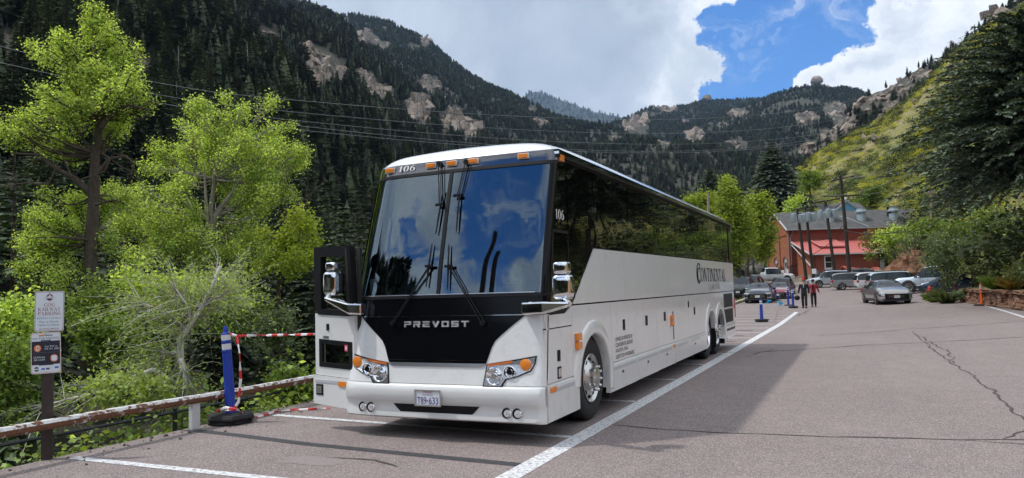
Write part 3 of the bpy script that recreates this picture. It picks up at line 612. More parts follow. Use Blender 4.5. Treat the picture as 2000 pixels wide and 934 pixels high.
def leaf_cloud(C, size, g, nrm_up=.6, aspect=.6, droop=.0):
    n = len(C); a = g.normal(size=(n, 3)); a[:, 2] = a[:, 2]*.6-droop; a /= np.linalg.norm(a, axis=1)[:, None]
    q = g.normal(size=(n, 3)); q[:, 2] += nrm_up; b = np.cross(a, q); b /= np.linalg.norm(b, axis=1)[:, None]+1e-9
    L = (size*(.55+.9*g.random(n)))[:, None]; V = np.stack([C-a*L*.5, C+b*L*aspect*.5, C+a*L*.5, C-b*L*aspect*.5], 1)
    return V.reshape(-1, 3)
def bez(a, b, c, n): t_ = np.linspace(0, 1, n)[:, None]; return a*(1-t_)**2+2*b*t_*(1-t_)+c*t_**2
def leafy(name, trunk, tr_r, lobes, leaves, size, lm, label, cat='tree', group=None, bark=None, seed=0, twr=.012, dens=1.0, spread=.16, aspect=.6, loose=.72, bare=(), limb_r=.05):
    """trunk: points; lobes: (centre, radii) ellipsoids of the crown, each fed by a limb."""
    g = np.random.default_rng(seed); T = np.array(trunk, float); base = T[0]; w = MB(); bark = bark or BARK
    n = len(T); w.tube(T-base, np.linspace(tr_r, tr_r*.25, n), 9)
    if size < .2: lobes = [(np.array(c)+g.normal(size=3)*np.array(r)*.72, np.array(r)*(.30+.28*g.random())) for c, r in lobes for _ in range(6)]
    vol = np.array([(r[0]*r[1]*r[2])**(2/3.) for c, r in lobes]); vol /= vol.sum(); CC = []
    for (c, r), fr in zip(lobes, vol):
        c = np.array(c); r = np.array(r); d = np.linalg.norm(T-c, axis=1)+np.maximum(0, T[:, 2]-c[2]+.3*r[2])*3; k = int(np.argmin(d)); s0 = T[k]
        mid = (s0+c)/2+np.array([0, 0, -.18*np.linalg.norm(c-s0)])+g.normal(size=3)*.12*np.linalg.norm(c-s0)
        lb = bez(s0, mid, c, 7); w.tube(lb-base, np.linspace(limb_r, limb_r*.35, 7)*(.42 if size < .2 else 1), 5, cap=False)
        nt = max(6, int(leaves*fr*dens/26)); per = max(3, int(leaves*fr/nt))
        for i in range(nt):
            e = g.normal(size=3); e /= np.linalg.norm(e); e = c+e*r*(loose+(1.05-loose)*g.random()**.6)*(1+.25*g.normal())
            st = lb[int(g.integers(3, 7))] if g.random() < .6 else c+(e-c)*.2
            md = (st+e)/2+g.normal(size=3)*.12*np.linalg.norm(e-st)+[0, 0, .1*r[2]]
            tw = bez(st, md, e, 5); 
            if i % 2 == 0: w.tube(tw-base, [twr*1.5, twr, twr, twr*.8, twr*.5], 3, cap=False)
            q = g.random(per)**.7; pos = st*(1-q[:, None])**2+2*md*(q*(1-q))[:, None]+e*(q**2)[:, None]
            CC.append(pos+g.normal(size=(per, 3))*spread)
    for pth, r_ in bare: w.tube([np.array(p)-base for p in pth], np.linspace(r_, r_*.25, len(pth)), 5, cap=False)
    CC = np.concatenate(CC)-base; e = thing(name, base, label, cat, group)
    w.obj('trunk', bark, e, sharp=0); V = leaf_cloud(CC, size, g, aspect=aspect); link('crown', npmesh('crown', V, np.arange(len(V)).reshape(-1, 4), [lm]), e); return e
def lob(D, *ls):
    out = []
    for l in ls:
        u, v, ru, rv = l[:4]; dd = l[4] if len(l) > 4 else 0.0; k = (D+dd)/FPX; out.append((at(u, v, D+dd), (ru*k, .5*(ru+rv)*k, rv*k)))
    return out
def pth(D, *ps): return [at(p[0], p[1], D+(p[2] if len(p) > 2 else 0)) for p in ps]

g = np.random.default_rng(5)
LA = lob(19, (186, 42, 26, 28), (168, 88, 42, 28), (212, 92, 40, 30), (118, 112, 30, 36, -.5), (150, 135, 48, 34, .6), (215, 135, 55, 34, -.6), (252, 118, 26, 16), (128, 190, 52, 28, -.8), (70, 222, 48, 26), (25, 246, 30, 24, .5), (52, 262, 28, 12), (150, 205, 40, 30, .8),
         (248, 190, 44, 34, -.5), (290, 192, 20, 16), (225, 232, 34, 22, .6), (232, 262, 38, 24), (112, 292, 40, 24, .7), (85, 420, 40, 36, -.4), (118, 460, 48, 46, .4), (60, 480, 36, 40), (92, 520, 44, 34, -.6), (130, 400, 34, 30, .5), (228, 420, 34, 40, .9))
leafy('cottonwood_tree', pth(19, (172, 720), (176, 560), (178, 470), (184, 380), (186, 300), (197, 228), (190, 150), (186, 60)), .19, LA, 62000, .058, L_BRIGHT,
      'tall cottonwood with bright spring leaves and a dark forked trunk, behind the parking sign', seed=1, bark=BARK, spread=.10, limb_r=.075,
      bare=[(pth(19, (182, 380), (140, 345), (110, 330), (75, 302), (25, 300)), .10), (pth(18.8, (110, 330), (95, 360), (50, 358), (0, 364)), .035), (pth(18.6, (190, 340), (215, 310), (245, 305), (262, 320), (255, 345)), .06), (pth(18.7, (200, 300), (235, 325), (262, 338), (258, 318)), .03),
            (pth(18.5, (197, 250), (215, 225), (250, 205), (290, 215), (276, 235)), .07), (pth(18.5, (215, 310), (205, 335), (160, 350), (150, 360)), .03), (pth(18.4, (186, 400), (222, 390), (250, 402)), .04), (pth(18.6, (245, 305), (225, 300), (205, 318)), .025), (pth(18.6, (75, 302), (62, 320), (40, 330)), .02), (pth(18.6, (140, 345), (120, 300), (95, 290)), .03)])
LB = lob(23, (388, 218, 26, 24), (445, 212, 30, 20), (368, 262, 36, 34, .6), (425, 262, 44, 34, -.6), (500, 250, 44, 30, .5), (560, 285, 34, 24), (545, 262, 26, 16, .5), (478, 312, 50, 36, -.8), (398, 320, 40, 36, .8), (330, 340, 34, 46), (310, 400, 40, 40, -.6), (362, 402, 44, 44, -1.2), (540, 330, 40, 34, .6), (505, 390, 44, 40), (445, 360, 30, 30, 1.2), (260, 440, 40, 44, .4), (330, 462, 50, 36, -1), (415, 470, 44, 36, -.8), (490, 450, 40, 34, -.4), (560, 375, 24, 26, .6), (250, 380, 26, 26, .5))
leafy('cottonwood_tree', pth(23, (395, 640), (398, 520), (402, 480), (410, 420), (420, 350), (430, 280)), .15, LB, 66000, .064, L_BRIGHT,
      'broad light green cottonwood with pale twin stems, between the tall cottonwood and the coach', seed=2, bark=BARKL, spread=.11, limb_r=.06,
      bare=[(pth(22.6, (404, 470), (425, 415), (455, 375), (482, 330)), .10), (pth(22.6, (405, 440), (402, 380), (398, 320)), .07), (pth(22.6, (402, 480), (425, 440), (445, 432)), .05), (pth(22.6, (412, 440), (415, 370), (418, 320)), .05)])
LC = lob(26, (575, 440, 34, 30), (598, 470, 22, 34), (548, 470, 30, 26), (560, 505, 44, 22, -.4), (522, 520, 30, 16), (600, 520, 20, 22))
leafy('aspen_tree', pth(26, (545, 640), (543, 560), (548, 520), (565, 470)), .1, LC, 8000, .105, L_YELLOW, 'small yellow-green tree just left of the open coach door', seed=3, limb_r=.035,
      bare=[(pth(26, (590, 420), (600, 390), (612, 375), (632, 355)), .03), (pth(26, (600, 390), (598, 365), (590, 345)), .02), (pth(26, (612, 375), (622, 350), (618, 335)), .015), (pth(26, (585, 408), (575, 380), (560, 350)), .02)])
for u_, v_, ru, rv, D_, lm, lab, n_ in (
        (330, 565, 100, 40, 16, L_BRIGHT, 'wide bright green bush under the broad cottonwood', 4200), (185, 585, 45, 45, 15, L_MID, 'green bush just right of the parking sign', 2000),
        (40, 640, 36, 66, 12.5, L_BRIGHT, 'bright leafy bush at the left edge of the photo', 2800), (15, 745, 36, 50, 11.5, L_MID, 'low dark green bush behind the rusty rail at the far left', 1800),
        (215, 660, 60, 44, 13, L_MID, 'green undergrowth bush behind the parking sign post', 2800), (470, 590, 60, 50, 19, L_MID, 'shaded green bush right of the bleached fallen branches', 2200),
        (545, 640, 44, 40, 17, L_GREY, 'dim grey-green bush behind the blue post and tape', 1500), (560, 740, 40, 22, 12.5, L_MID, 'low weedy bush behind the rail beside the coach door', 1100), (250, 760, 70, 24, 11, L_WILL, 'straggly pale bush drooping over the rail', 1500)):
    c = at(u_, v_, D_); k = D_/FPX; c0 = c-np.array([0, 0, rv*k*1.3])
    ls = [(c+g.normal(size=3)*np.array([ru, ru*.6, rv])*k*.45, (ru*k*.55, ru*k*.5, rv*k*.55)) for _ in range(5)]
    leafy('bush', [c0, c0+[0, 0, rv*k*.5], c], .04, ls, int(n_*1.7), .072, lm, lab, 'bush', seed=int(u_), twr=.008, spread=.12, limb_r=.02)
# bleached, half fallen willow behind the rail
def willow():
    D = 11.6; base = at(372, 770, D); w = MB(); wl = MB(); CC = []; g = np.random.default_rng(8)
    main = [(pth(D, (372, 770), (352, 700), (352, 660), (368, 640), (395, 600), (415, 560), (430, 520)), .045), (pth(D-.3, (300, 722), (240, 745), (165, 772), (60, 800)), .028), (pth(D, (395, 600), (412, 585), (440, 575)), .02), (pth(D, (355, 690), (320, 690), (285, 727)), .03), (pth(D, (375, 640), (368, 600), (340, 560)), .02), (pth(D-.2, (352, 700), (362, 740), (372, 800)), .03),
            (pth(D, (368, 650), (330, 610), (270, 590)), .016), (pth(D-.1, (300, 722), (330, 740), (372, 770)), .03)]
    for p, r in main:
        w.tube([q-base for q in p], np.linspace(r*1.35, r*.5, len(p)), 6)
        P = np.array(p); seg = np.linspace(0, len(P)-1.001, 34)
        for s_ in seg:
            i = int(s_); q = P[i]+(P[i+1]-P[i])*(s_-i); tg = P[i+1]-P[i]; tg /= np.linalg.norm(tg)
            for k in range(2):
                d = tg*.8+g.normal(size=3)*.55+np.array([-.25, 0, -.15]); d /= np.linalg.norm(d); L = .35+.75*g.random()
                e = q+d*L+[0, 0, -.1*L]; m_ = (q+e)/2+g.normal(size=3)*.06+[0, 0, .08*L]
                (wl if g.random() < .6 else w).tube(bez(q, m_, e, 5)-base, [.006, .005, .004, .003, .002], 3, cap=False)
                n = int(22*L); f = .25+.75*g.random(n); CC.append(q*(1-f[:, None])**2+2*m_*(f*(1-f))[:, None]+e*(f**2)[:, None]+g.normal(size=(n, 3))*.045)
    e = thing('fallen_willow', base, 'half fallen willow with bleached twiggy branches leaning behind the rail', 'tree')
    w.obj('trunk', BARKW, e, sharp=0); wl.obj('twigs', BARKL, e, sharp=0, kind='stuff'); C_ = np.concatenate(CC)-base; V = leaf_cloud(C_, .062, g, aspect=.36, droop=.4)
    link('crown', npmesh('crown', V, np.arange(len(V)).reshape(-1, 4), [L_WILL]), e)
willow()
# dark conifers standing in the ravine left of and behind the coach
for i, (u_, vt, D_, k) in enumerate(((30, 250, 34, 0), (-60, 180, 38, 1), (250, 290, 52, 2), (470, 300, 66, 3), (520, 250, 80, 0), (600, 290, 78, 4), (640, 345, 62, 1), (672, 400, 48, 2), (560, 330, 60, 0), (700, 360, 70, 3), (90, 330, 44, 4), (715, 445, 40, 1), (610, 430, 40, 3), (430, 420, 44, 2), (340, 240, 74, 1))):
    tp = at(u_, vt, D_); zb = -6.0; h = tp[2]-zb
    conifer_thing('conifer_tree', (tp[0], tp[1], zb), h, h*(.8+.3*g.random()), k, 'dark conifer standing in the shaded ravine between the cottonwoods and the coach', 'conifers in the ravine', g.random()*6)
# undergrowth on the creek bank
cl = []
for k, (lm, n_, s_) in enumerate(((L_MID, 130, .16), (L_BRIGHT, 110, .15), (L_GREY, 120, .14), (L_WILL, 90, .13))):
    n_ *= 3; s_ *= .5; C_ = g.normal(size=(n_, 3))*[.33, .33, .22]; C_[:, 2] = abs(C_[:, 2]); V = leaf_cloud(C_, s_, g); cl.append(bpy.data.objects.new('c%d_clump' % k, npmesh('clump', V, np.arange(len(V)).reshape(-1, 4), [lm])))
CLUMP = proto_coll('clump_kinds', cl)
n = 2600; y_ = -6+60*g.random(n)**1.3; x_ = .5+13*g.random(n); zz_ = np.interp(x_, xs, dz); P = np.stack([np.interp(y_, [-20, 58, 75], [-4.83, -4.83, -7.5])-x_, y_, zz_], 1)
scatter('undergrowth', CLUMP, P, .6+.9*g.random(n), g.integers(0, 4, n), 'leafy undergrowth covering the creek bank below the rail', seed=9)
# green trees past the end of the coach
leafy('cottonwood_tree', pth(74, (1443, 590), (1443, 540), (1441, 470), (1436, 400), (1424, 360)), .3, lob(74, (1420, 368, 18, 24), (1424, 400, 28, 22), (1446, 425, 30, 26), (1410, 440, 26, 30), (1450, 470, 28, 26), (1432, 500, 22, 20)), 12000, .26, L_YELLOW, 'light green tree with a slim grey trunk right behind the coach tail', seed=21, spread=.30, twr=.03, limb_r=.09)
leafy('cottonwood_tree', pth(86, (1459, 580), (1459, 520), (1464, 460), (1474, 410)), .32, lob(86, (1478, 392, 24, 18), (1470, 420, 30, 20), (1495, 415, 20, 20), (1500, 455, 22, 24), (1478, 460, 26, 26), (1492, 490, 22, 16)), 12000, .27, L_YELLOW, 'light green tree standing between the coach tail and the brick building', seed=22, spread=.3, twr=.03, limb_r=.09)
leafy('cottonwood_tree', pth(95, (1385, 560), (1385, 480), (1378, 410)), .3, lob(95, (1372, 392, 18, 14), (1345, 396, 16, 10), (1395, 400, 16, 16), (1365, 420, 34, 18), (1400, 430, 20, 20)), 8000, .30, L_YELLOW, 'light green treetop rising over the coach roof beside a bare wooden pole', seed=23, spread=.45, twr=.03, limb_r=.09)
FAR_SPRUCE = ((1515, 274, 440, 160, 42, 0, 'broad dark spruce standing behind the brick building gable'), (1391, 318, 440, 190, 24, 1, 'dark spruce behind the light green treetop over the coach roof'), (1448, 350, 440, 175, 16, 2, 'small dark conifer between the two spruces past the coach tail'))
# (built with spruce below)
# the big spruce at the right edge and the thin one behind it
def spruce(u_, vb, vt, D_, rpx, label, seed, layers, per, sprays, base, spw=.3, pw=.62):
    bp = at(u_, vb, D_); h = at(u_, vt, D_)[2]-bp[2]; tr, V, Fq = conifer(h, rpx*D_/FPX, layers, per, sprays, seed, base=base, droop=.34, pw=pw, spw=spw, ragged=.40, minl=.035)
    e = thing('spruce_tree', bp, label, 'tree'); tr.obj('trunk', BARK, e, sharp=0); link('crown', npmesh('crown', V, Fq, [N_SPRUCE]), e); return e
for u_, vt, vb, D_, rp_, k, lab in FAR_SPRUCE: spruce(u_, vb, vt, D_, rp_*1.75, lab, 60+k, 46, 30, 16, .03, .27, .70)
spruce(2045, 520, 18, 33, 255, 'huge dark spruce overhanging the right edge of the road', 71, 54, 24, 120, .35, .075, .42)
spruce(1884, 470, 62, 60, 62, 'thin spruce tip showing beside the huge spruce on the skyline', 72, 26, 9, 9, .1)
# shrubs along the right side
for u_, v_, ru, rv, D_, lm, lab, n_, sz in (
        (1895, 490, 66, 60, 42, L_GREY, 'big twiggy grey-green shrub above the low stone wall', 6500, .13), (1838, 505, 44, 56, 45, L_GREY, 'grey-green shrub leaning over the dark parked car', 3600, .13), (1865, 448, 50, 20, 50, L_MID, 'green shrub on the bank under the thin spruce', 2400, .18),
        (1745, 462, 42, 34, 66, L_BRIGHT, 'bright green shrub in front of the red roofed annex', 2200, .2), (1728, 492, 26, 26, 68, L_MID, 'small green shrub beside the red pipe', 1100, .18), (1710, 466, 26, 20, 70, L_ORANGE, 'budding orange-green shrub touching the red metal roof', 1000, .2),
        (1812, 450, 34, 18, 60, L_BRIGHT, 'bright green shrub at the end of the long grey roof', 1700, .2), (1795, 470, 34, 22, 58, L_GREY, 'grey-green shrub on top of the red dirt bank', 1300, .16), (1960, 455, 60, 40, 44, L_MID, 'green shrub under the huge spruce near the upper road', 2600, .16),
        (1978, 520, 46, 40, 40, L_GREY, 'dry grey-green shrub at the right edge behind the stone wall', 1800, .13), (1581, 352, 22, 26, 135, L_MID, 'dark green oak on the hillside behind the transformer poles', 1200, .5), (1700, 384, 30, 18, 152, L_MID, 'green oak on the hillside behind the blue gabled house', 1200, .5), (1548, 400, 20, 22, 140, L_BRIGHT, 'bright tree on the hillside left of the transformer poles', 900, .5)):
    c = at(u_, v_, D_); k = D_/FPX; c0 = c-np.array([0, 0, rv*k*1.35])
    ls = [(c+g.normal(size=3)*np.array([ru, ru*.6, rv])*k*.42, (ru*k*.55, ru*k*.5, rv*k*.55)) for _ in range(6)]
    leafy('shrub', [c0, c0+[0, 0, rv*k*.6], c], .05*D_/40, ls, n_, sz, lm, lab, 'shrub', seed=int(u_)+3, twr=.012*D_/40, spread=.14*D_/42, limb_r=.03)
# hillside scrub
cl = []
for k, (lm, n_, s_) in enumerate(((H_A, 300, .125), (H_A, 240, .13), (H_B, 300, .11), (H_B, 260, .12), (H_C, 420, .11))):
    C_ = g.normal(size=(n_, 3))*[.38, .38, .26]; C_[:, 2] = abs(C_[:, 2])+.05; V = leaf_cloud(C_, s_, g); cl.append(bpy.data.objects.new('s%d_scrub' % k, npmesh('scrub', V, np.arange(len(V)).reshape(-1, 4), [lm])))
SCRUB = proto_coll('scrub_kinds', cl)
P = M_GREEN.sample(15000, lambda P, U, V: np.clip(.55+1.6*fbm(P[..., 0]*.05, P[..., 1]*.05, 15, 4), .05, 1)*np.where(U < 2200, 1, .35)*np.where(U > 1850, .8, 1), 96); g2 = np.random.default_rng(3)
q = fbm(P[:, 0]*.03, P[:, 1]*.03, 19, 4)+.25*g2.normal(size=len(P)); ix = np.where(q > .02, g2.integers(0, 2, len(P)), g2.integers(2, 4, len(P))); ix[g2.random(len(P)) < .10] = 4
s_ = .6+1.1*g2.random(len(P))**2; s_[ix == 4] *= 1.9
scatter('hillside_scrub', SCRUB, P, np.stack([s_*1.25, s_*1.25, s_], 1), ix, 'yellow-green scrub covering the sunny hillside on the right', seed=12)
# ------------------------------------------------------------------ the coach
m, t, b, oc = custom('white_coach_paint'); wn = t.noise(oc, 1.1, 5, .6); sp_ = t.noise(oc, 60., 3, .6); dr_ = t.noise(oc, 5., 7, .7)
c = t.mix(t.ramp(wn, .35, .65), (.80, .81, .79), (.84, .85, .83)); c = t.mix(t.ramp(dr_, .54, .76, 0, .45), c, (.55, .53, .48)); c = t.mix(t.ramp(sp_, .65, .72, 0, .6), c, (.25, .23, .2)); t.put(b.inputs['Base Color'], c)
b.inputs['Roughness'].default_value = .25; b.inputs['Coat Weight'].default_value = .9; t.put(b.inputs['Coat Roughness'], t.ramp(dr_, .4, .75, .03, .22)); bumpin(t, b, t.noise(oc, .9, 2, .5), .10, .05); WHITE = m
WHITE_D = mat('dusty_white_paint', (.74, .75, .73), .3, coat=.6, var=.05, vscale=3)
BLACK = mat('gloss_black', (.004, .0045, .006), .14, spec=.2, coat=.0)
NAVY = mat('header_band', (.010, .014, .03), .05, coat=1.0, ior=1.9)
RUBBER = mat('black_rubber', (.018, .018, .019), .75)
SATIN = mat('satin_black', (.008, .008, .009), .5, spec=.25)
CHROME = mat('chrome', (.86, .87, .88), .06, 1.0)
ALLOY = mat('brushed_alloy', (.62, .62, .61), .28, 1.0)
DARKHOLE = mat('dark_recess', (.006, .006, .006), .9)
AMBER = mat('amber_lens', (.85, .25, .02), .25, coat=.5); AMBER_D = mat('amber_strip', (.62, .16, .03), .3, coat=.4)
RED = mat('red_lens', (.5, .02, .02), .25, coat=.5)
LAMPBASE = mat('lamp_bowl', (.72, .74, .76), .18, .85, var=.2, vscale=30)
GREYGR = mat('grille_grey', (.10, .10, .10), .6, bump=.6, bscale=140)
INK = mat('black_lettering', (.010, .010, .011), .95, spec=.05); GOLD = mat('dull_gold_lettering', (.22, .20, .11), .5); PALE = mat('white_lettering', (.85, .85, .83), .4)
m = bpy.data.materials.new('side_window_glass'); m.use_nodes = True; t = NT(m.node_tree); MATS[m.name] = SGLASS = m
b = t.n('ShaderNodeBsdfPrincipled'); b.inputs['Base Color'].default_value = (.004, .0045, .004, 1); b.inputs['Roughness'].default_value = .012; b.inputs['IOR'].default_value = 2.1
wv = t.noise(t.n('ShaderNodeTexCoord').outputs['Object'], 1.3, 2, .5); bumpin(t, b, wv, .06, .05); t.t.links.new(b.outputs[0], t.n('ShaderNodeOutputMaterial').inputs[0])
def clear_glass(name, tint, ior, gl=(1, 1, 1)):
    m = bpy.data.materials.new(name); m.use_nodes = True; t = NT(m.node_tree); MATS[name] = m
    tr = t.n('ShaderNodeBsdfTransparent'); tr.inputs[0].default_value = tint+(1,); gg = t.n('ShaderNodeBsdfGlossy'); gg.inputs['Color'].default_value = gl+(1,); gg.inputs['Roughness'].default_value = .01
    ge = t.n('ShaderNodeNewGeometry'); f0 = ((ior-1)/(ior+1))**2; cs = t.math('ABSOLUTE', t.vec('DOT_PRODUCT', ge.outputs['Incoming'], ge.outputs['Normal'])); k5 = t.math('POWER', t.math('SUBTRACT', 1.0, cs, clamp=True), 5.0); fr = t.n('ShaderNodeMath', operation='MULTIPLY_ADD'); t.put(fr.inputs[0], k5); fr.inputs[1].default_value = 1-f0; fr.inputs[2].default_value = f0; mx = t.n('ShaderNodeMixShader')
    t.t.links.new(fr.outputs[0], mx.inputs[0]); t.t.links.new(tr.outputs[0], mx.inputs[1]); t.t.links.new(gg.outputs[0], mx.inputs[2]); t.t.links.new(mx.outputs[0], t.n('ShaderNodeOutputMaterial').inputs[0]); return m
WGLASS = clear_glass('windscreen_glass', (.16, .24, .28), 2.45, (.72, .88, 1.0)); DGLASS = clear_glass('door_glass', (.70, .75, .72), 1.5); LENS = clear_glass('lamp_lens', (.95, .97, 1), 1.5)

BW = 2.6; XM = -1.3
_bz = [.2, .35, .59, .85, 1.29, 1.59, 2.06, 2.54, 3.09, 3.16, 3.24, 3.30]; _by = [.20, .18, .18, .225, .27, .30, .405, .535, .70, .722, .752, .80]
def Yf(x, z):
    u = min(abs(x-XM), 1.3); r = .07
    y = np.interp(z, _bz, _by)+np.interp(z, [.2, 1.3, 1.6, 3.1], [.02, .03, .05, .055])*(u/1.3)**2
    y += np.interp(z, [.2, .9, 1.6, 3.1], [.06, .12, .20, .30])*max(0, (-x-2.12)/.48)**2
    if u > 1.3-r: y += r-sqrt(max(0, r*r-(u-1.3+r)**2))
    return float(y)
def onf(u, v, off=0.0):                                     # point of the coach front seen at a pixel
    y = .4; d = ray(u, v)
    for _ in range(9): p = CAM+d*((y-CAM[1])/d[1]); y = Yf(p[0], p[2])-off
    return p
bus = thing('coach', (0, 0, 0), 'large white motor coach with a black glass front and its entrance door open', 'coach')
def fpatch(name, zs, xlr, mats, n=14, off=0.0, dep=.03, parent=bus, **kw):
    """Panel on the front skin: zs rows, xlr(z) gives its left and right edge; edges turned back by dep."""
    us = (1-np.cos(np.linspace(0, pi, n)))/2; rows = []
    for z in zs:
        a, e = xlr(z); r = [(a+(e-a)*q, Yf(a+(e-a)*q, z)-off, z) for q in us]
        rows.append([(r[0][0], r[0][1]+dep, z)]+r+[(r[-1][0], r[-1][1]+dep, z)])
    rows = [[(p[0], p[1]+dep, p[2]) for p in rows[0]]]+rows+[[(p[0], p[1]+dep, p[2]) for p in rows[-1]]]
    return MB().grid(rows).obj(name, mats, parent, sharp=40, **kw)
full = lambda z: (-BW, 0.0)
fpatch('front_panel', np.linspace(.628, 1.372, 9), full, WHITE, 34)
# bumper with a scooped lower lip
us = np.concatenate([np.linspace(-2.6, -2.5, 6), np.linspace(-2.4, -.2, 23), np.linspace(-.1, 0, 6)]); rows = []
prof = [(.625, .05), (.622, .0), (.60, -.028), (.54, -.034), (.45, -.03), (.425, -.012), (.40, .012), (.33, .016), (.285, -.004), (.25, -.008), (.232, .02), (.23, .12)]
for z, o in prof:
    rows.append([(x, Yf(x, max(z, .24))+(o if abs(x-XM) < 1.21 else o*.75), z-(.0 if abs(x-XM) < 1.0 or z > .3 else .0)) for x in us])
MB().grid(rows).obj('bumper', WHITE_D, bus, sharp=50)
fpatch('lower_grille', np.linspace(.292, .395, 4), lambda z: (-1.74-(z-.29)*1.05, -.86+(z-.29)*1.05), SATIN, 16, -.006, .01)
def bp(z):
    x_ = np.interp(z, [.855, .92, 1.02, 1.10, 1.16, 1.24, 1.37], [.625, .65, .685, .73, .80, .90, 1.075]); return (XM-x_, XM+x_)
hood = fpatch('hood_panel', np.concatenate([np.linspace(.856, .92, 4), np.linspace(.96, 1.371, 13)]), bp, BLACK, 22, .007, .01)
fpatch('hood_seam', [.884, .888], lambda z: (XM-.615, XM+.615), CHROME, 20, .0085, .003)
fpatch('chrome_trim', np.linspace(.822, .85, 4), lambda z: (XM-.56-(z-.82)*2.3, XM+.56+(z-.82)*2.3), ALLOY, 20, .014, .02)
fpatch('dash_panel', np.linspace(1.376, 1.575, 4), full, BLACK, 34, .004)
fpatch('dash_seam', [1.3735, 1.3775], lambda z: (XM-1.12, XM+1.1), CHROME, 24, .009, .004)
# windscreen
zw = np.linspace(1.605, 3.065, 16)
for a, e in ((-2.545, -1.318), (-1.282, -.055)): fpatch('windscreen_pane', zw, lambda z, a=a, e=e: (a, e), WGLASS, 12, .0, .0)
fr = bpy.data.objects
for nm, zs, xx in (('windscreen_frame', zw, (-2.6, -2.545)), ('windscreen_frame', zw, (-.055, 0)), ('windscreen_divider', zw, (-1.322, -1.278)), ('windscreen_frame', np.linspace(3.06, 3.098, 3), (-2.6, 0)), ('windscreen_frame', np.linspace(1.575, 1.61, 3), (-2.6, 0))):
    fpatch(nm, zs, lambda z, x=xx: x, BLACK if nm == 'windscreen_frame' and len(zs) > 4 else SATIN, 20, .012, .05)
fpatch('windscreen_trim', [1.612, 1.62], lambda z: (-2.48, -.12), ALLOY, 20, .016, .004)
fpatch('header_band', np.linspace(3.10, 3.225, 5), full, NAVY, 34)
# white cap and roof in one skin
sec = [(Yf(XM, 3.228), 3.228), (.77, 3.27), (.83, 3.325), (.93, 3.375), (1.10, 3.42), (1.4, 3.455), (2.0, 3.475), (2.8, 3.48), (7, 3.48), (12.6, 3.48), (13.1, 3.45), (13.38, 3.36), (13.5, 3.2)]
us = np.concatenate([np.linspace(-1.3, -1.1, 7), np.linspace(-1.0, 1.0, 21), np.linspace(1.1, 1.3, 7)]); rows = []
for y, z in sec:
    k = min(1, (z-3.228)/.24)
    r = []
    for q in us:
        e = abs(q)/1.3; yy_ = y+(Yf(XM+q, 3.228)-Yf(XM, 3.228))*(1 if y < 2 else 0 if y > 2.6 else .5)
        r.append((XM+q, yy_, z-k*(.07*e**2+.195*e**8)))
    rows.append(r)
MB().grid(rows).obj('roof', WHITE, bus, sharp=50)
# ---- sides
def sidefn(x0, s=1): return lambda a, e, d: (x0-s*d, a, e)
near = lambda off: sidefn(off); 
def arc(cy_, cz, r, a0, a1, n=22): return [(cy_+r*cos(radians(a0+(a1-a0)*i/n)), cz+r*sin(radians(a0+(a1-a0)*i/n))) for i in range(n+1)]
def side_panel(name, outline, m_, off=0.0, dep=.02, holes=(), parent=bus): return MB().poly(outline, holes, near(off), dep).obj(name, m_, parent, fix=False)
R4 = lambda a, e, lo, hi: [(a, lo), (e, lo), (e, hi), (a, hi)]
side_panel('side_panel', R4(.30, 1.10, .64, 1.208), WHITE); side_panel('side_panel', R4(.32, 1.10, 1.222, 1.362), WHITE)
side_panel('seam', R4(.30, 1.10, 1.208, 1.222), BLACK, -.004)
FA = (1.87, .48, .60)
side_panel('wheel_arch_panel', [(1.106, .64), (1.106, 1.362), (.93, 1.362), (1.13, 1.44), (2.60, 1.44), (2.60, .64), (2.45, .64)]+arc(1.87, .48, .60, 15.5, 164.5)+[(1.27, .64)], WHITE)
side_panel('wheel_arch_panel', [(8.66, .64), (8.66, 1.44), (11.46, 1.44), (11.46, .64), (11.70-.02, .64)][:4]+arc(11.10, .48, .585, 16, 160)+arc(9.91, .48, .585, 16, 164)+[(9.33, .64)], WHITE)
seams = [2.606, 3.76, 5.06, 6.28, 7.52, 8.654]
for i, (a, e) in enumerate(zip(seams[:-1], seams[1:])): side_panel('luggage_door', R4(a+.004, e-.004, .64, 1.44), WHITE)
side_panel('side_panel', R4(11.466, 13.36, .64, 1.44), WHITE)
side_panel('belt_seam', R4(1.13, 13.36, 1.441, 1.458), BLACK, -.004)
side_panel('upper_side_panel', [(1.16, 1.459), (13.36, 1.459), (13.42, 2.16), (12.98, 2.175), (2.0, 2.135)], WHITE, .003)
def skirt(a, e, lo=.25, cut=None):
    p = [(-.05, lo), (.008, lo), (.014, lo+.02), (.014, .585), (.004, .612), (-.02, .632)]
    s = MB().grid([[(x, y, z) for x, z in p] for y in (a, e)], smooth=False); s.add([(x, a, z) for x, z in p]+[(x, e, z) for x, z in p], [(5, 4, 3, 2, 1, 0), (6, 7, 8, 9, 10, 11)])
    return s.obj('skirt_panel', WHITE, bus)
for a, e, lo in ((.30, 1.10, .24), (1.104, 1.26, .24), (2.44, 3.75, .265), (3.758, 5.05, .27), (5.058, 6.27, .275), (6.30, 8.62, .28), (8.63, 9.28, .28), (11.72, 13.3, .31)): skirt(a, e, lo)
for a, e in ((.42, 1.08), (2.6, 3.7), (3.8, 5.0), (5.1, 6.0), (6.4, 7.4), (7.6, 8.5)): side_panel('skirt_band', R4(a, e, .535, .578), mat('band_grey', (.55, .57, .60), .25, coat=.6), .0165, .004)
for y in (2.95, 4.30, 5.55, 7.95):
    f = side_panel('skirt_latch', R4(y, y+.14, .42, .51), WHITE_D, .017, .004); side_panel('latch_slot', R4(y+.02, y+.12, .465, .50), GREYGR, .0185, .002, parent=f)
for a, lo, hi, w in ((.35, .548, .60, .16), (6.1, .555, .60, .14)): side_panel('side_reflector', R4(a, a+w, lo, hi), AMBER, .03, .02)
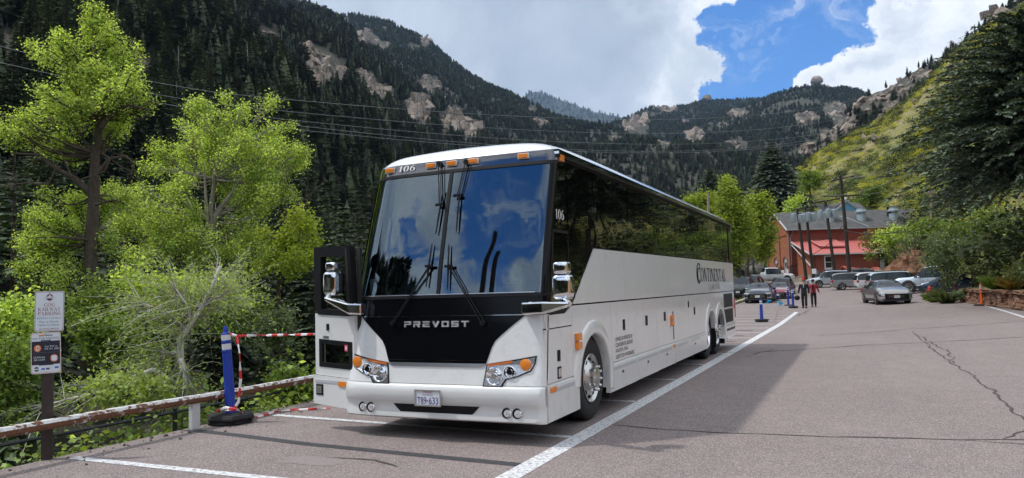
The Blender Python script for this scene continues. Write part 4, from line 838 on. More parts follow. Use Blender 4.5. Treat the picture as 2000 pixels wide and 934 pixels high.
# flares
for cy_, r0, a0, a1 in ((1.87, .60, -14, 178), (9.91, .585, 10, 176), (11.10, .585, -16, 168)):
    rows = []
    for i in range(41):
        a = radians(a0+(a1-a0)*i/40); rows.append([(x, cy_+(r0+d)*cos(a), .48+(r0+d)*sin(a)) for d, x in ((-.012, -.10), (-.012, .012), (.0, .028), (.03, .032), (.10, .026), (.155, .010), (.165, -.004))])
    MB().grid(rows).obj('wheel_arch_flare', WHITE, bus, sharp=60)
    MB().grid([[(x, cy_+.66*cos(radians(a)), .48+.66*sin(radians(a))) for x in (-.02, -.75)] for a in range(-25, 206, 10)]).obj('wheel_well', DARKHOLE, bus)
# latches, lamps and grilles on the side
for y, z in ((.62, .91), (3.14, 1.11), (4.36, 1.11), (5.56, 1.12), (8.08, 1.12), (7.5, 1.27)):
    w_ = .10 if y > .7 else .085; h_ = .15 if y > .7 and y != 7.5 else .12
    l = side_panel('latch', R4(y, y+w_*(1.2 if y > 4 else 1), z-h_/2, z+h_/2), SATIN, .006, .006); side_panel('latch_pull', R4(y+.015, y+w_-.015, z-.05, z-.01), BLACK, .012, .006, parent=l)
l = side_panel('corner_lamp', R4(.61, .72, .66, .79), SATIN, .006, .006); side_panel('corner_lens', R4(.625, .705, .68, .77), LAMPBASE, .010, .006, parent=l)
side_panel('fuel_flap', R4(7.44, 7.58, 1.15, 1.38), WHITE_D, .006, .005)
for y, z in ((1.14, 1.03), (5.94, 1.04)):
    f = side_panel('marker_housing', R4(y-.02, y+.17, z-.11, z+.10), PALE, .012, .012)
    for q in (-.055, .045): MB().box((.035, y+.085, z+q), (.045, .15, .085)).obj('marker_lens', AMBER, f, bevel=.008)
for k in range(14): side_panel('vent_slot', R4(6.19, 6.27, .70+.035*k, .722+.035*k), DARKHOLE, .004, .003)
for lo, hi in ((.68, 1.02), (1.06, 1.40)):
    f = side_panel('side_grille', R4(11.72, 13.02, lo, hi), GREYGR, .008, .01)
    for k in range(9): MB().box((.016, 12.37, lo+.03+k*.035), (.014, 1.26, .008)).obj('louvre', MATS['satin_black'], f)
for k in range(5): side_panel('vent_slot', R4(11.95+.26*k, 12.13+.26*k, .48, .54), DARKHOLE, .018, .004)
# black glass band
side_panel('window_band', [(.37, 1.367), (.93, 1.367), (1.15, 1.462), (1.985, 2.138), (12.98, 2.178), (13.42, 2.165), (13.42, 3.145), (.82, 3.145), (.64, 2.5), (.51, 2.0)], SATIN, -.012)
def pane(o, name='side_window'): return MB().poly(o, [], near(.001), .008).obj(name, SGLASS, bus)
dw = pane([(.48, 1.50), (1.05, 1.50), (1.05, 2.27), (.62, 2.27)], 'driver_window'); pane([(.63, 2.31), (1.05, 2.31), (1.05, 3.11), (.84, 3.11)])
MB().poly([(.44, 1.47), (1.075, 1.47), (1.075, 2.30), (.59, 2.30)], [[(.48, 1.50), (1.05, 1.50), (1.05, 2.27), (.62, 2.27)]], near(.006), .01).obj('window_frame', SATIN, dw)
pane([(1.09, 1.455), (1.16, 1.475), (1.98, 2.15), (2.03, 2.152), (2.03, 3.11), (1.09, 3.11)])
y = 2.045
while y < 12.6:
    e = min(y+1.545, 12.72); zb = 2.152+(y-2)*.0037; pane([(y, zb), (e-.015, zb+.005), (e-.015, 3.11), (y, 3.11)]); y = e
MB().poly([(12.80, 2.24), (13.22, 2.20), (13.34, 2.9), (12.80, 3.06)], [], near(.012), .02).obj('rear_quarter_glass', BLACK, bus)
for z, w_, m_, x_ in ((3.155, .03, SATIN, .01), (3.185, .03, CHROME, .018), (3.212, .025, BLACK, .012)): MB().box((x_-.02, 7.15, z), (.06, 12.7, w_)).obj('gutter_rail', m_, bus)
# far side, tail and underside
MB().poly([(.3, .25), (13.36, .25), (13.36, 2.17), (2, 2.13), (1.1, 1.4), (.42, 1.37)], [arc(1.87, .48, .6, 0, 360)[:-1], arc(10.5, .48, 1.1, 0, 180)], lambda a, e, d: (-BW+d, max(a, .55), e), .02).obj('far_side_panel', WHITE, bus)
MB().poly([(.62, 1.38), (1.1, 1.4), (2, 2.14), (13.36, 2.175), (13.36, 3.2), (1.24, 3.2), (.98, 2.5)], [], lambda a, e, d: (-BW-.002+d, a, e), .02).obj('far_side_window', SGLASS, bus)
tail = [[(x, 13.36+(.12 if abs(x-XM) < 1.2 else .0), z) for x in np.linspace(-2.6, 0, 9)] for z in (.3, .62, 1.4, 2.2, 3.1, 3.2)]
MB().grid(tail).obj('rear_panel', WHITE, bus); MB().box((-1.3, 13.49, 1.9), (2.2, .03, 1.0)).obj('rear_window', SGLASS, bus)
for x in (-.06, -2.54): MB().box((x, 13.45, 1.0), (.14, .06, .5)).obj('tail_lamp', RED, bus, bevel=.01)
MB().box((-.02, 13.35, 1.05), (.07, .1, .1)).obj('side_tail_lamp', RED, bus, bevel=.01)
MB().box((-1.3, 6.9, .74), (1.15, 12.6, .55)).box((-1.3, 6.0, .62), (2.2, 5.6, .5)).box((-1.3, .85, .45), (2.3, .8, .35)).box((-1.3, 12.6, .6), (2.4, 1.3, .5)).obj('underbody', DARKHOLE, bus)
# interior seen through the windscreen
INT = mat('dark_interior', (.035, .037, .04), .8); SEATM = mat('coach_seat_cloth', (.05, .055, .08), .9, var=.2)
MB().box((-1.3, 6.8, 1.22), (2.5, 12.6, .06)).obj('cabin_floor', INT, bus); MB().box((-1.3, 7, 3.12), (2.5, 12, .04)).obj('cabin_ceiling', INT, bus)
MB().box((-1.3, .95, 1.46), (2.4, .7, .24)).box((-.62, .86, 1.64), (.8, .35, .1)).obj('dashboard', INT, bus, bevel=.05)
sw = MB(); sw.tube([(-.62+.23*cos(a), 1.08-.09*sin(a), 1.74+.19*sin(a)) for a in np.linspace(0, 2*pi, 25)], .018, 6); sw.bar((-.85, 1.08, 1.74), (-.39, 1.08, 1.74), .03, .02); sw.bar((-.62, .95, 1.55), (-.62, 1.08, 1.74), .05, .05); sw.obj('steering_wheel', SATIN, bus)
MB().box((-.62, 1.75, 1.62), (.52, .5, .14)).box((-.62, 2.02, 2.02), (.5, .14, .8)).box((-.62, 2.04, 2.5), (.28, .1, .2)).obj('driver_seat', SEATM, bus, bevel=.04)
st = MB(); st.box((0, 0, .0), (.46, .48, .14)).box((0, .27, .42), (.46, .12, .86))
st0 = None
for r_ in range(4):
    for x in (-.42, -.9, -1.75, -2.2):
        if r_ == 0 and x > -1: continue
        if st0 is None: st0 = st.obj('passenger_seat', SEATM, bus, bevel=.04); o = st0
        else: o = st0.copy(); COL.objects.link(o)
        o.location = (x, 2.3+.85*r_, 1.68)
for x in (-.68, -1.9): MB().box((x, 1.05, 2.86), (1.05, .02, .34)).obj('sun_blind', INT, bus)
MB().box((-2.36, .56, 1.74), (.09, .01, .17)).obj('permit_card', PALE, bus)
# headlamps (right one seen close, mirrored for the other)
def front_poly(name, pts, m_, parent, off, dep=.03, mir=False, sub=10):
    """Arbitrary outline on the front skin, cut along its length so it follows the bow."""
    P = [(2*XM-x, z) if mir else (x, z) for x, z in pts]
    tri = geometry.tessellate_polygon([[Vector((x, z, 0)) for x, z in P]]); mb = MB(); k = len(P)
    mb.add([(x, Yf(x, z)-off, z) for x, z in P], [tuple(q) for q in tri]); mb.add([(x, Yf(x, z)-off, z) for x, z in P]+[(x, Yf(x, z)+dep, z) for x, z in P], [(i, (i+1) % k, k+(i+1) % k, k+i) for i in range(k)])
    return mb.obj(name, m_, parent)
def seg(pts, n=4):
    out = []
    for a, e in zip(pts, pts[1:]+pts[:1]): out += [(a[0]+(e[0]-a[0])*i/n, a[1]+(e[1]-a[1])*i/n) for i in range(n)]
    return out
def fdisc(name, x, z, r, m_, parent, off, h=.02, n=20, rz=None):
    M = Matrix.Translation((x, Yf(x, z)-off, z)) @ Matrix.Rotation(pi/2, 4, 'X'); return MB().lathe([(r, -h), (r, 0), (r*.86, .008), (0, .008)], n, M).obj(name, m_, parent)
hl = [(-.665, .852), (-.36, .898), (-.085, .945), (-.10, .86), (-.145, .785), (-.30, .72), (-.425, .69), (-.475, .612), (-.70, .612)]
for mir in (False, True):
    X = (lambda x: 2*XM-x) if mir else (lambda x: x)
    hh = front_poly('headlamp', seg(hl), SATIN, bus, .010, .03, mir)
    inn = [(-.655, .84), (-.36, .885), (-.098, .93), (-.112, .86), (-.155, .795), (-.305, .732), (-.437, .70), (-.487, .624), (-.686, .624)]
    front_poly('lamp_bowl', seg(inn), LAMPBASE, hh, .0125, .01, mir)
    for x, z, r, m_ in ((-.565, .725, .098, CHROME), (-.385, .775, .068, CHROME), (-.205, .85, .062, AMBER)):
        M = Matrix.Translation((X(x), Yf(X(x), z)-.022, z)) @ Matrix.Rotation(pi/2, 4, 'X')
        MB().lathe([(r, -.02), (r, .008), (r*.9, .012), (r*.8, .0), (r*.4, -.012), (r*.3, .004), (0, .006)] if m_ is CHROME else [(r, -.02), (r, .006), (r*.7, .014), (0, .016)], 24, M).obj('lamp' if m_ is CHROME else 'turn_signal', m_, hh)
    fdisc('bulb', X(-.565), .725, .03, LENS if False else ALLOY, hh, .036, .01); fdisc('projector', X(-.385), .775, .03, BLACK, hh, .034, .01)
    front_poly('amber_strip', seg([(-.645, .826), (-.36, .868), (-.365, .892), (-.655, .848)], 3), AMBER_D, hh, .018, .01, mir)
    for x in (-.43, -.31):
        z = .338; f = fdisc('fog_lamp', X(x), z, .058, SATIN, bus, -.006, .02); fdisc('fog_ring', X(x)+.012, z, .046, CHROME, f, -.002, .01); fdisc('fog_lens', X(x)+.012, z, .036, LAMPBASE, f, .002, .01)
        for q in range(6): fdisc('led', X(x)+.012+.02*cos(q*pi/3), z+.02*sin(q*pi/3), .006, PALE, f, .012, .004, 8)
    front_poly('fog_recess', seg([(-.56, .27), (-.50, .385), (-.24, .40), (-.25, .285)], 3), WHITE_D, bus, -.008, .01, mir)
# number plate
pl_ = MB().box((-1.35, Yf(-1.35, .48)-.055, .48), (.31, .012, .16)); pl_ = pl_.obj('number_plate', mat('plate_white', (.72, .74, .78), .4), bus)
py = Yf(-1.35, .48)-.062; PBLUE = mat('plate_blue', (.02, .05, .28), .5); PRED = mat('plate_red', (.5, .03, .05), .5)
f = MB(); [f.box((-1.35+a, py-.002, .48+c_), (w_, .012, h_)) for a, c_, w_, h_ in ((0, .083, .335, .014), (0, -.083, .335, .014), (-.161, 0, .013, .152), (.161, 0, .013, .152))]; f.obj('plate_frame', ALLOY, pl_)
text('T89', PBLUE, pl_, (-1.485, py, .415), (1, 0, 0), (0, 0, 1), .115, .075); text('633', PBLUE, pl_, (-1.335, py, .415), (1, 0, 0), (0, 0, 1), .115, .075)
text('TEXAS', PRED, pl_, (-1.35, py, .532), (1, 0, 0), (0, 0, 1), .12, .022, align='C'); text('MOTOR BUS', PBLUE, pl_, (-1.35, py, .507), (1, 0, 0), (0, 0, 1), .13, .014, align='C'); fdisc('plate_star', -1.353, .452, .008, PRED, pl_, .068, .004, 8)
# PREVOST letters in chrome, cut from bars
def block_word(word, x0, x1, z0, z1):
    n = len(word); adv = (x1-x0)/(n-.22); w = adv*.74; h = z1-z0; t_ = h*.24; root = None
    for i, ch in enumerate(word):
        a = x0+i*adv; mb = MB()
        def B(p, q, r_, s_):
            xc = a+w*(p+q)/2; zc = z0+h*(r_+s_)/2; mb.box((xc, Yf(xc, zc)-.016, zc), (w*(q-p), .014, h*(s_-r_)))
        tw, th = .24, .24
        if ch in 'PR': B(0, 1, 1-th, 1); B(1-tw, 1, .45, 1-th); B(.0, 1, .38, .38+th*.9); B(0, tw, 0, .34)
        if ch == 'R': mb.bar((a+w*.55, Yf(a, z0)-.016, z0+h*.36), (a+w*.9, Yf(a, z0)-.016, z0+.002), .012, w*.26)
        if ch == 'E': B(0, 1, 1-th, 1); B(0, .92, .40, .40+th*.8); B(0, 1, 0, th); B(0, tw, th, .40)
        if ch == 'V': mb.bar((a+w*.12, Yf(a, z1)-.016, z1-.002), (a+w*.5, Yf(a, z0)-.016, z0+.002), .013, w*.24); mb.bar((a+w*.88, Yf(a, z1)-.016, z1-.002), (a+w*.5, Yf(a, z0)-.019, z0+.002), .013, w*.24)
        if ch == 'O': B(0, 1, 1-th, 1); B(0, 1, 0, th); B(0, tw, th, 1-th); B(1-tw, 1, th, 1-th)
        if ch == 'S': B(0, 1, 1-th, 1); B(0, tw, .5, 1-th); B(0, 1, .38, .38+th); B(1-tw, 1, th, .38); B(0, 1, 0, th)
        if ch == 'T': B(0, 1, 1-th, 1); B(.38, .62, 0, 1-th)
        mb.obj('chrome_letter', mat('satin_chrome', (.9, .91, .92), .42, 1.0), hood)
block_word('PREVOST', -1.725, -.885, 1.252, 1.318)
# marker lamps, fleet number on the header, wipers
for x_ in (-2.21, -1.60, -1.31, -1.02, -.385):
    p = (x_, 0, 3.172); f = MB().box((p[0], Yf(p[0], p[2])-.01, p[2]), (.135, .03, .065)).obj('marker_housing', PALE, bus); MB().box((p[0], Yf(p[0], p[2])-.03, p[2]), (.115, .025, .05)).obj('marker_lens', AMBER, f, bevel=.006)
MB().box((.012, .92, 3.135), (.03, .12, .075)).obj('marker_lens', AMBER, bus, bevel=.006)
a, e = onf(787, 331, .01), onf(813, 328, .01); text('106', PALE, bus, (a[0], Yf(a[0], a[2])-.025, 3.135), (e[0]-a[0], 0, 0.0), (0, .45, 1), None, .075, serif=True, slant=.2, name='fleet_number') if False else None
uxv = Vector((1, 0.0, 0)); text('106', PALE, bus, (-2.07, Yf(-1.95, 3.13)-.014, 3.137), uxv, Vector((0, .3, .954)), .235, .075, serif=True, slant=.15, name='fleet_number')
text('106', PALE, bus, (.004, .70, 2.42), (0, 1, 0), (0, 0, 1), .25, .115, serif=True, name='fleet_number')
def wiper(piv, mid, b0, b1, lower=True):
    w = thing('wiper', (0, 0, 0), None, None, parent=bus); p, q = onf(*piv, .05), onf(*mid, .05)
    dx = np.array([.035, 0, .01]); s = MB(); s.tube([p, q], .008, 6); s.tube([p+dx, q+dx*.6], .006, 6); s.tube([p-[0, .0, 0], p+[0, .05, 0]], .03, 10); s.obj('wiper_arm', SATIN, w)
    a, e = onf(*b0, .035), onf(*b1, .035); k = [a+(e-a)*i/6 for i in range(7)]; k = [np.array([x, Yf(x, z)-.035, z]) for x, _, z in k]; s = MB(); s.tube(k, [.007, .010, .012, .014, .012, .010, .007], 6); s.obj('wiper_blade', SATIN, w); s = MB(); s.box(q, (.10, .02, .03)); s.obj('wiper_clip', SATIN, w)
wiper((765, 631), (838, 520), (844, 476), (832, 561)); wiper((941, 632), (876, 520), (877, 478), (874, 566))
wiper((856, 319), (858, 400), (866, 372), (851, 457)); wiper((909, 316), (893, 382), (898, 372), (891, 455))
# lettering on the side
text('CONTINENTAL', INK, bus, (.006, 8.60, 1.70), (0, 1, 0.0), (0, 0, 1), 3.5, .30, serif=True, name='coach_name')
text('C', INK, bus, (.0065, 8.50, 1.66), (0, 1, 0), (0, 0, 1), .38, .43, serif=True, name='coach_name')
text('CHARTERS', GOLD, bus, (.006, 9.80, 1.53), (0, 1, 0), (0, 0, 1), 1.45, .12, serif=True, name='coach_subtitle')
for i, (l, w_) in enumerate((('OWNED & OPERATED BY:', .84), ('CONTINENTAL BUSLINES', .84), ('HOUSTON, TEXAS', .58), ('USDOT-570114 MC004161BC', .90))): text(l, INK, bus, (.003, 2.76, .905-.078*i), (0, 1, 0), (0, 0, 1), w_, .055, name='operator_lettering')
# wheels
def wheel(y, x, front, deep):
    w = thing('wheel', (x, y, .52), None, None, parent=bus); M = Matrix.Rotation(pi/2, 4, 'Y')
    MB().lathe([(.30, -.29), (.42, -.30), (.50, -.27), (.52, -.22), (.52, -.07), (.505, -.025), (.47, .0), (.42, .008), (.36, .004), (.31, -.012), (.298, -.03)], 48, M).obj('tyre', RUBBER, w)
    tr_ = MB()
    for k in range(40):
        a = 2*pi*k/40; tr_.box((-.145, .52*cos(a), .52*sin(a)), (.16, .03, .012), M=Matrix.Rotation(a-pi/2, 3, 'X'))
    if front:
        rim = MB().lathe([(.302, -.03), (.302, .0), (.292, .006), (.278, -.01), (.262, -.035), (.245, -.04), (.19, -.005), (.165, .02), (.14, .03), (.135, .07), (.10, .085), (0, .088)], 40, M).obj('rim', ALLOY, w)
        for k in range(10):
            a = 2*pi*(k+.5)/10; Mh = M @ Matrix.Translation((.225*cos(a), .225*sin(a), -.018)) @ Matrix.Rotation(a, 4, 'Z') @ Matrix.Diagonal((.75, 1.15, 1, 1)); MB().lathe([(.03, -.02), (.03, .0), (.026, .001), (0, .001)], 14, Mh).obj('hand_hole', DARKHOLE, w)
            Mn = M @ Matrix.Translation((.148*cos(a+.3), .148*sin(a+.3), .03)); MB().lathe([(.02, -.01), (.02, .05), (.016, .065), (0, .07)], 10, Mn).obj('lug_nut', CHROME, w)
    else:
        MB().lathe([(.302, -.03), (.302, .0), (.292, .004), (.283, -.02), (.272, -.16), (.20, -.19), (.15, -.18), (.14, -.08), (.12, -.06), (0, -.058)], 40, M).obj('rim', CHROME, w)
        for k in range(10): a = 2*pi*k/10; MB().lathe([(.018, -.01), (.018, .04), (0, .05)], 8, M @ Matrix.Translation((.17*cos(a), .17*sin(a), -.185))).obj('lug_nut', CHROME, w)
    w.rotation_euler = (.2, 0, 0); return w
wheel(1.93, -.07, True, False); wheel(9.93, -.10, False, True); wheel(11.13, -.10, True, True)
MF = Matrix.Rotation(-pi/2, 4, 'Y')
for y in (1.93, 9.93, 11.13): MB().lathe([(.3, -.29), (.42, -.30), (.5, -.27), (.52, -.2), (.52, -.07), (.47, 0), (.3, -.02), (0, -.1)], 32, Matrix.Translation((-BW+.08, y, .52)) @ MF).obj('far_wheel', RUBBER, bus)
# mirrors on chrome arms
def aty(u, v, y): d = ray(u, v); return CAM+d*((y-CAM[1])/d[1])
def slab(path, w_, h_, name, m_, parent, bev):
    mb = MB(); P = [Vector(p) for p in path]; rows = []
    for i, p in enumerate(P):
        k = i/(len(P)-1); rows.append([p+Vector((0, -w_/2, -h_[i]/2)), p+Vector((0, w_/2, -h_[i]/2)), p+Vector((0, w_/2, h_[i]/2)), p+Vector((0, -w_/2, h_[i]/2)), p+Vector((0, -w_/2, -h_[i]/2))])
    mb.grid(rows, smooth=False); mb.add(rows[0][:4], [(0, 1, 2, 3)]); mb.add(rows[-1][:4], [(3, 2, 1, 0)]); return mb.obj(name, m_, parent, fix=True, bevel=bev)
def superbox(c, a, b_, h, p=.42, n=22):
    sg = lambda x: math.copysign(abs(x)**p, x)
    return MB().grid([[(c[0]+a*sg(cos(f))*sg(cos(w)), c[1]+b_*sg(cos(f))*sg(sin(w)), c[2]+h*sg(sin(f))) for w in np.linspace(-pi, pi, 2*n+1)] for f in np.linspace(-pi/2, pi/2, n+1)])
for pix_arm, pix_a, pix_b, yy_, w_ in ((((1021, 603), (1062, 601), (1112, 594)), ((1079, 511), (1108, 536)), ((1077, 536), (1115, 586)), .16, .0), (((711, 604), (684, 603), (638, 583)), ((636, 512), (655, 529)), ((631, 530), (657, 578)), .10, .0)):
    mr = thing('mirror', (0, 0, 0), None, None, parent=bus); ar = [aty(u, v, .26-.1*k) for k, (u, v) in enumerate(pix_arm)]
    slab(ar, .11, (.135, .13, .05), 'mirror_arm', CHROME, mr, .02)
    for nm, ((u0, v0), (u1, v1)) in (('mirror_upper', pix_a), ('mirror_head', pix_b)):
        a, e = aty(u0, v0, yy_), aty(u1, v1, yy_); c_ = (a+e)/2; superbox(c_+np.array([0, .06, 0]), abs(e[0]-a[0])/2, .09, abs(e[2]-a[2])/2-.003).obj(nm, CHROME, mr, sharp=80)
        if nm == 'mirror_head': MB().box(c_+[0, .145, 0], (abs(e[0]-a[0])*.9, .01, abs(e[2]-a[2])*.85), rz=.12).obj('mirror_glass', BLACK, mr)
    s = MB(); q = aty((pix_b[0][0]+pix_b[1][0])/2, pix_b[1][1], yy_+.05); s.tube([ar[2], q+[0, 0, .03]], .03, 8); s.obj('mirror_stalk', CHROME, mr)
# open entrance door, swung out at the far front corner
hin = np.array([-2.47, .30]); outp = np.array([-3.20, .47]); dv = (outp-hin)/np.linalg.norm(outp-hin); DL = float(np.linalg.norm(outp-hin)); nv = np.array([-dv[1], dv[0]])
if nv[1] > 0: nv = -nv
def dpt(a, z, d): q = hin+dv*a-nv*d; return (q[0], q[1], z)   # a = distance from the hinge, d = depth behind the outer skin
door = thing('entrance_door', (0, 0, 0), 'open entrance door', None, parent=bus)
dfn = lambda a, e, d: dpt(a, e, d)
lower = [(.0, .28), (DL, .31), (DL, .66), (0, .635)]; MB().poly(lower, [], lambda a, e, d: dpt(a, e, d-.02), .09).obj('door_skirt', WHITE, door)
hole1 = [(.06, .77), (.62, .79), (.62, 1.08), (.06, 1.05)]
MB().poly([(.0, .64), (DL-.02, .665), (DL-.02, 1.42), (0, 1.39)], [hole1], dfn, .07).obj('door_panel', WHITE, door)
wf = MB().poly([(.0, .75+.0), (.66, .77), (.66, 1.11), (.0, 1.08)][:0] or [(.03, .745), (.65, .765), (.65, 1.105), (.03, 1.075)], [[(.09, .80), (.59, .82), (.59, 1.05), (.09, 1.02)]], lambda a, e, d: dpt(a, e, d-.008), .03).obj('door_low_window', SATIN, door)
MB().poly([(.09, .80), (.59, .82), (.59, 1.05), (.09, 1.02)], [], lambda a, e, d: dpt(a, e, d+.01), .006).obj('pane', clear_glass('smoked_glass', (.25, .25, .23), 1.6), door)
upo = [(.0, 1.39), (.10, 1.385), (DL-.10, 1.405), (DL-.03, 1.46), (DL-.02, 2.25), (.05, 2.235)]; upi = [(.10, 1.46), (.60, 1.47), (.60, 2.12), (.14, 2.11)]
ut = MB().poly(upo, [upi], lambda a, e, d: dpt(a, e, d-.012), .09).obj('door_window_frame', SATIN, door, bevel=.006); MB().poly(upi, [], lambda a, e, d: dpt(a, e, d+.03), .008).obj('door_glass', DGLASS, door)
MB().poly([(.035, 1.41), (.075, 1.41), (.12, 2.20), (.09, 2.2)], [], lambda a, e, d: dpt(a, e, d-.02), .01).obj('door_seal', RUBBER, door)
MB().poly([(-.06, .33), (.0, .33), (.0, 2.2), (-.06, 2.2)], [], lambda a, e, d: dpt(a, e, d+.06), .03).obj('hinge_post', RUBBER, door)
def dbox(name, a0, a1, z0, z1, m_, off, dep=.015, parent=door): return MB().poly([(a0, z0), (a1, z0), (a1, z1), (a0, z1)], [], lambda a, e, d: dpt(a, e, d-off), dep).obj(name, m_, parent)
dbox('door_band', .12, DL-.04, .57, .605, MATS['band_grey'], .026); dbox('side_reflector', .10, .26, .545, .60, AMBER, .034)
l = dbox('corner_lamp', .56, .69, .42, .55, SATIN, .028); dbox('corner_lens', .58, .67, .44, .53, LAMPBASE, .034)
dbox('door_latch', .46, .50, 1.21, 1.29, SATIN, .012); dbox('door_pull', .47, .57, 1.115, 1.14, ALLOY, .006)
k = dbox('no_smoking_sticker', .10, .155, .965, 1.04, mat('sticker_pink', (.75, .10, .20), .5), .014, .003); dbox('sticker_mark', .115, .14, .985, 1.02, PALE, .016, .002)
# roof aerial
MB().tube([(-.5, 1.9, 3.38), (-.44, 1.95, 3.72)], .006, 5).obj('aerial', SATIN, bus)
# ------------------------------------------------------------------ canyon floor past the building, dirt bank
rows = []
for D_ in np.linspace(112, 460, 16): rows.append([(p[0], p[1], 1.75+(D_-112)*.012+.5*float(fbm(p[0]*.05, p[1]*.05, 4, 3))) for p in (at(u, vhor(u), D_) for u in np.linspace(900, 1800, 30))])
MB().grid(rows).obj('canyon_floor', SL_GREEN, kind='structure')
bc = at(1788, 545, 64); rows = []
for i in range(64):
    a = 2*pi*i/63; rr = []
    for k, (r, h) in enumerate([(3.4*(1-q)**.8, -.6+3.9*q**.8) for q in np.linspace(0, 1, 16)]):
        n = 1+.7*float(fbm(1.6*cos(a)+k*.12, 1.6*sin(a), 7, 3))+.55*float(fbm(7*cos(a)+k*.5, 7*sin(a)+k*.3, 8, 4)); rr.append((bc[0]+r*n*cos(a)*1.0, bc[1]+r*n*sin(a)*.8, float(gz(bc[0], bc[1]))+h*(.9+.2*n)))
    rows.append(rr)
MB().grid(rows).obj('dirt_bank', DIRT, kind='structure')

# ------------------------------------------------------------------ rocks
m, t, b, oc = custom('granite')
oi = t.n('ShaderNodeObjectInfo').outputs['Random']
n1 = t.noise(oc, 2.2, 6, .6); n2 = t.noise(oc, 11, 6, .65)
c = t.mix(t.ramp(n1, .35, .65), (.33, .27, .22), (.40, .345, .295)); c = t.mix(t.ramp(oi, 0, 1, 0, .45), c, (.31, .225, .15)); c = t.mix(t.ramp(n2, .5, .7, 0, .7), c, (.12, .105, .095)); t.put(b.inputs['Base Color'], c); b.inputs['Roughness'].default_value = .95
bumpin(t, b, t.math('ADD', n1, t.math('MULTIPLY', n2, .5)), .9, .25); vo = t.n('ShaderNodeTexVoronoi', feature='DISTANCE_TO_EDGE', _Scale=1.5); wv_ = t.vec('ADD', oc, t.vec('SCALE', t.n('ShaderNodeTexNoise', _Scale=1.2).outputs['Color'], .8)); t.t.links.new(wv_, vo.inputs['Vector']); c = t.mix(t.ramp(vo.outputs['Distance'], .0, .07, .85, 0), c, (.05, .045, .04)); t.put(b.inputs['Base Color'], c)
GRAN = m
ROCKS = []
for k in range(7):
    g = np.random.default_rng(900+k); b = bmesh.new()
    P = g.random((13, 3))*2-1; P = np.sign(P)*np.abs(P)**.55*[1, .85, .9]
    for p in P: b.verts.new(p)
    r_ = bmesh.ops.convex_hull(b, input=b.verts); bmesh.ops.delete(b, geom=[q for q in r_['geom_interior'] if isinstance(q, bmesh.types.BMVert)], context='VERTS')
    bmesh.ops.bevel(b, geom=b.edges[:]+b.verts[:], offset=.07, segments=2, affect='EDGES', clamp_overlap=True)
    me = bpy.data.meshes.new('boulder'); b.to_mesh(me); b.free(); me.polygons.foreach_set('use_smooth', [True]*len(me.polygons)); me.set_sharp_from_angle(angle=radians(24)); me.materials.append(GRAN); ROCKS.append(me)
grk = np.random.default_rng(44)
def outcrop(M, u, v, wpx, hpx, n, label, size=.32, group=None, tall=1.0, lean=0.0):
    p = M.find(u, v+hpx*.2); D_ = float((p-CAM) @ FW); k = D_/FPX; e = thing('rock_outcrop', p, label, 'rocks', group); rw, rh = wpx*k/2, hpx*k
    n = int(n*2.6)
    for i in range(n):
        q = grk.random()*2-1; s = max(wpx, hpx)*k*size*.80*(.35+1.1*grk.random()**1.6)
        dv = (grk.random()-.5)*(1-.6*abs(q)**1.5); pu_, pv_ = u+q*wpx*.5, v-(dv+lean*q*.5)*hpx; pm_ = M.find(pu_, pv_); pos = at(pu_, pv_, float((pm_-CAM) @ FW)-.6*s)-p
        o = link('boulder', ROCKS[int(grk.integers(0, 7))], e); o.location = tuple(pos); o.rotation_euler = tuple(grk.normal(size=3)*[.35, .35, 2]); o.scale = (s*(.8+.4*grk.random()), s*(.8+.4*grk.random()), s*tall*(.8+.6*grk.random()))
    return e
outcrop(M_NEAR, 508, 78, 56, 34, 12, 'small grey rock outcrop, highest on the near mountain', .24); outcrop(M_NEAR, 528, 104, 34, 20, 7, 'small pale rocks just under the highest outcrop on the near mountain', .3)
outcrop(M_NEAR, 612, 108, 60, 26, 12, 'upper end of the jagged rock spine on the near mountain', .24, lean=-.5); outcrop(M_NEAR, 640, 142, 78, 62, 26, 'large jagged fan of grey and orange rocks on the near mountain', .19, tall=1.3, lean=-.3)
outcrop(M_NEAR, 708, 158, 44, 36, 13, 'rounded rocks midway down the rock spine of the near mountain', .26); outcrop(M_NEAR, 745, 185, 52, 36, 14, 'rounded tan rocks in the lower half of the rock spine', .25, lean=-.3)
outcrop(M_NEAR, 818, 222, 50, 58, 16, 'tall pale cliff of granite above the coach roof', .26, tall=1.7); outcrop(M_NEAR, 880, 238, 40, 44, 11, 'rounded orange-grey granite domes right of the pale cliff', .34, tall=1.2); outcrop(M_NEAR, 922, 256, 46, 34, 12, 'lowest granite boulders of the spine right above the coach roof', .28, lean=-.3)
outcrop(M_NEAR, 645, 265, 36, 22, 8, 'pale rocks in the trees straight above the left end of the coach', .25)
outcrop(M_SPUR, 720, 80, 44, 30, 11, 'tan crag high on the second mountain', .26, lean=-.4); outcrop(M_SPUR, 752, 90, 20, 14, 6, 'little crag beside the tan crag high on the second mountain', .3); outcrop(M_SPUR, 834, 80, 22, 20, 8, 'dark rocks on the skyline of the second mountain', .3); outcrop(M_SPUR, 838, 166, 36, 30, 11, 'grey crag halfway down the second mountain', .26, lean=-.3); outcrop(M_SPUR, 772, 150, 10, 18, 5, 'thin rock tooth among trees on the second mountain', .3, tall=1.5)
outcrop(M_SPUR, 1040, 216, 14, 10, 5, 'single pale boulder low on the right flank of the second mountain', .4); outcrop(M_SPUR, 1058, 242, 22, 12, 6, 'pair of pale boulders over the coach roof corner', .35); outcrop(M_SPUR, 1200, 272, 14, 18, 5, 'pale boulder standing in the trees left of the canyon head', .4)
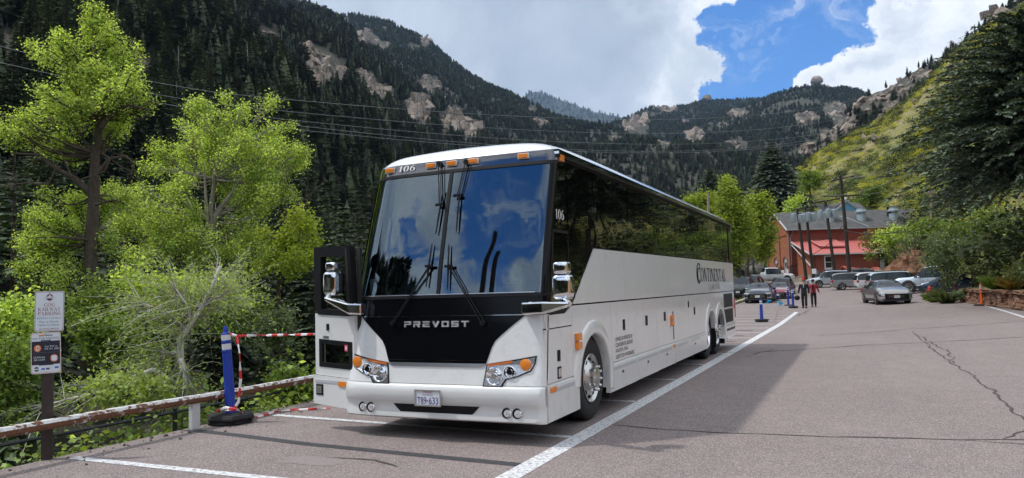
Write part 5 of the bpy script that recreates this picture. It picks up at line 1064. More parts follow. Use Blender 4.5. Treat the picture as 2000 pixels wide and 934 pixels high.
outcrop(M_MID, 1243, 246, 44, 30, 14, 'broad slanted pale slab left on the middle mountain', .22, tall=1.2, lean=.5); outcrop(M_MID, 1356, 268, 34, 26, 9, 'big blocky pale rock in the middle of the middle mountain', .32, tall=1.2); outcrop(M_MID, 1298, 213, 34, 12, 9, 'grey ledges near the left skyline of the middle mountain', .26)
outcrop(M_MID, 1380, 193, 13, 12, 4, 'twin boulders, left knob on the skyline of the middle mountain', .5); outcrop(M_MID, 1440, 222, 34, 16, 9, 'tan boulders under the twin skyline knobs', .3); outcrop(M_MID, 1630, 216, 42, 26, 12, 'pale crag under the balanced rock', .26); outcrop(M_MID, 1575, 232, 40, 20, 10, 'grey crag left of and under the balanced rock', .28)
outcrop(M_MID, 1300, 285, 26, 12, 7, 'low pale rocks under the slanted slab', .3); outcrop(M_MID, 1440, 285, 40, 18, 9, 'scattered pale rocks low on the middle mountain', .24); outcrop(M_MID, 1345, 240, 22, 10, 6, 'small rocks between the slab and the blocky rock', .3)
p = M_MID.find(1600, 176); k = float((p-CAM) @ FW)/FPX; e = thing('balanced_rock', p, 'large balanced boulder on the skyline of the middle mountain', 'rock')
b = bmesh.new(); bmesh.ops.create_icosphere(b, subdivisions=3, radius=1)
for v_ in b.verts: v_.co *= 1+.6*float(fbm(v_.co.x*1.3+5, v_.co.y*1.3+v_.co.z*1.7, 6, 4))
RND = bpy.data.meshes.new('round_boulder'); b.to_mesh(RND); b.free(); RND.materials.append(GRAN); RND.polygons.foreach_set('use_smooth', [True]*len(RND.polygons))
for du, dv, s in ((-4, 20, 11), (-5, 6, 8.5), (7, 6, 7), (15, 4, 7), (24, 2, 6), (2, 0, 8)):
    o = link('boulder', RND, e); q = RI*du*k; o.location = (q[0], q[1], dv*k); o.scale = (s*k, s*k, s*k*.9); o.rotation_euler = (.2, .1, grk.random()*6)
for u, v, w_, h_, lb in ((1652, 245, 40, 26, 'dark crag at the foot of the crag ridge'), (1690, 205, 30, 26, 'crag where the ridge meets the middle mountain'), (1722, 190, 34, 24, 'dark blocky crag on the left crest of the crag ridge'), (1760, 172, 40, 28, 'stepped crag on the crest of the crag ridge'), (1745, 215, 44, 24, 'broken ledges below the stepped crag'), (1800, 150, 36, 20, 'crag on the ridge crest left of the thin spruce'), (1945, 30, 40, 26, 'high crag at the upper right corner'), (1580, 292, 30, 20, 'low crag next to the broad dark spruce'), (1620, 265, 30, 18, 'ledges on the lower crag ridge')): outcrop(M_CRAG, u, v, w_, h_, 12, lb, .27, lean=.25)
for u, v, s, lb in ((1720, 272, 15, 'big tan boulder with a flat top on the sunny hillside'), (1699, 268, 11, 'rounded tan boulder left of the flat topped one'), (1762, 240, 9, 'upright tan boulder higher on the sunny hillside'), (1712, 282, 7, 'small boulder just under the flat topped one'), (1818, 178, 14, 'tan rock face on the crest of the sunny hillside'), (1795, 200, 12, 'tan rock on the upper edge of the sunny hillside'), (1985, 68, 9, 'tan boulder on the hillside in the upper right corner'), (1640, 300, 6, 'small boulder low on the edge of the sunny hillside')):
    p = M_GREEN.find(u, v); k = float((p-CAM) @ FW)/FPX; o = link('boulder', ROCKS[int(grk.integers(0, 7))], None, tuple(p), lb, 'boulder'); o.scale = (s*k, s*k*.9, s*k*.75); o.rotation_euler = (.1, .2, grk.random()*6)
p0 = at(1703, 536, 66)
for i, (du, s, lb) in enumerate(((-8, .55, 'pale boulder, left end of the row below the red dirt bank'), (2, .7, 'pale yellowish boulder in the row below the red dirt bank'), (13, .8, 'long pale boulder in the row below the red dirt bank'), (20, .75, 'pale upright boulder against the red dirt bank'))):
    q = p0+RI*du*66/FPX; o = link('boulder', ROCKS[i], None, (q[0], q[1], float(gz(q[0], q[1]))+s*.5+(.9 if i == 3 else .1)), lb, 'boulder', 'pale boulders below the dirt bank'); o.scale = (s, s*.8, s*(1.3 if i == 3 else .7)); o.rotation_euler = (0, .1, i)
# loose stones all over the far slopes: nobody could count them
ro = [bpy.data.objects.new('r%d_stone' % k, ROCKS[k]) for k in range(4)]; STN = proto_coll('stone_kinds', ro)
for nm, M, n, lo, hi, f, sd in (('loose_rocks', M_MID, 2300, 1.5, 6.5, .004, 81), ('loose_rocks', M_SPUR, 700, 1.2, 4.5, .005, 82), ('loose_rocks', M_CRAG, 1100, .8, 3.6, .02, 83), ('loose_rocks', M_NEAR, 500, .7, 2.4, .006, 84), ('loose_rocks', M_GREEN, 420, .15, .7, .05, 85)):
    P = M.sample(n, patchy(f, -.1, .3, sd), sd); g = np.random.default_rng(sd); s = lo+(hi-lo)*g.random(n)**2.5
    scatter(nm, STN, P, np.stack([s, s, s*(.7+.8*g.random(n))], 1), g.integers(0, 4, n), tilt=.4, seed=sd)

g = np.random.default_rng(77); n = 700; x_ = np.where(g.random(n) < .7, -4.78+.9*g.random(n)**2.5, 8.6+1.6*g.random(n)); y_ = np.where(x_ < 0, -6+30*g.random(n), 26+20*g.random(n)); s_ = .006+.018*g.random(n)**3
scatter('road_grit', STN, np.stack([x_, y_, gz(x_, y_)+s_*.4], 1), s_, g.integers(0, 4, n), 'loose grit along the edges of the pavement', tilt=.8, seed=8)
# ------------------------------------------------------------------ roadside: rail, fence, sign, posts, tape
m, t, b, oc = custom('flaking_paint')
n1 = t.noise(oc, 9., 8, .65); n2 = t.noise(oc, 30, 5, .6); c = t.mix(t.ramp(n1, .50, .57), (.66, .67, .66), (.17, .075, .04)); c = t.mix(t.ramp(n2, .55, .7, 0, .5), c, (.09, .045, .03)); t.put(b.inputs['Base Color'], c); b.inputs['Roughness'].default_value = .8; bumpin(t, b, n1, .5, .01); FLAKE = m
m, t, b, oc = custom('rusty_face')
n1 = t.noise(oc, 6., 8, .65); n2 = t.noise(oc, 26, 5, .6); c = t.mix(t.ramp(n1, .56, .62), (.16, .07, .035), (.60, .59, .56)); c = t.mix(t.ramp(n2, .5, .68, 0, .6), c, (.06, .03, .022)); t.put(b.inputs['Base Color'], c); b.inputs['Roughness'].default_value = .9; bumpin(t, b, n2, .6, .01); RUSTF = m
CHIP = mat('chipped_white', (.68, .69, .68), .7, var=.12, vscale=14, bump=.3); DKMET = mat('dark_fence_metal', (.025, .028, .032), .5, .3)
e = thing('guard_rail', (-4.70, -6, 0), 'rusty white guard rail along the left edge of the parking lot', 'railing')
prof_ = [(-.05, -.045), (.045, -.045), (.062, -.02), (.062, .02), (.04, .05), (-.05, .05)]; rows = []
for i in range(45):
    y = .8*i; z = .40-.0035*i+.006*sin(i*1.3); rows.append([(a, y, z+h) for a, h in prof_+[prof_[0]]])
r_ = MB().grid(rows, smooth=False, mif=lambda i, j: 1 if j in (0, 1, 2) else 0).obj('rail', [FLAKE, RUSTF], e, fix=True)
for y in (-3.1, -.02, 3.1, 6.2, 9.3, 12.4, 15.5, 18.6): MB().box((-.02, y+6, .15), (.07, .125, .43)).obj('post', CHIP, e, bevel=.008)
e = thing('pipe_fence', (-5.55, -6, -.9), 'dark metal pipe fence standing below the rusty rail', 'fence')
for k, z in enumerate((1.02, .62, .16)): MB().tube([(0, -4, z), (0, 34, z-.04)], .022, 6).obj('fence_rail', DKMET, e)
for y in np.arange(-3.2, 34, 2.4): MB().tube([(0, y, -.8), (0, y, 1.06)], .03, 8).obj('post', DKMET, e)
# parking sign
SIGNW = mat('sign_white', (.70, .76, .80), .35); MAROON = mat('sign_maroon', (.30, .05, .07), .5); SBLUE = mat('sign_blue', (.10, .22, .33), .5); SNAVY = mat('sign_navy', (.018, .02, .035), .4); SORANGE = mat('sign_orange', (.75, .22, .06), .5); WOODP = mat('dark_sign_post', (.045, .032, .026), .8, var=.3, vscale=10); SGREY = mat('sign_grey_letters', (.20, .24, .28), .5); SBL2 = mat('card_blue', (.03, .20, .55), .5); SPUR_ = mat('card_purple', (.16, .05, .16), .5)
sp = onx(88, 898, -4.83); e = thing('parking_sign', (-4.83, sp[1], -.35), 'dark post carrying the two white cog railway parking signs', 'sign', rz=.84)
MB().box((.012, .03, .63), (.10, .09, 1.40)).obj('post', WOODP, e, bevel=.006)
def plate(z0, z1, w_, tilt, xo, name):
    q = thing(name, (xo, -.03, 0), None, None, parent=e); q.rotation_euler = (0, tilt, 0); h = z1-z0; zc = (z0+z1)/2; P = []
    for cx, cz, a0 in ((w_/2-.02, h/2-.02, 0), (-w_/2+.02, h/2-.02, 90), (-w_/2+.02, -h/2+.02, 180), (w_/2-.02, -h/2+.02, 270)): P += [(cx+.02*cos(radians(a0+a)), zc+cz+.02*sin(radians(a0+a))) for a in (0, 30, 60, 90)]
    MB().poly(P, [], lambda a, b_, d: (a, d-.004, b_), .006).obj('panel', SIGNW, q); s_ = .962
    rim_o = [(a*s_, zc+(b_-zc)*.972) for a, b_ in P]; rim_i = [(a*(s_-.026), zc+(b_-zc)*.954) for a, b_ in P]
    MB().poly(rim_o, [rim_i], lambda a, b_, d: (a, d-.0055, b_)).obj('border', MAROON if name == 'upper_sign' else SORANGE, q)
    for zz_ in (z0+.018, z1-.018): MB().lathe([(.006, 0), (.005, .003), (0, .003)], 8, Matrix.Translation((0, -.005, zz_)) @ Matrix.Rotation(pi/2, 4, 'X')).obj('bolt', ALLOY, q)
    return q
SZ = .35; pu = plate(1.345+SZ, 1.77+SZ, .305, 0.008, .012, 'upper_sign'); plw = plate(.905+SZ, 1.335+SZ, .31, -.02, .03, 'lower_sign'); pu.scale = plw.scale = (.88, 1, 1)
def st(q, body, m_, z, h, w_=None, x=0.0, serif=False, al='C'): return text(body, m_, q, (x, -.0065, z+SZ), (1, 0, 0), (0, 0, 1), w_, h, 'lettering', .0, al, serif)
def sbox(q, m_, x0, x1, z0, z1, d=.0058): return MB().box(((x0+x1)/2, -d, (z0+z1)/2+SZ), (x1-x0, .0012, z1-z0)).obj('print', m_, q)
def sdisc(q, m_, x, z, r, d=.0062, sx=1.0): return MB().lathe([(r, 0), (0, 0)], 24, Matrix.Translation((x, -d, z+SZ)) @ Matrix.Rotation(pi/2, 4, 'X') @ Matrix.Diagonal((sx, 1, 1, 1))).obj('print', m_, q)
sdisc(pu, SNAVY, 0, 1.705, .036); sdisc(pu, SORANGE, 0, 1.705, .033, .0066); sdisc(pu, SNAVY, 0, 1.705, .030, .0070); sbox(pu, SIGNW, -.055, .055, 1.693, 1.713, .0075); text('COG RAILWAY', MAROON, pu, (0, -.0084, 1.698+SZ), (1, 0, 0), (0, 0, 1), .095, .011, 'lettering', 0, 'C')
MB().add([(-.018, -.0072, 1.713+SZ), (.018, -.0072, 1.713+SZ), (.006, -.0072, 1.732+SZ), (-.004, -.0072, 1.727+SZ)], [(0, 1, 2, 3)]).obj('print', SIGNW, pu)
st(pu, 'COG', MAROON, 1.608, .036, .112, 0, True); st(pu, 'RAILWAY', MAROON, 1.562, .036, .235, 0, True); st(pu, 'PARKING', MAROON, 1.516, .036, .235, 0, True)
st(pu, '$20.00 for 4 1/2 Hours', SBLUE, 1.474, .021, .255); st(pu, 'Pay at Kiosk', SBLUE, 1.432, .026, .20); st(pu, 'Next to Depot', SBLUE, 1.398, .027, .215); st(pu, 'NO NIGHT PARKING', MAROON, 1.365, .016, .205)
st(plw, 'PAY FOR PARKING', SGREY, 1.262, .023, .27); sbox(plw, SORANGE, -.07, -.015, 1.298, 1.312); sbox(plw, SGREY, -.01, .07, 1.298, 1.31)
sbox(plw, SNAVY, -.145, .145, 1.0, 1.245); sbox(plw, SNAVY, -.05, .05, 1.244, 1.256); sbox(plw, SNAVY, -.075, .075, .992, 1.001); text('Pay by Phone', SIGNW, plw, (0, -.0072, 1.242+SZ), (1, 0, 0), (0, 0, 1), .07, .009, 'lettering', 0, 'C')
sbox(plw, SGREY, -.135, .135, 1.124, 1.1255, .0068); sdisc(plw, SORANGE, -.085, 1.172, .037, .0070); sbox(plw, SIGNW, -.101, -.069, 1.15, 1.195, .0076); sbox(plw, SORANGE, -.095, -.075, 1.16, 1.186, .0082)
def sw_(body, z, h, w_, x): return text(body, SIGNW, plw, (x, -.0072, z+SZ), (1, 0, 0), (0, 0, 1), w_, h, 'lettering', 0, 'L')
sw_('Text "PAY" to', 1.178, .019, .13, -.012); sw_('719. 471. 5402', 1.152, .019, .15, -.015); sw_('SCAN the', 1.068, .02, .115, -.125); sw_('QR CODE', 1.04, .02, .115, -.125)
sdisc(plw, SORANGE, .085, 1.062, .040, .0070); sbox(plw, SIGNW, .058, .112, 1.035, 1.089, .0076)
sdisc(plw, SNAVY, -.098, .955, .024, .0066); sbox(plw, SIGNW, -.13, -.066, .949, .961, .0072); sbox(plw, SBL2, -.048, -.012, .945, .963); sbox(plw, SPUR_, .0, .036, .945, .963); sbox(plw, SBL2, .09, .13, .952, .972); sbox(plw, SIGNW, .045, .082, .945, .963, .0060)
# blue traffic posts
DBLUE = mat('post_blue', (.012, .045, .36), .45); BANDW = mat('reflective_band', (.68, .70, .70), .35); BASEB = mat('rubber_base', (.016, .016, .018), .8, bump=.4, bscale=40); ORNG = mat('post_orange', (.80, .13, .02), .5)
def post(p, h, label, lean=(0, 0), rbase=.33, col=None, group='blue traffic posts', big=True, rz=.3):
    e = thing('traffic_post', p, label, 'post', group if col is None else None, rz); col = col or DBLUE
    for k in range(2 if big else 1):
        z0 = .06*k; MB().lathe([(rbase*(.86+.14*k), z0), (rbase*(.9+.1*k), z0+.02), (rbase*(.82+.1*k), z0+.055), (.12, z0+.07), (0, z0+.07)], 6 if k else 8, None, smooth=False).obj('base', BASEB, e)
    zb = .13 if big else .06; hh = h-zb; M = Matrix.Translation((0, 0, zb)) @ Matrix.Rotation(lean[0], 4, 'Y') @ Matrix.Rotation(lean[1], 4, 'X')
    tb = MB().lathe([(.075, 0), (.068, .04), (.062, hh*.5), (.060, hh*.70), (.066, hh*.705), (.066, hh*.72), (.058, hh*.725), (.058, hh*.80), (.064, hh*.805), (.064, hh*.83), (.058, hh*.835), (.058, hh*.905), (.05, hh*.92), (.03, hh*.93), (.026, hh*.99), (.02, hh), (0, hh)], 18, M).obj('tube', col, e)
    if big is not None:
        for a, b_ in ((.73, .797), (.838, .90)): MB().lathe([(.0605, hh*a), (.0605, hh*b_)], 18, M).obj('reflective_band', BANDW, tb)
    return e
b0 = onz(451, 808, .12); post((b0[0], b0[1], .004), 1.27, 'tall blue post with white bands on a stacked black base by the coach door', (-.055, .02))
for u, v, vt, lb in ((1488, 629, 584, 'blue post standing alone on the striped stalls behind the coach'), (1549.5, 602, 563, 'blue post with a wide black base nearest the walking couple'), (1540, 597, 556, 'blue post just left of the one nearest the walking couple'), (1530.5, 583, 555, 'slim blue post farther back in the row, clear of the cars'), (1515.5, 587, 560, 'blue post beside the red car door'), (1519, 562, 547, 'farthest blue post, behind the red car')):
    p = G(u, v); D_ = float((p-CAM) @ FW); post(p, (v-vt)*D_/FPX, lb, rbase=.30, big=(lb.startswith('blue post st') or 'wide' in lb) or False)
p = G(1918, 597); post(p, 44*float((p-CAM) @ FW)/FPX, 'bright orange post on the dirt by the low stone wall', col=ORNG, big=False, rbase=.42)
TRED = mat('tape_red', (.60, .03, .03), .5); TWHT = mat('tape_white', (.78, .76, .75), .5); TCY = mat('ribbon_blue', (.02, .42, .70), .5)
def ribbon(name, path, w_, mats, label, cat, seg=.055, twist=6.0, up=(0, 0, 1)):
    P = [Vector(p) for p in path]; L = []; 
    for a, e_ in zip(P[:-1], P[1:]):
        n = max(2, int((e_-a).length/seg)); L += [a.lerp(e_, i/n) for i in range(n)]
    L.append(P[-1]); rows = []
    for i, p in enumerate(L):
        d = (L[min(i+1, len(L)-1)]-L[max(i-1, 0)]).normalized(); s = d.cross(Vector(up)); s = s.normalized() if s.length > .05 else Vector((1, 0, 0)); k = d.cross(s); a = i*seg*twist+.6*sin(i*.7)
        ax = (s*cos(a)+k*sin(a))*w_/2; bx_ = (s*-sin(a)+k*cos(a))*w_*.18; rows.append([p-ax, p+bx_, p+ax, p-bx_, p-ax])
    return MB().grid(rows, smooth=False, mif=lambda i, j: (i//2) % 2 if len(mats) > 1 else 0).obj(name, mats, None, label=label, cat=cat)
tp = b0+np.array([-.05, 0, 1.06]); dv_ = at(462, 656, float((b0-CAM) @ FW)-.05)
def gp(u, v, z=.02): q = onz(u, v, z); return (q[0], q[1], q[2])
ribbon('barrier_tape', [tuple(tp), tuple(dv_), tuple(aty(520, 655, .72)), tuple(aty(612, 653, .62)), (-2.64, .66, 1.22)], .032, [TRED, TWHT], 'taut red and white barrier tape from the tall blue post to the coach', 'tape')
bq = float((b0-CAM) @ FW)-.14
ribbon('barrier_tape', [tuple(dv_), tuple(at(468, 690, bq)), tuple(at(470, 740, bq)), tuple(at(466, 785, bq)), tuple(at(455, 801, bq)), tuple(at(422, 803, bq)), tuple(at(440, 796, bq-.05)), tuple(at(462, 800, bq-.1)), gp(487, 814, .03), gp(503, 814), gp(540, 804), gp(575, 800), gp(610, 799), gp(645, 797)], .036, [TRED, TWHT], 'loose red and white tape hanging from the post and trailing on the ground', 'tape')
pA, pE = G(1488, 629), G(1515.5, 587)
ribbon('flagging_ribbon', [tuple(pA+[0, 0, .95]), tuple(at(1498, 586, 37)), tuple(at(1506, 588, 42)), tuple(at(1520, 589, 45)), tuple(pE+[.4, 0, .55])], .06, [DKMET], 'dark cord strung between two blue posts behind the coach', 'cord', .3)
for u, v, D_ in ((1498, 588, 37.3), (1522, 590, 44)):
    q = at(u, v, D_); mb = MB(); g = np.random.default_rng(int(u))
    for k in range(7): a = g.normal(size=3)*[.09, .04, .08]; mb.add([q, q+a+[.04, 0, .03], q+a*1.6-[0, 0, .06], q+a-[.04, 0, .05]], [(0, 1, 2, 3)])
    mb.obj('flagging_bow', TCY, None, label='bright blue ribbon bow on the cord, '+('nearer the lone blue post' if u < 1500 else 'by the red car'), cat='ribbon')
# ------------------------------------------------------------------ cars
CGLASS = mat('car_glass', (.010, .018, .026), .03, ior=1.5)
def paint(name, col, metal=.4): return mat(name, col, .3, metal, coat=1.0)
HEADL = mat('car_headlight', (.75, .78, .8), .12, .6); PLATE = mat('car_plate', (.6, .62, .62), .5); GRAYPL = mat('grey_plastic', (.04, .04, .042), .6)
ST = {  # (y, low, shoulder, top, half width low, half width shoulder, half width top, side glass, top glass)
 'sedan': (4.9, [(-2.45, .36, .82, .86, .74, .80, .62, 0, 0), (-2.36, .26, .94, .99, .86, .88, .72, 0, 0), (-1.78, .2, .99, 1.09, .9, .92, .70, 1, 1), (-1.05, .19, .98, 1.40, .9, .925, .56, 1, 0), (-.2, .19, .97, 1.46, .9, .925, .58, 1, 0), (.62, .19, .95, 1.42, .9, .92, .57, 1, 1), (1.48, .19, .94, 1.01, .9, .92, .74, 0, 0), (2.05, .21, .83, .88, .88, .90, .70, 0, 0), (2.34, .24, .68, .73, .83, .86, .62, 0, 0), (2.45, .30, .56, .60, .72, .76, .52, 0, 0)], .33, 1.42),
 'suv': (4.75, [(-2.37, .40, .90, 1.0, .78, .82, .66, 0, 1), (-2.28, .28, 1.02, 1.45, .88, .92, .64, 1, 0), (-2.0, .24, 1.02, 1.66, .9, .94, .64, 1, 0), (-1.0, .24, 1.01, 1.72, .91, .945, .66, 1, 0), (0, .24, 1.0, 1.73, .91, .945, .66, 1, 0), (.62, .24, .99, 1.66, .91, .94, .64, 1, 1), (1.32, .24, .98, 1.08, .9, .93, .76, 0, 0), (2.0, .26, .90, .98, .88, .91, .72, 0, 0), (2.28, .28, .78, .84, .84, .87, .64, 0, 0), (2.38, .34, .64, .68, .74, .78, .54, 0, 0)], .36, 1.42),
 'pickup': (5.7, [(-2.85, .52, .96, 1.02, .88, .90, .86, 0, 0), (-2.8, .46, 1.06, 1.10, .94, .96, .90, 0, 0), (-1.05, .44, 1.07, 1.11, .96, .98, .90, 0, 0), (-.98, .42, 1.10, 1.40, .96, .985, .74, 0, 1), (-.78, .42, 1.10, 1.88, .96, .985, .68, 1, 0), (.1, .42, 1.09, 1.93, .96, .985, .70, 1, 0), (.72, .42, 1.08, 1.86, .96, .98, .68, 1, 1), (1.42, .42, 1.08, 1.20, .96, .98, .80, 0, 0), (2.4, .42, 1.02, 1.12, .95, .97, .78, 0, 0), (2.72, .44, .92, 1.0, .92, .94, .72, 0, 0), (2.85, .5, .7, .78, .86, .88, .66, 0, 0)], .42, 1.80),
}
def car(kind, p, rz, pt, label, scale=1.0, group=None, seedplate='', extra=None, cat=None, name=None, rimm=None, pitch=0.0):
    L, S_, wr, wb = ST[kind]; e = thing(name or {'sedan': 'car', 'suv': 'suv', 'pickup': 'pickup_truck'}[kind], p, label, cat or {'sedan': 'car', 'suv': 'car', 'pickup': 'pickup'}[kind], group, rz); e.scale = (scale,)*3
    body, gl = MB(), MB()
    def ring(s):
        y, lo, sh, tp, wl, ws, wt = s[:7]; m_ = lo+(sh-lo)*.55
        return [(wl*.9, y, lo), (wl, y, lo+.09), (ws, y, m_), (ws-.03, y, sh), (wt+.03, y, tp-.07 if tp-sh > .2 else tp-.01), (wt-.07, y, tp), (0, y, tp+.025)]
    def full(s): r = ring(s); return r+[(-x, y, z) for x, y, z in r[-2::-1]]
    SS = []
    for i in range(len(S_)-1):
        p0, p1, p2, p3 = (np.array(S_[max(0, min(len(S_)-1, j))], float) for j in (i-1, i, i+1, i+2))
        for q_ in (0, .25, .5, .75):
            h1 = 2*q_**3-3*q_**2+1; h2 = -2*q_**3+3*q_**2; t1 = q_**3-2*q_**2+q_; t2 = q_**3-q_**2
            m1 = (p2-p0)*.5*(p2[0]-p1[0])/max(.05, (p2[0]-p0[0])*.5); m2 = (p3-p1)*.5*(p2[0]-p1[0])/max(.05, (p3[0]-p1[0])*.5); r__ = h1*p1+h2*p2+t1*m1*.55+t2*m2*.55; r__[0] = p1[0]+(p2[0]-p1[0])*q_; r__[7:] = S_[i][7:]; SS.append(r__)
    SS.append(np.array(S_[-1], float))
    R_ = [full(s) for s in SS]; n = len(R_[0])
    for i in range(len(R_)-1):
        sg, tg = SS[i][7], SS[i][8]
        for j in range(n-1):
            q = (R_[i][j], R_[i][j+1], R_[i+1][j+1], R_[i+1][j]); k = min(j, n-2-j)
            tgt = gl if (k == 3 and sg) or (k >= 4 and tg and j not in ()) else body
            tgt.add(q, [(0, 1, 2, 3)], 0, True)
    body.add(R_[0], [tuple(range(n-1, -1, -1))]); body.add(R_[-1], [tuple(range(n))]); body.add([R_[i][j] for i in range(len(R_)) for j in (0, n-1)], [(2*i, 2*i+1, 2*i+3, 2*i+2) for i in range(len(R_)-1)])
    b_ = body.obj('body', pt, e, sharp=48, fix=True); gl.obj('window_glass', CGLASS, e, sharp=32, fix=True)
    pil = MB()
    for s in S_:
        if s[7] and s[3]-s[2] > .25:
            for sx in (-1, 1): r = ring(s); pil.bar((sx*(r[3][0]+.004), s[0], r[3][2]), (sx*(r[4][0]+.004), s[0], r[4][2]), .05, .02)
    pil.obj('door_pillar', GRAYPL, e)
    hw = S_[len(S_)//2][5]; fy = S_[-1][0]; ry = S_[0][0]; fz = S_[-2][2]
    for sx in (-1, 1):
        for y in (wb, -wb):
            w = thing('wheel', (sx*(hw-.10), y, wr), None, None, parent=e); M = Matrix.Rotation(sx*pi/2, 4, 'Y')
            MB().lathe([(wr*.62, -.11), (wr*.95, -.11), (wr, -.08), (wr, .08), (wr*.94, .115), (wr*.64, .12)], 24, M).obj('tyre', RUBBER, w)
            MB().lathe([(wr*.65, .10), (wr*.62, .115), (wr*.5, .09), (wr*.2, .10), (0, .105)], 20, M).obj('rim', rimm or ALLOY, w)
            for k in range(5): a = 2*pi*k/5; MB().lathe([(wr*.12, 0), (0, .002)], 8, M @ Matrix.Translation((wr*.42*cos(a), wr*.42*sin(a), .098))).obj('hand_hole', DARKHOLE, w)
            MB().lathe([(wr*1.17, 0), (wr*1.0, .012), (0, .012)], 24, Matrix.Translation((sx*(hw-.012), y, wr+.03)) @ M).obj('wheel_arch', GRAYPL, e)
        s1, s2 = S_[-2], S_[-3]; MB().box((sx*(s1[5]-.17), (s1[0]+s2[0])/2+.02, s1[2]-.01), (.40, .36, .10), rz=-sx*.35).obj('headlight', HEADL, e, bevel=.035); MB().box((sx*(s1[5]-.18), (s1[0]+s2[0])/2+.01, s1[2]-.06), (.42, .36, .05), rz=-sx*.35).obj('headlight_surround', SATIN, e, bevel=.02)
        t1 = S_[1]; MB().box((sx*(t1[5]-.12), ry+.06, t1[2]-.10), (.26, .16, .2)).obj('tail_light', RED, e, bevel=.03)
        mz = S_[6][2]+.06; my = [s for s in S_ if s[8]][-1][0]+.35; MB().box((sx*(hw+.10), my, mz), (.2, .1, .14)).obj('door_mirror', pt, e, bevel=.03)
        MB().box((sx*(hw+.006), -.35, S_[4][2]-.12), (.02, .16, .03)).obj('door_handle', ALLOY, e)
        MB().box((sx*(hw+.002), -.1, .30), (.012, 2.2, .10)).obj('door_sill', GRAYPL, e)
        MB().box((sx*.74, fy-.11, S_[-1][1]+.10), (.26, .2, .05), rz=-sx*.4).obj('fog_lamp', HEADL, e, bevel=.015)
    gz0, gz1 = S_[-1][1]+.08, S_[-1][2]+.04; gr = MB().box((0, fy-.03, (gz0+gz1)/2), (1.30 if kind == 'sedan' else 1.1, .13, gz1-gz0+(.10 if kind == 'sedan' else 0))).obj('grille', SATIN, e, bevel=.03)
    for k in range(3): MB().box((0, fy+.035, gz0+.05+(gz1-gz0-.08)*k/2), (.98, .015, .018)).obj('grille_bar', CHROME, gr)
    MB().box((0, fy+.045, gz0+.10), (.32, .015, .16)).obj('licence_plate', PLATE, e); MB().box((0, ry-.012, S_[0][1]+.28), (.32, .02, .16)).obj('licence_plate', PLATE, e)
    MB().box((0, fy-.09, S_[-1][1]-.02), (1.5, .22, .10)).box((0, ry+.08, S_[0][1]+.02), (1.5, .22, .12)).obj('bumper_lip', GRAYPL, e, bevel=.02)
    if kind == 'pickup':
        MB().box((0, -1.93, 1.085), (1.62, 1.62, .06)).obj('truck_bed', GRAYPL, e)
    if kind == 'suv':
        for sx in (-1, 1): MB().tube([(sx*.6, .4, 1.77), (sx*.6, -1.9, 1.75)], .022, 6).obj('roof_rail', SATIN, e)
    return e
BLK = paint('black_paint_sky_tint', (.010, .018, .035)); REDP = paint('red_car_paint', (.22, .02, .035)); NAVYP = paint('navy_car_paint', (.02, .035, .06)); WHT = mat('white_car_paint', (.70, .72, .72), .25, coat=.8); SIL = paint('silver_car_paint', (.42, .44, .44), .7); SILB = paint('pale_blue_silver_paint', (.60, .68, .74), .35); GREIGE = paint('warm_silver_paint', (.36, .35, .33), .75); DGRN = paint('dark_green_black_paint', (.014, .02, .02)); SNB = paint('light_blue_paint', (.48, .60, .68), .3)  # black sedan's colour holds a painted blue sky reflection
def gat(u, v, D_): q = at(u, v, D_); return np.array([q[0], q[1], float(gz(q[0], q[1]))])
car('sedan', G(1478, 593)+[0, 2.4, 0], pi+.03, BLK, 'glossy black sedan parked nose first behind the striped stalls')
q = G(1478, 593); car('sedan', q+[.75, 8.6, 0], pi+.02, REDP, 'dark red car parked right behind the black sedan')
car('suv', q+[.15, 17.5, 0], pi, NAVYP, 'dark blue grey suv parked behind the red car', 1.05)
car('suv', gat(1449, 566, 63), pi, DGRN, 'dark jeep partly hidden by the slim tree trunk at the coach tail', 1.0); car('suv', gat(1467, 560, 70), pi-.05, NAVYP, 'dark suv with a pale roof between the tree trunk and the dark blue suv', 1.0)
car('pickup', gat(1505, 552, 96), -1.15, WHT, 'white pickup truck parked beside the iron fence of the brick building')
car('sedan', G(1729, 596)+[0.1, 2.2, 0], pi+.22, GREIGE, 'silver sedan driving down the road towards the camera')
a = gat(1622, 556, 80); car('suv', a, 1.9, SILB, 'pale blue suv with a bike rack parked by the transformer poles', 1.0)
car('suv', gat(1672, 560, 73), -1.42, SIL, 'silver wagon parked behind the tallest utility pole', .95); car('suv', gat(1690, 550, 80), -1.4, NAVYP, 'dark blue suv parked behind the silver wagon', 1.02)
car('suv', gat(1726, 562, 66), -1.35, WHT, 'white suv parked between the silver wagon and the pale blue car', .98); car('suv', gat(1757, 570, 60), -1.35, SNB, 'pale blue hatchback with roof mounts parked next to the silver pickup', .98)
car('pickup', gat(1832, 577, 55.5), 1.42, SILB, 'silver blue pickup parked nose out beside the red hydrant'); car('sedan', gat(1868, 577, 51), 1.42, NAVYP, 'dark car half hidden under the twiggy shrub', .95)
e = thing('bike_rack', gat(1642, 558, 76), 'black bike rack with a bike behind the pale blue suv', 'bike rack')
r_ = MB(); r_.tube([(0, 0, .5), (0, 0, 1.3), (.4, 0, 1.35)], .03, 6); r_.obj('frame', SATIN, e)
for x in (-.55, .45): r_ = MB(); r_.tube([(x+.32*cos(k), .1, .75+.32*sin(k)) for k in np.linspace(0, 2*pi, 17)], .03, 5); r_.obj('wheel', RUBBER, e)
r_ = MB(); r_.tube([(-.55, .1, .75), (-.2, .1, 1.15), (.3, .1, 1.15), (.45, .1, .75), (-.05, .1, .75), (-.2, .1, 1.15)], .025, 5); r_.obj('bike_frame', SATIN, e)

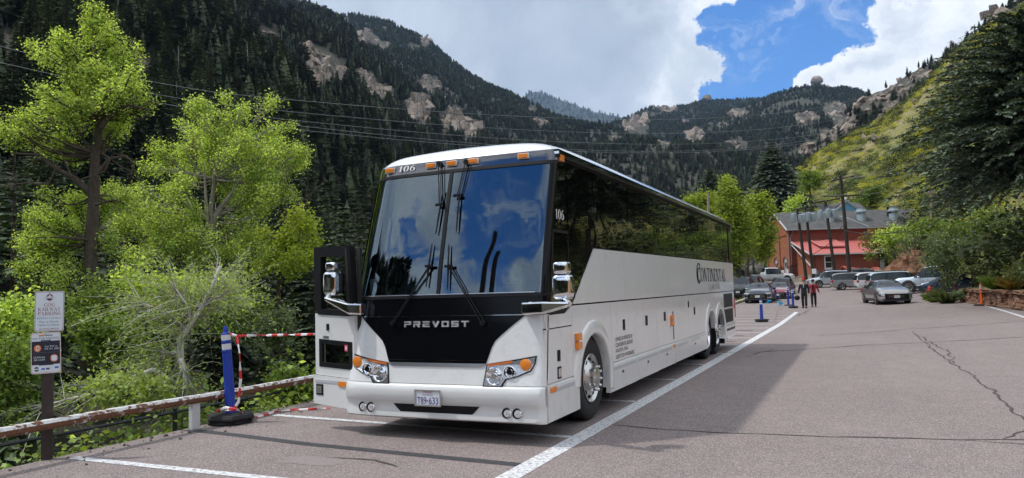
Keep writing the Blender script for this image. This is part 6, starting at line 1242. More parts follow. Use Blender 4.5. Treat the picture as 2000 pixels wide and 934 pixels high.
# ------------------------------------------------------------------ people
SKIN = mat('skin', (.48, .29, .21), .55); SUIT = mat('dark_suit', (.012, .014, .020), .85); TROU = mat('black_trousers', (.012, .012, .014), .9); REDJ = mat('red_jacket', (.42, .015, .025), .7); BLKS = mat('black_shirt', (.014, .014, .016), .85); SHIRT = mat('white_shirt', (.7, .7, .7), .8); TIE = mat('pale_tie', (.35, .42, .5), .6); SHOE = mat('black_shoes', (.01, .01, .01), .4); HATR = mat('red_hat', (.62, .04, .02), .7); HAIRD = mat('dark_hair', (.02, .016, .013), .8)
def skin_mesh(name, verts, edges, rad, m_, parent, sub=2):
    me = bpy.data.meshes.new(name); me.from_pydata([tuple(map(float, v)) for v in verts], edges, []); o = link(name, me, parent)
    md = o.modifiers.new('skin', 'SKIN'); md.use_smooth_shade = True
    for i, r in enumerate(rad): me.skin_vertices[0].data[i].radius = (r, r) if not isinstance(r, tuple) else r
    me.skin_vertices[0].data[0].use_root = True
    s = o.modifiers.new('sub', 'SUBSURF'); s.levels = sub; s.render_levels = sub
    dg = bpy.context.evaluated_depsgraph_get(); new = bpy.data.meshes.new_from_object(o.evaluated_get(dg)); o.modifiers.clear(); o.data = new; new.materials.clear(); new.materials.append(m_); bpy.data.meshes.remove(me); new.name = name; return o
def person(p, rz, label, h, jacket, inner, step, arms, hat, carry=None):
    """Faces local -Y; step = stride of the left leg; arms = (hand x, y, z) of right and left hand."""
    e = thing('person', p, label, 'person', 'couple walking along the white line', rz); s = h/1.75; e.scale = (s,)*3
    V = [(0, 0, .95), (0, -.01, 1.12), (0, 0, 1.30), (0, .0, 1.44), (0, -.01, 1.52), (0, -.02, 1.585), (0, -.015, 1.66), (0, 0, 1.71)]; R_ = [(.14, .10), (.11, .08), (.125, .082), (.075, .065), (.056, .058), (.072, .085), (.078, .095), (.055, .065)]; E_ = [(i, i+1) for i in range(7)]
    def add(v, r, k): V.append(v); R_.append(r); E_.append((k, len(V)-1)); return len(V)-1
    J = {}
    for sx, hand in ((-1, arms[0]), (1, arms[1])):
        a = add((sx*.19, 0, 1.40), .062, 3); el = ((sx*.235+hand[0]*.1), .04+hand[1]*.2, 1.13); b_ = add(el, .046, a); c_ = add(hand, .030, b_); d_ = np.array(hand)-np.array(el); d_ /= np.linalg.norm(d_); pm = np.array(hand)+d_*.07; pmk = add(tuple(pm), (.036, .02), c_)
        for k, (o_, ln) in enumerate(((-.028, .075), (-.010, .088), (.010, .083), (.026, .066))):
            f1 = pm+d_*ln*.5+np.array([0, o_, -.005]); f2 = pm+d_*ln+np.array([-sx*.018, o_, 0]); i1 = add(tuple(f1), .0095, pmk); add(tuple(f2), .008, i1)
        i1 = add(tuple(np.array(hand)+d_*.04+np.array([-sx*.012, -.035, 0])), .010, c_); add(tuple(np.array(hand)+d_*.085+np.array([-sx*.015, -.05, 0])), .009, i1); J[sx] = ((sx*.19, 0, 1.40), el, hand)
    LEG = {}
    for sx, st_ in ((-1, -step), (1, step)):
        a = add((sx*.095, 0, .88), .088, 0); kn = (sx*.10, -.04-st_*.5-.02*abs(st_), .50); b_ = add(kn, .058, a); an = (sx*.10, -st_, .09); c_ = add(an, .040, b_); add((sx*.105, -st_-.14, .035), (.042, .03), c_); LEG[sx] = ((sx*.095, 0, .88), kn, an)
    skin_mesh('body', V, E_, R_, SKIN, e)
    tv = [(0, 0, .99), (0, 0, .90)]; tr_ = [(.165, .125), (.155, .12)]; te = [(0, 1)]
    for sx in (-1, 1):
        hp, kn, an = LEG[sx]; k = len(tv); tv += [(hp[0], hp[1], .80), kn, (an[0], an[1]+.005, .075)]; tr_ += [.105, .082, .072]; te += [(1, k), (k, k+1), (k+1, k+2)]
    skin_mesh('trousers', tv, te, tr_, TROU, e)
    jv = [(0, .01, .84), (0, .01, 1.0), (0, .01, 1.15), (0, .012, 1.32), (0, .015, 1.425)]; jr = [(.19, .135), (.18, .135), (.172, .13), (.188, .135), (.11, .095)]; je = [(i, i+1) for i in range(4)]
    for sx in (-1, 1):
        sh, el, ha = J[sx]; k = len(jv); jv += [(sh[0]*1.02, .01, 1.385), el, tuple(np.array(el)+(np.array(ha)-np.array(el))*.88)]; jr += [.080, .064, .052]; je += [(3, k), (k, k+1), (k+1, k+2)]
    skin_mesh('jacket', jv, je, jr, jacket, e)
    mb = MB(); mb.add([(-.055, -.128, 1.42), (.055, -.128, 1.42), (.075, -.150, 1.30), (.06, -.148, 1.05), (.02, -.142, .93), (-.02, -.142, .93), (-.06, -.148, 1.05), (-.075, -.150, 1.30)], [(0, 7, 6, 5, 4, 3, 2, 1)]) if inner is BLKS else mb.add([(-.035, -.126, 1.44), (.035, -.126, 1.44), (.008, -.152, 1.24), (-.008, -.152, 1.24)], [(0, 3, 2, 1)])
    mb.obj('shirt', inner, e)
    if inner is SHIRT: MB().add([(-.016, -.135, 1.43), (.016, -.135, 1.43), (.018, -.156, 1.24), (0, -.157, 1.2), (-.018, -.156, 1.24)], [(0, 4, 3, 2, 1)]).obj('tie', TIE, e)
    MB().lathe([(.088, -.01), (.092, .035), (.085, .07), (.06, .10), (0, .115)], 16, Matrix.Translation((0, .012, 1.645)) @ Matrix.Rotation(-.25, 4, 'X')).obj('hair', HAIRD, e)
    if hat == 'tall': MB().lathe([(.10, .0), (.095, .005), (.092, .16), (.085, .175), (0, .178)], 16, Matrix.Translation((0, .0, 1.70))).obj('hat', HATR, e)
    else: MB().lathe([(.10, 0), (.10, .05), (.08, .085), (0, .10)], 16, Matrix.Translation((0, 0, 1.68))).box((0, -.13, 1.685), (.15, .12, .012)).obj('cap', BLKS, e)
    MB().box((-.035, -.105, 1.645), (.055, .012, .035)).box((.035, -.105, 1.645), (.055, .012, .035)).box((0, -.108, 1.652), (.03, .008, .008)).obj('sunglasses', BLKS, e, bevel=.004); MB().lathe([(.012, -.02), (.014, 0), (0, .02)], 8, Matrix.Translation((0, -.112, 1.615))).obj('nose', SKIN, e); MB().box((0, -.098, 1.575), (.045, .01, .008)).obj('mouth', mat('lips', (.30, .12, .10), .6), e)
    for sx in (-1, 1):
        MB().lathe([(.0, -.018), (.016, -.01), (.016, .012), (0, .02)], 8, Matrix.Translation((sx*.082, .0, 1.63))).obj('ear', SKIN, e); an = LEG[sx][2]; MB().box((an[0], an[1]-.07, .045), (.105, .31, .105)).obj('shoe', SHOE, e, bevel=.03)
    return e
pm = G(1572, 602); pw = G(1590, 599)
person(pm, -.03, 'person in a dark suit and tall red hat carrying a black helmet', 1.72, SUIT, SHIRT, .17, ((-.34, -.02, .86), (.24, -.06, .82)), 'tall'); person(pw, .05, 'person in an open red jacket over a black shirt and dark cap', 1.64, REDJ, BLKS, -.15, ((-.23, -.05, .83), (.36, .0, .88)), 'cap')
k = 1.72/1.75; o = MB().lathe([(0, -.14), (.10, -.13), (.155, -.04), (.16, .03), (.12, .11), (.05, .15), (0, .155)], 20).obj('helmet', SATIN, None, label='black helmet hanging from the hand of the person in the suit', cat='helmet'); o.location = (pm[0]-.40*k, pm[1]-.03, pm[2]+.62*k)
o['label'] = 'black helmet hanging from the hand of the person in the suit'

# ------------------------------------------------------------------ right roadside: wall, hydrant, stake
w0, w1 = G(1876, 590), G(2004, 608); wd = w1-w0; WL = float(np.linalg.norm(wd[:2])); wa = atan2(wd[1], wd[0])
m, t, b, oc = custom('red_wall_stone')
oi = t.n('ShaderNodeObjectInfo').outputs['Random']; n1 = t.noise(oc, 5, 6, .6); c = t.mix(oi, (.27, .125, .07), (.36, .22, .14)); c = t.mix(t.ramp(n1, .4, .7, 0, .7), c, (.13, .075, .05)); t.put(b.inputs['Base Color'], c); b.inputs['Roughness'].default_value = .95; bumpin(t, b, n1, .8, .06); WSTONE = m
e = thing('stone_wall', w0, 'low dry wall of red sandstone blocks along the right verge', 'wall', rz=wa); g = np.random.default_rng(31)
stm = []
for k in range(5):
    mb = MB(); mb.box((0, 0, 0), (1, 1, 1)); me = mb.mesh('stone', [WSTONE]); b = bmesh.new(); b.from_mesh(me); bmesh.ops.subdivide_edges(b, edges=b.edges[:], cuts=1, use_grid_fill=True)
    for v_ in b.verts: v_.co += Vector(g.normal(size=3)*.055)
    b.to_mesh(me); b.free(); stm.append(me)
MB().box((WL/2, .42, .34), (WL, .5, .70)).obj('rubble_core', DIRT, e)
for r_ in range(4):
    x = -.3
    while x < WL+.3:
        l = .45+.75*g.random(); hh = (.20, .19, .17, .13)[r_]*(.9+.2*g.random()); o = link('stone', stm[int(g.integers(0, 5))], e); o.location = (x+l/2, .10+.05*g.random()-(.05 if r_ == 3 else 0)+.05*r_, .08+.19*r_); o.scale = (l*.95, .3+.1*g.random()+(.25 if r_ == 3 else 0), hh*.97); o.rotation_euler = (g.normal()*.03, g.normal()*.03, g.normal()*.05); x += l
# earth behind the wall
rows = []
for i in range(16):
    x = -1.5+(WL+6)*i/15; rows.append([(w0[0]+x*cos(wa)-yy_*sin(wa), w0[1]+x*sin(wa)+yy_*cos(wa), w0[2]+z+.12*float(fbm(x, yy_, 14, 3))) for yy_, z in ((.25, .62), (1.0, .78), (2.4, 1.3), (5, 2.4), (9, 4.0), (14, 6.2))])
MB().grid(rows).obj('wall_bank', SL_GREEN, kind='structure')
HYD = mat('hydrant_red', (.38, .02, .025), .45); e = thing('fire_hydrant', G(1817, 581), 'red fire hydrant on the verge in front of the dark car', 'hydrant')
MB().lathe([(.17, 0), (.17, .05), (.12, .07), (.115, .42), (.15, .45), (.15, .50), (.13, .52), (.12, .62), (.08, .70), (.035, .73), (.035, .78), (0, .78)], 20).obj('barrel', HYD, e)
for a, r_ in ((0, .06), (pi, .06), (-pi/2, .085)): MB().lathe([(r_, .1), (r_, .19), (r_*1.15, .19), (r_*1.15, .22), (.02, .23), (.02, .26), (0, .26)], 12, Matrix.Translation((0, 0, .38)) @ Matrix.Rotation(a, 4, 'Z') @ Matrix.Rotation(pi/2, 4, 'Y')).obj('outlet_cap', HYD, e)
q = G(1866, 584); MB().bar(q, q+at(1857, 528, float((q-CAM) @ FW))-at(1862, 584, float((q-CAM) @ FW)), .09, .03).obj('marker_stake', mat('stake_red', (.30, .02, .04), .6), None, label='leaning dark red marker stake left of the low stone wall', cat='stake')
def tuft(u, v, D_, rp, n_, label, lm, up_=0.0):
    c = gat(u, v, D_)+[0, 0, up_]; g = np.random.default_rng(int(u)); r = rp*D_/FPX; V = []
    for k in range(n_):
        a = g.random()*6.28; b_ = c*0+[cos(a)*r*.25*g.random(), sin(a)*r*.25*g.random(), -.05]; tp_ = b_+np.array([cos(a)*r*(.5+.5*g.random()), sin(a)*r*(.5+.5*g.random()), r*(.35+.6*g.random())]); w_ = np.array([-sin(a), cos(a), 0])*r*.03; V += [b_-w_, b_+w_, (b_+tp_)/2+w_+[0, 0, r*.15], tp_]
    link('grass_tuft', npmesh('grass_tuft', V, np.arange(len(V)).reshape(-1, 4), [lm]), None, tuple(c), label, 'plant')
tuft(1850, 590, 41, 36, 260, 'spiky green grass tuft at the left end of the stone wall', L_GREY); tuft(1826, 589, 43, 24, 160, 'grass tuft growing beside the red hydrant', L_MID); tuft(1950, 572, 36.5, 34, 200, 'green weeds on top of the stone wall', L_MID, .75); tuft(1984, 566, 34, 34, 200, 'dry weeds on top of the stone wall at the right edge', L_ORANGE, .75)
n = 700; x_ = 10.5+9*RNG.random(n); y_ = 8+46*RNG.random(n); P = np.stack([np.interp(y_, [-20, 24, 34, 46, 51, 60], [12.5, 12.5, 11.0, 9.0, 9.6, 14])+.6+12*RNG.random(n)**1.6, y_, np.zeros(n)], 1); dx_ = P[:, 0]-np.interp(y_, [-20, 24, 34, 46, 51, 60], [12.5, 12.5, 11.0, 9.0, 9.6, 14]); P[:, 2] = gz(P[:, 0], y_)+np.interp(dx_, [0, 1, 2.2, 4, 7, 12, 20], [0, .1, .5, 1.1, 2.4, 4.6, 7])
scatter('verge_weeds', SCRUB, P, .25+.5*RNG.random(n)**2, RNG.integers(0, 5, n), 'low weeds and scrub on the bank right of the road', seed=33)

# ------------------------------------------------------------------ utility poles and wires
POLE = mat('creosote_pole', (.055, .042, .034), .9, var=.3, vscale=6, bump=.5, bscale=30); CAN = mat('transformer_grey', (.42, .50, .55), .4, .2); PORC = mat('porcelain', (.30, .32, .34), .25); POLEP = mat('weathered_pole', (.33, .27, .21), .9, var=.2)
def pole(base, top, r, label, arms=(), cans=(), m_=POLE, cat='utility pole'):
    e = thing('utility_pole', base, label, cat); d = np.array(top)-np.array(base); MB().tube([(0, 0, -.4), tuple(d*.5), tuple(d)], [r, r*.86, r*.7], 12).obj('pole', m_, e, sharp=60)
    for (u0, v0), (u1, v1), D_ in arms:
        a, b_ = at(u0, v0, D_)-base, at(u1, v1, D_)-base; MB().bar(a, b_, .11, .13).obj('crossarm', m_, e)
        for k in (.06, .3, .7, .94): q = a+(b_-a)*k; MB().lathe([(.03, .05), (.05, .10), (.03, .14), (.05, .19), (.02, .25), (0, .26)], 8, Matrix.Translation(tuple(q))).obj('insulator', PORC, e)
        q = a+(b_-a)*.5; MB().bar(q+(a-q)*.45, q-[0, 0, .7], .03, .05).bar(q+(b_-q)*.45, q-[0, 0, .7], .03, .05).obj('brace', m_, e)
    for u, v, D_, hh in cans:
        c_ = at(u, v, D_)-base; M = Matrix.Translation(tuple(c_)); tk = MB().lathe([(0, -hh/2), (.27, -hh/2), (.29, -hh/2+.04), (.29, hh/2-.06), (.31, hh/2-.05), (.31, hh/2), (.2, hh/2+.05), (0, hh/2+.08)], 18, M).obj('transformer', CAN, e)
        for k in (-.12, .12): MB().lathe([(.035, 0), (.05, .08), (.03, .12), (.05, .18), (0, .28)], 8, Matrix.Translation((c_[0]+k, c_[1], c_[2]+hh/2+.03))).obj('bushing', PORC, tk)
    return e
D4 = float((G(1662, 562)-CAM) @ FW); p1, p2, p3, p4 = gat(1576, 549, 88), gat(1590, 547, 90), gat(1633, 549, 86), G(1662, 562)
pole(p1, at(1557, 408, 88), .20, 'leftmost of the dark transformer poles, with two grey cans', [((1548, 411), (1574, 405), 87.6)], [(1549.5, 427, 87.5, 1.0), (1563.5, 428, 87.5, .95)])
pole(p2, at(1573.5, 407, 90), .20, 'second dark transformer pole with three grey cans and a white notice', [((1560, 411), (1590, 403), 89.6)], [(1571, 426, 89.4, .85), (1578.5, 425, 89.2, 1.05), (1588, 425.5, 89.4, .95)])
pole(p3, at(1611.5, 392, 86), .20, 'third dark transformer pole with three grey cans and a long crossarm', [((1586, 397), (1640, 388), 85.6), ((1590, 381), (1620, 377), 85.8)][:1], [(1602, 420, 85.5, 1.0), (1617, 417.5, 85.4, 1.0), (1628.5, 418, 85.5, .95)])
pole(p4, at(1642, 344, D4), .21, 'tallest dark utility pole, standing in front of the silver wagon', [((1624, 354), (1668, 344), D4-.3), ((1609, 384), (1684, 381), D4-.3)])
q = at(1590, 530, 89.6); MB().box(q, (.55, .03, .6), rz=-YAW).obj('notice', SIGNW, None, label='white notice fixed to the second transformer pole', cat='notice')
q = at(1385, 590, 58); q[2] = 0; pole(q, at(1383, 377, 58), .13, 'bare weathered wooden pole rising over the coach roof', m_=POLEP)
ql = at(440, 560, 62); ql[2] = -6; pole(ql, at(440, 182, 62), .13, 'slim dark pole above the broad cottonwood carrying the top wire', [], m_=POLE); qm = at(474, 560, 64); qm[2] = -6; pole(qm, at(474, 206, 64), .13, 'slim dark pole just right of the one carrying the top wire', [((462, 224), (486, 222), 63.8)])
pole(gat(1818, 500, 75), at(1818, 374, 75), .12, 'thin grey pole with a short arm right of the roof vents', [((1808, 377), (1826, 375), 74.8)], m_=POLEP)
m = mat('wire_grey', (.30, .32, .33), .5, .3); WIRE = m; WIRED = mat('wire_black', (.015, .015, .016), .6)
def wire(a, b_, sag, label, r=.017, m_=None, n=26):
    a, b_ = np.array(a), np.array(b_); P = [a+(b_-a)*k-[0, 0, 4*sag*k*(1-k)] for k in np.linspace(0, 1, n)]; MB().tube(P, r, 5).obj('power_line', m_ or WIRE, None, label=label, cat='wire')
wire(at(-60, 74, 40), at(440, 183, 62), .3, 'wire slanting down from the upper left edge to the slim dark pole'); wire(at(-60, 108, 42), at(474, 209, 64), .3, 'second wire slanting down behind the tall cottonwood'); wire(at(120, 160, 45), at(486, 224, 64), .3, 'third, lowest wire slanting down behind the tall cottonwood')
for (u0, v0, D0), (u1, v1, D1), sg, lb in (((440, 183, 62), (1720, 181, 190), 4.2, 'highest of the long wires across the canyon'), ((474, 209, 64), (1750, 204, 190), 4.5, 'second highest long wire across the canyon'), ((462, 223, 64), (1720, 236, 180), 4.0, 'middle long wire across the canyon'), ((486, 234, 64), (1700, 246, 175), 4.2, 'second lowest long wire across the canyon'), ((520, 247, 64), (1690, 255, 172), 3.6, 'lowest long wire across the canyon, just over the coach roof')): wire(at(u0, v0, D0), at(u1, v1, D1), sg, lb, .018)
for (u0, v0), (u1, v1, D1), lb in (((1668, 345), (1815, 290, 62), 'upper wire from the tallest pole up towards the huge spruce'), ((1655, 347), (1812, 303, 62), 'wire from the middle of the top crossarm of the tallest pole'), ((1684, 381), (1835, 322, 60), 'wire from the lower crossarm of the tallest pole to the right'), ((1612, 384), (1800, 330, 66), 'wire from the left end of the lower crossarm of the tallest pole')): wire(at(u0, v0, D4-.3), at(u1, v1, D1), .5, lb, .018)
wire(at(1649, 450, D4-.3), at(1760, 452, 60), .3, 'thick black cable from the tallest pole to the shrubs', .045, WIRED); wire(at(1760, 452, 60), at(1850, 416, 48), .4, 'thick black cable continuing up behind the huge spruce', .05, WIRED); wire(at(1648, 452, D4-.3), at(1560, 508, 95), .4, 'black cable from the tallest pole down to the annex roof', .03, WIRED); wire(at(1648, 440, D4-.3), at(1588, 470, 89.5), .5, 'black cable between the tallest and the second transformer pole', .03, WIRED)
wire(at(1624, 352, D4-.3), at(1611, 393, 85.8), .6, 'looped pale cable from the tallest pole to the third transformer pole', .03); wire(at(1558, 415, 87.8), at(1480, 413, 110), .8, 'wire from the leftmost transformer pole into the light green trees', .025)

pole((-6.7, -12.1, -2), (-6.75, -12.15, 11.0), .17, 'dark wooden pole by the lot, mirrored tall in the right windscreen pane')
pole((-6.3, -12.5, -2), (-6.4, -12.5, 9.8), .17, 'shorter dark wooden pole, mirrored beside the tall one in the windscreen')
# ------------------------------------------------------------------ brick building
def brickmat(name, c1, c2, mortar, sc=1.0):
    m, t, b, oc = custom(name); br = t.n('ShaderNodeTexBrick'); uvn = t.n('ShaderNodeUVMap'); t.t.links.new(uvn.outputs[0], br.inputs['Vector'])
    br.inputs['Scale'].default_value = 1; br.inputs['Brick Width'].default_value = .22; br.inputs['Row Height'].default_value = .075; br.inputs['Mortar Size'].default_value = .006
    t.put(br.inputs['Color1'], c1+(1,)); t.put(br.inputs['Color2'], c2+(1,)); t.put(br.inputs['Mortar'], mortar+(1,))
    c = t.mix(t.ramp(t.noise(oc, .8, 5, .6), .35, .65, .0, .5), br.outputs[0], tuple(x*.7 for x in c1)); t.put(b.inputs['Base Color'], c); b.inputs['Roughness'].default_value = .9; return m
BRICK_LIT = brickmat('brick_sunlit_tone', (.47, .155, .072), (.40, .125, .06), (.33, .17, .11)); BRICK_SHADED = brickmat('brick_shaded_tone', (.33, .085, .055), (.28, .07, .045), (.24, .10, .075))  # one brick in two colours: sun and shade painted into the walls
SHING = mat('grey_shingle', (.105, .105, .105), .95, var=.25, vscale=1.2, bump=.6, bscale=12); CONC = mat('pale_concrete', (.40, .35, .28), .9, var=.15, vscale=1.0); FOUND = mat('grey_foundation', (.33, .33, .31), .9, var=.12); TRIMW = mat('white_trim', (.70, .71, .70), .5); REDM = mat('red_metal_roof', (.56, .17, .15), .5); DKW = mat('dark_window_pane', (.02, .022, .026), .08, coat=.5); GUT = mat('grey_gutter', (.22, .24, .25), .5)
AX = np.array([RI[0], RI[1], 0]); AX /= np.linalg.norm(AX); AY = np.array([-AX[1], AX[0], 0]); BO = at(1546.5, 549, 104); BO[2] = 1.35
hall = thing('brick_building', BO, 'long red brick hall with a grey shingle roof and arched gable windows', 'building', rz=atan2(AX[1], AX[0]))
def uvbox(o, s=1.0):
    me = o.data; uv = me.uv_layers.new(name='UVMap')
    for p in me.polygons:
        n = p.normal
        for li in p.loop_indices:
            c = me.vertices[me.loops[li].vertex_index].co; uv.data[li].uv = ((c.y if abs(n.x) > abs(n.y) else c.x)*s, c.z*s)
    return o
HZ = 7.75; RZ = 10.35; HW = 9.2; HL = 28.0                      # eave, ridge, depth, length
def arch(cx, z0, w_, hh, n=14): return [(cx-w_/2, z0), (cx+w_/2, z0)]+[(cx+w_/2*cos(pi*k/n), z0+hh+w_/2*sin(pi*k/n)) for k in range(n+1)]
wins = [arch(2.1, 1.0, 1.5, 2.1), arch(5.9, 1.0, 1.5, 2.1), arch(4.6, 7.1, 1.05, .75)]
uvbox(MB().poly([(0, 0), (HW, 0), (HW, HZ), (HW/2, RZ-.12), (0, HZ)], wins, lambda a, e, d: (d, a, e), .3).obj('gable_wall', BRICK_LIT, hall))
uvbox(MB().poly([(0, 0), (HL, 0), (HL, HZ), (0, HZ)], [], lambda a, e, d: (a, d, e), .3).obj('long_wall', BRICK_SHADED, hall)); MB().box((HL/2, HW, HZ/2), (HL, .3, HZ)).box((HL, HW/2, HZ/2), (.3, HW, HZ)).obj('back_wall', BRICK_SHADED, hall)
for z in (.0,): MB().box((-.05, HW/2, .5), (.12, HW+.1, 1.0)).obj('foundation', FOUND, hall)
for k, y in enumerate((.25, 4.0, 8.95)): MB().box((-.09, y, 3.7), (.16, .5, 7.2)).obj('brick_pier', BRICK_LIT, hall)
uvbox(MB().box((-.06, HW/2, 6.9), (.08, HW, .22)).obj('brick_course', BRICK_LIT, hall))
for cx, z0, w_, hh in ((2.1, 1.0, 1.5, 2.1), (5.9, 1.0, 1.5, 2.1), (4.6, 7.1, 1.05, .75)):
    o = arch(cx, z0, w_, hh); i_ = arch(cx, z0+.1, w_-.2, hh-.1); f = MB().poly(o, [i_], lambda a, e, d: (.10+d, a, e), .08).obj('window', TRIMW, hall); MB().poly(i_, [], lambda a, e, d: (.16+d, a, e), .01).obj('pane', DKW, f)
    g_ = MB(); [g_.bar((.13, cx, z0+hh), (.13, cx+(w_/2-.05)*cos(a), z0+hh+(w_/2-.05)*sin(a)), .05, .06) for a in (.5, 1.05, 1.57, 2.1, 2.64)]; g_.bar((.13, cx-w_/2, z0+hh), (.13, cx+w_/2, z0+hh), .06, .08); g_.bar((.13, cx, z0), (.13, cx, z0+hh), .06, .06); g_.obj('muntin', TRIMW, f)
    if w_ > 1.2: MB().box((.08, cx, z0+.75), (.05, w_-.25, 1.4)).obj('lower_shutter', TRIMW, f)
    MB().grid([[(x_, cx+r_*cos(a), z0+hh+r_*sin(a)) for r_, x_ in ((w_/2, .0), (w_/2, -.07), (w_/2+.25, -.07), (w_/2+.25, .0))] for a in np.linspace(0, pi, 15)], smooth=False).obj('brick_arch', BRICK_LIT, f)
roof = MB(); ov = .55
roof.grid([[(x, -ov, HZ-.30+.02), (x, HW/2, RZ), (x, HW+ov, HZ-.28)] for x in (-.5, HL+.5)], smooth=False); roof.grid([[(x, -ov, HZ-.46), (x, HW/2, RZ-.16), (x, HW+ov, HZ-.44)] for x in (HL+.5, -.5)], smooth=False)
rf = roof.obj('roof', SHING, hall)
for a, b_ in (((-.52, -ov, HZ-.36), (-.52, HW/2, RZ-.06)), ((-.52, HW/2, RZ-.06), (-.52, HW+ov, HZ-.36))): MB().bar(a, b_, .08, .24).obj('rake_board', TRIMW, rf)
MB().tube([(-.5, -ov-.05, HZ-.34), (HL+.5, -ov-.05, HZ-.34)], .10, 6).obj('gutter', GUT, rf); MB().tube([(.4, -.5, HZ-.35), (.4, -.12, HZ-.8), (.1, -.10, HZ-1.2), (.1, -.1, .4)], .06, 6).obj('downpipe', GUT, hall); MB().box((4, -.15, HZ-.22), (8, .35, .03)).obj('ridge_flashing', GUT, rf)
for u, v in ((1637.5, 424), (1699.5, 424), (1763, 420)):
    x = (u-1546.5)*106/FPX; y = 1.9; z = HZ+.1+(RZ-HZ)*(y/(HW/2)); M = Matrix.Translation((x, y, z-.4))
    v_ = MB().lathe([(.62, -.1), (.62, 1.0), (.48, 1.05), (.48, 1.25)], 20, M).obj('roof_vent', CAN, hall); MB().lathe([(.48, 1.2), (.80, 1.28), (.80, 1.5), (.56, 1.62), (.56, 1.9), (.62, 1.95), (.0, 2.0)], 20, M).obj('vent_cap', CAN, v_)
MB().box((15.6, 2.2, RZ-.5), (1.0, 1.0, 1.4)).obj('chimney', SATIN, hall); MB().tube([(7.0, 2.6, RZ-.9), (8.2, 1.2, RZ-1.1), (10.7, -.6, HZ-.1), (10.7, -.6, HZ-1.2)], .06, 6).obj('vent_pipe', CAN, hall)
for x in (10.6, 13.4, 13.9): MB().box((x, -.05, HZ-1.6), (.5, .12, 1.7)).obj('window', GUT, hall)
# annex
BA = BO+AX*2.6; BA = BO+AX*((592.5-546.5)*98.2/FPX); p_ = 5.8; X0 = (559*104/FPX-546.5*104/FPX); X1 = X0+8.3; EZ, TZ = 3.95, 5.75
uvbox(MB().poly([(-p_, 0), (0, 0), (0, TZ-.1), (-p_, EZ)], [], lambda a, e, d: (X0+d, a, e), .25).obj('annex_side_wall', BRICK_LIT, hall)); uvbox(MB().poly([(X0, .95), (X1, .95), (X1, EZ), (X0, EZ)], [[(X0+1.35, 1.85), (X0+2.45, 1.85), (X0+2.45, 3.55), (X0+1.35, 3.55)]], lambda a, e, d: (a, -p_+d, e), .25).obj('annex_wall', BRICK_SHADED, hall))
MB().box(((X0+X1)/2, -p_-.03, .45), (X1-X0+.1, .2, 1.0)).obj('annex_foundation', FOUND, hall)
f = MB().poly([(X0+1.33, 1.83), (X0+2.47, 1.83), (X0+2.47, 3.57), (X0+1.33, 3.57)], [[(X0+1.5, 2.0), (X0+2.3, 2.0), (X0+2.3, 3.42), (X0+1.5, 3.42)]], lambda a, e, d: (a, -p_-.03+d, e), .16).obj('window', TRIMW, hall); MB().box((X0+1.9, -p_+.08, 2.7), (.82, .02, 1.45)).obj('pane', DKW, f); MB().box((X0+1.9, -p_+.02, 2.72), (.82, .06, .08)).obj('sash', TRIMW, f); MB().box((X0+1.9, -p_-.1, 1.78), (1.35, .2, .1)).obj('sill', TRIMW, f)
ar = MB().grid([[(x, -p_-.65, EZ-.12), (x, .02, TZ+.12)] for x in (X0-.75, X1+4.6)], smooth=False).grid([[(x, -p_-.65, EZ-.22), (x, .02, TZ+.02)] for x in (X1+4.6, X0-.75)], smooth=False).obj('annex_roof', REDM, hall); sl_ = (TZ-EZ+.24)/(p_+.67)
for k in range(45): x = X0-.7+.31*k; MB().bar((x, -p_-.65, EZ-.10), (x, .0, TZ+.14), .04, .05).obj('roof_rib', REDM, ar)
MB().grid([[(x, -p_+1.6, EZ+.95), (x, -.5, TZ+.22)] for x in (X0+1.5, X0+5.2)], smooth=False).box((X0+3.5, -p_+1.62, EZ+.86), (3.6, .06, .18)).obj('roof_hatch', REDM, ar); MB().box(((X0+X1)/2, -p_-.66, EZ-.2), (X1-X0+1.5, .05, .16)).bar((X0-.76, -p_-.65, EZ-.17), (X0-.76, 0, TZ+.03), .05, .18).obj('fascia', TRIMW, ar); MB().bar((X0-.8, -p_-2.2, 1.6), (X0-.8, -.4, TZ-.4), .07, .12).obj('leaning_trim', TRIMW, hall)
por = MB(); por.box((X1+1.7, -p_-.4, EZ+.15), (4.0, 2.4, .28)); por.obj('porch_roof', TRIMW, hall); uvbox(MB().box((X1+2.6, -p_+.7, 2.0), (1.6, 1.0, 3.6)).box((X1+.1, -p_+.5, 2.0), (.35, .5, 3.6)).obj('porch_wall', BRICK_LIT, hall)); MB().box((X1+1.1, -p_+.9, 2.0), (1.4, .1, 2.6)).obj('porch_door', DKW, hall); MB().box((X1+1.0, -p_+.84, 2.1), (.6, .05, 1.5)).obj('door_notice', TRIMW, hall); MB().box((X0+.25, -p_-.12, 1.35), (.45, .2, .6)).obj('meter_box', GUT, hall)
PIPER = mat('rusty_red_pipe', (.42, .10, .065), .7, var=.2, vscale=3); pe = thing('red_pipe', gat(1668, 532, 90)+[0, 0, .9], 'big rusty red iron pipe displayed by the annex porch', 'pipe', rz=atan2(AX[1], AX[0]))
MB().lathe([(.42, -2.0), (.55, -2.0), (.55, -1.7), (.45, -1.7), (.45, .6), (.55, .6), (.55, .9), (.42, .9), (.42, 1.6), (.7, 1.6), (.75, 2.3), (.2, 2.3)], 20, Matrix.Translation((.6, 0, .2)) @ Matrix.Rotation(.12, 4, 'Y') @ Matrix.Rotation(pi/2, 4, 'Y')).obj('pipe', PIPER, pe); MB().tube([(-1.6, 0, -.6), (-1.5, 0, .1), (-1.1, 0, .4), (-.7, 0, .1), (-.7, 0, -.5)], .22, 10).obj('elbow', PIPER, pe); MB().box((0, .2, -.75), (4.2, .9, .5)).obj('plinth', FOUND, pe)
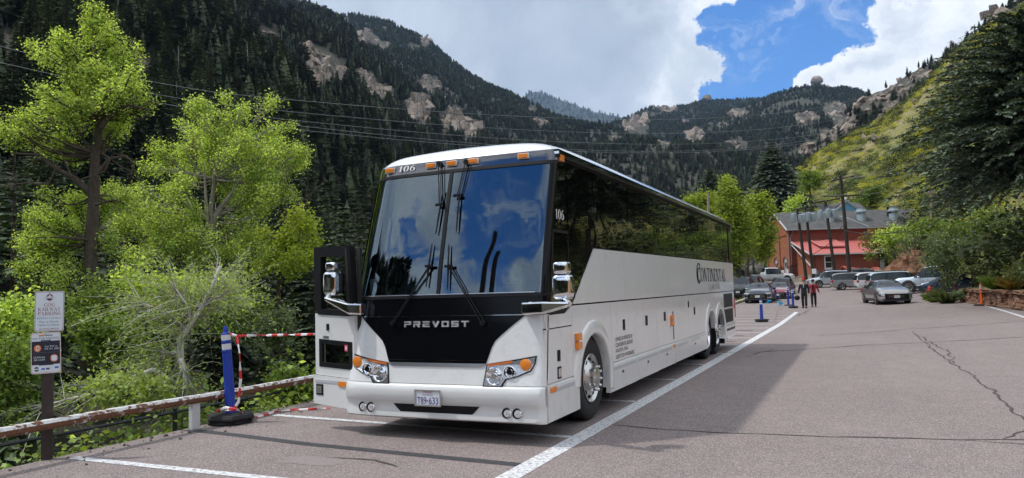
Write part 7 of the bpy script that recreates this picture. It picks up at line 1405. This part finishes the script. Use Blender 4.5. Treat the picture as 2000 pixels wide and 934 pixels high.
# retaining wall and iron fence in front of the gable
f0, f1 = at(1509, 553, 103), at(1587, 549, 93); rw = thing('retaining_wall', (f0[0], f0[1], 1.2), 'pale concrete retaining wall rising along the ramp by the brick gable', 'wall'); dxy = f1-f0; L_ = float(np.linalg.norm(dxy[:2])); ex = dxy/L_; ex[2] = 0
nx = np.array([ex[1], -ex[0], 0]); mb = MB(); P = [(0, -.4), (L_, -.4), (L_, 1.25), (L_*.62, .95), (0, .35)]; mb.poly(P, [], lambda a, e, d: tuple(ex*a+nx*(.2-d)+np.array([0, 0, e])), .4); mb.obj('wall', CONC, rw); MB().bar(ex*L_*.6+[0, 0, .98], ex*L_+[0, 0, 1.3], .5, .08).obj('coping', CONC, rw)
fe = thing('iron_fence', (f0[0], f0[1], 1.5), 'tall black iron picket fence with notices in front of the brick gable', 'fence'); LF = L_*.66
for z0, z1 in ((.35, .65), (1.75, 2.2)): MB().bar(ex*0+[0, 0, z0], ex*LF+[0, 0, z1], .05, .05).obj('fence_rail', SATIN, fe)
pk = MB().box((0, 0, .9), (.03, .03, 1.75)).mesh('picket', [SATIN])
for k in range(40): a = LF*k/39; o = link('picket', pk, fe); o.location = tuple(ex*a+np.array([0, 0, .22+.42*k/39])); o.scale = (2.2, 2.2, 1.1) if k % 8 == 0 else (1, 1, 1)
for a, z, m_, s, lb in ((1.9, 1.0, mat('teal_notice', (.03, .24, .22), .5), .7, 'teal notice board on the iron fence'), (3.0, 1.25, TRIMW, .75, 'white notice board on the iron fence right of the teal one'), (4.3, 1.55, TRIMW, .45, 'small white notice high on the iron fence')):
    q = f0+ex*a+nx*.06; MB().box((q[0], q[1], 1.5+z), (s, .03, s*1.2), rz=atan2(ex[1], ex[0])).obj('notice_board', m_, None, label=lb, cat='notice')
e2, e1 = at(1508, 552, 104), at(1430, 555, 88); fe2 = thing('iron_fence', (e1[0], e1[1], 1.0), 'dark railing among the parked cars left of the white pickup', 'fence'); dd_ = e2-e1; Lq = float(np.linalg.norm(dd_[:2])); eq = dd_/Lq; eq[2] = 0
for z in (.3, 1.5): MB().bar(eq*0+[0, 0, z], eq*Lq+[0, 0, z+.3], .05, .05).obj('fence_rail', SATIN, fe2)
for k in range(0, 30): o = link('picket', pk, fe2); o.location = tuple(eq*Lq*k/29+np.array([0, 0, .1+.3*k/29]))
# blue gabled house behind
hb = at(1658, 470, 132); HBL = mat('sky_blue_siding', (.14, .36, .58), .7); hs = thing('blue_house', (hb[0], hb[1], hb[2]), 'sky blue gabled house with a grey roof behind the brick hall', 'house', rz=atan2(AX[1], AX[0])); k = 132/FPX
za = (470-393)*k; ze = (470-411)*k; wh = 23*k; uo = [(-wh, 0), (wh, 0), (wh, ze), (0, za), (-wh, ze)]
MB().poly(uo, [], lambda a, e, d: (a, d, e), .3).obj('gable_wall', HBL, hs); MB().box((0, 4, ze/2), (2*wh, 7.5, ze)).obj('side_wall', HBL, hs)
for sx in (-1, 1):
    MB().bar((sx*(wh+.5), -.15, ze-.35), (0, -.15, za+.12), .1, .28).obj('rake_board', TRIMW, hs); MB().grid([[(sx*(wh+.6), y, ze-.35), (0, y, za+.15)] for y in (-.3, 8)], smooth=False).obj('roof', SHING, hs)
MB().grid([[(x, -.0, ze-.3), (x, 4.0, za+.1)] for x in (wh*.2, wh*1.9)], smooth=False).obj('side_roof', SHING, hs); MB().grid([[(x, .2, ze-.3), (x, 4.0, za+.0)] for x in (-wh*1.9, -wh*.4)], smooth=False).obj('side_roof', SHING, hs); MB().lathe([(.25, 0), (.3, .6), (.0, .9)], 10, Matrix.Translation((.2, 1, za))).obj('finial', TRIMW, hs)
# kerb behind the parked cars
rows = []
for y in np.arange(34, 62, 1.0): x = -5.0-.0*y; rows.append([(x-.25, y, float(gz(x, y))+.15), (x+.05, y, float(gz(x, y))+.15), (x+.07, y, float(gz(x, y))+.13), (x+.07, y, float(gz(x, y))-.05)])
MB().grid(rows, smooth=False).obj('kerb', CONC, kind='structure')

# ------------------------------------------------------------------ air
hz = MB().box((0, 0, 1090), (26000, 26000, 2214)).obj('haze', [], None, kind='stuff')
m = bpy.data.materials.new('haze_air'); m.use_nodes = True; t = NT(m.node_tree); pv = t.n('ShaderNodeVolumePrincipled'); pv.inputs['Color'].default_value = (.46, .67, .96, 1); pv.inputs['Density'].default_value = 7e-5; pv.inputs['Anisotropy'].default_value = .2
t.t.links.new(pv.outputs[0], t.n('ShaderNodeOutputMaterial').inputs['Volume']); hz.data.materials.append(m); m.volume_intersection_method if hasattr(m, 'volume_intersection_method') else None
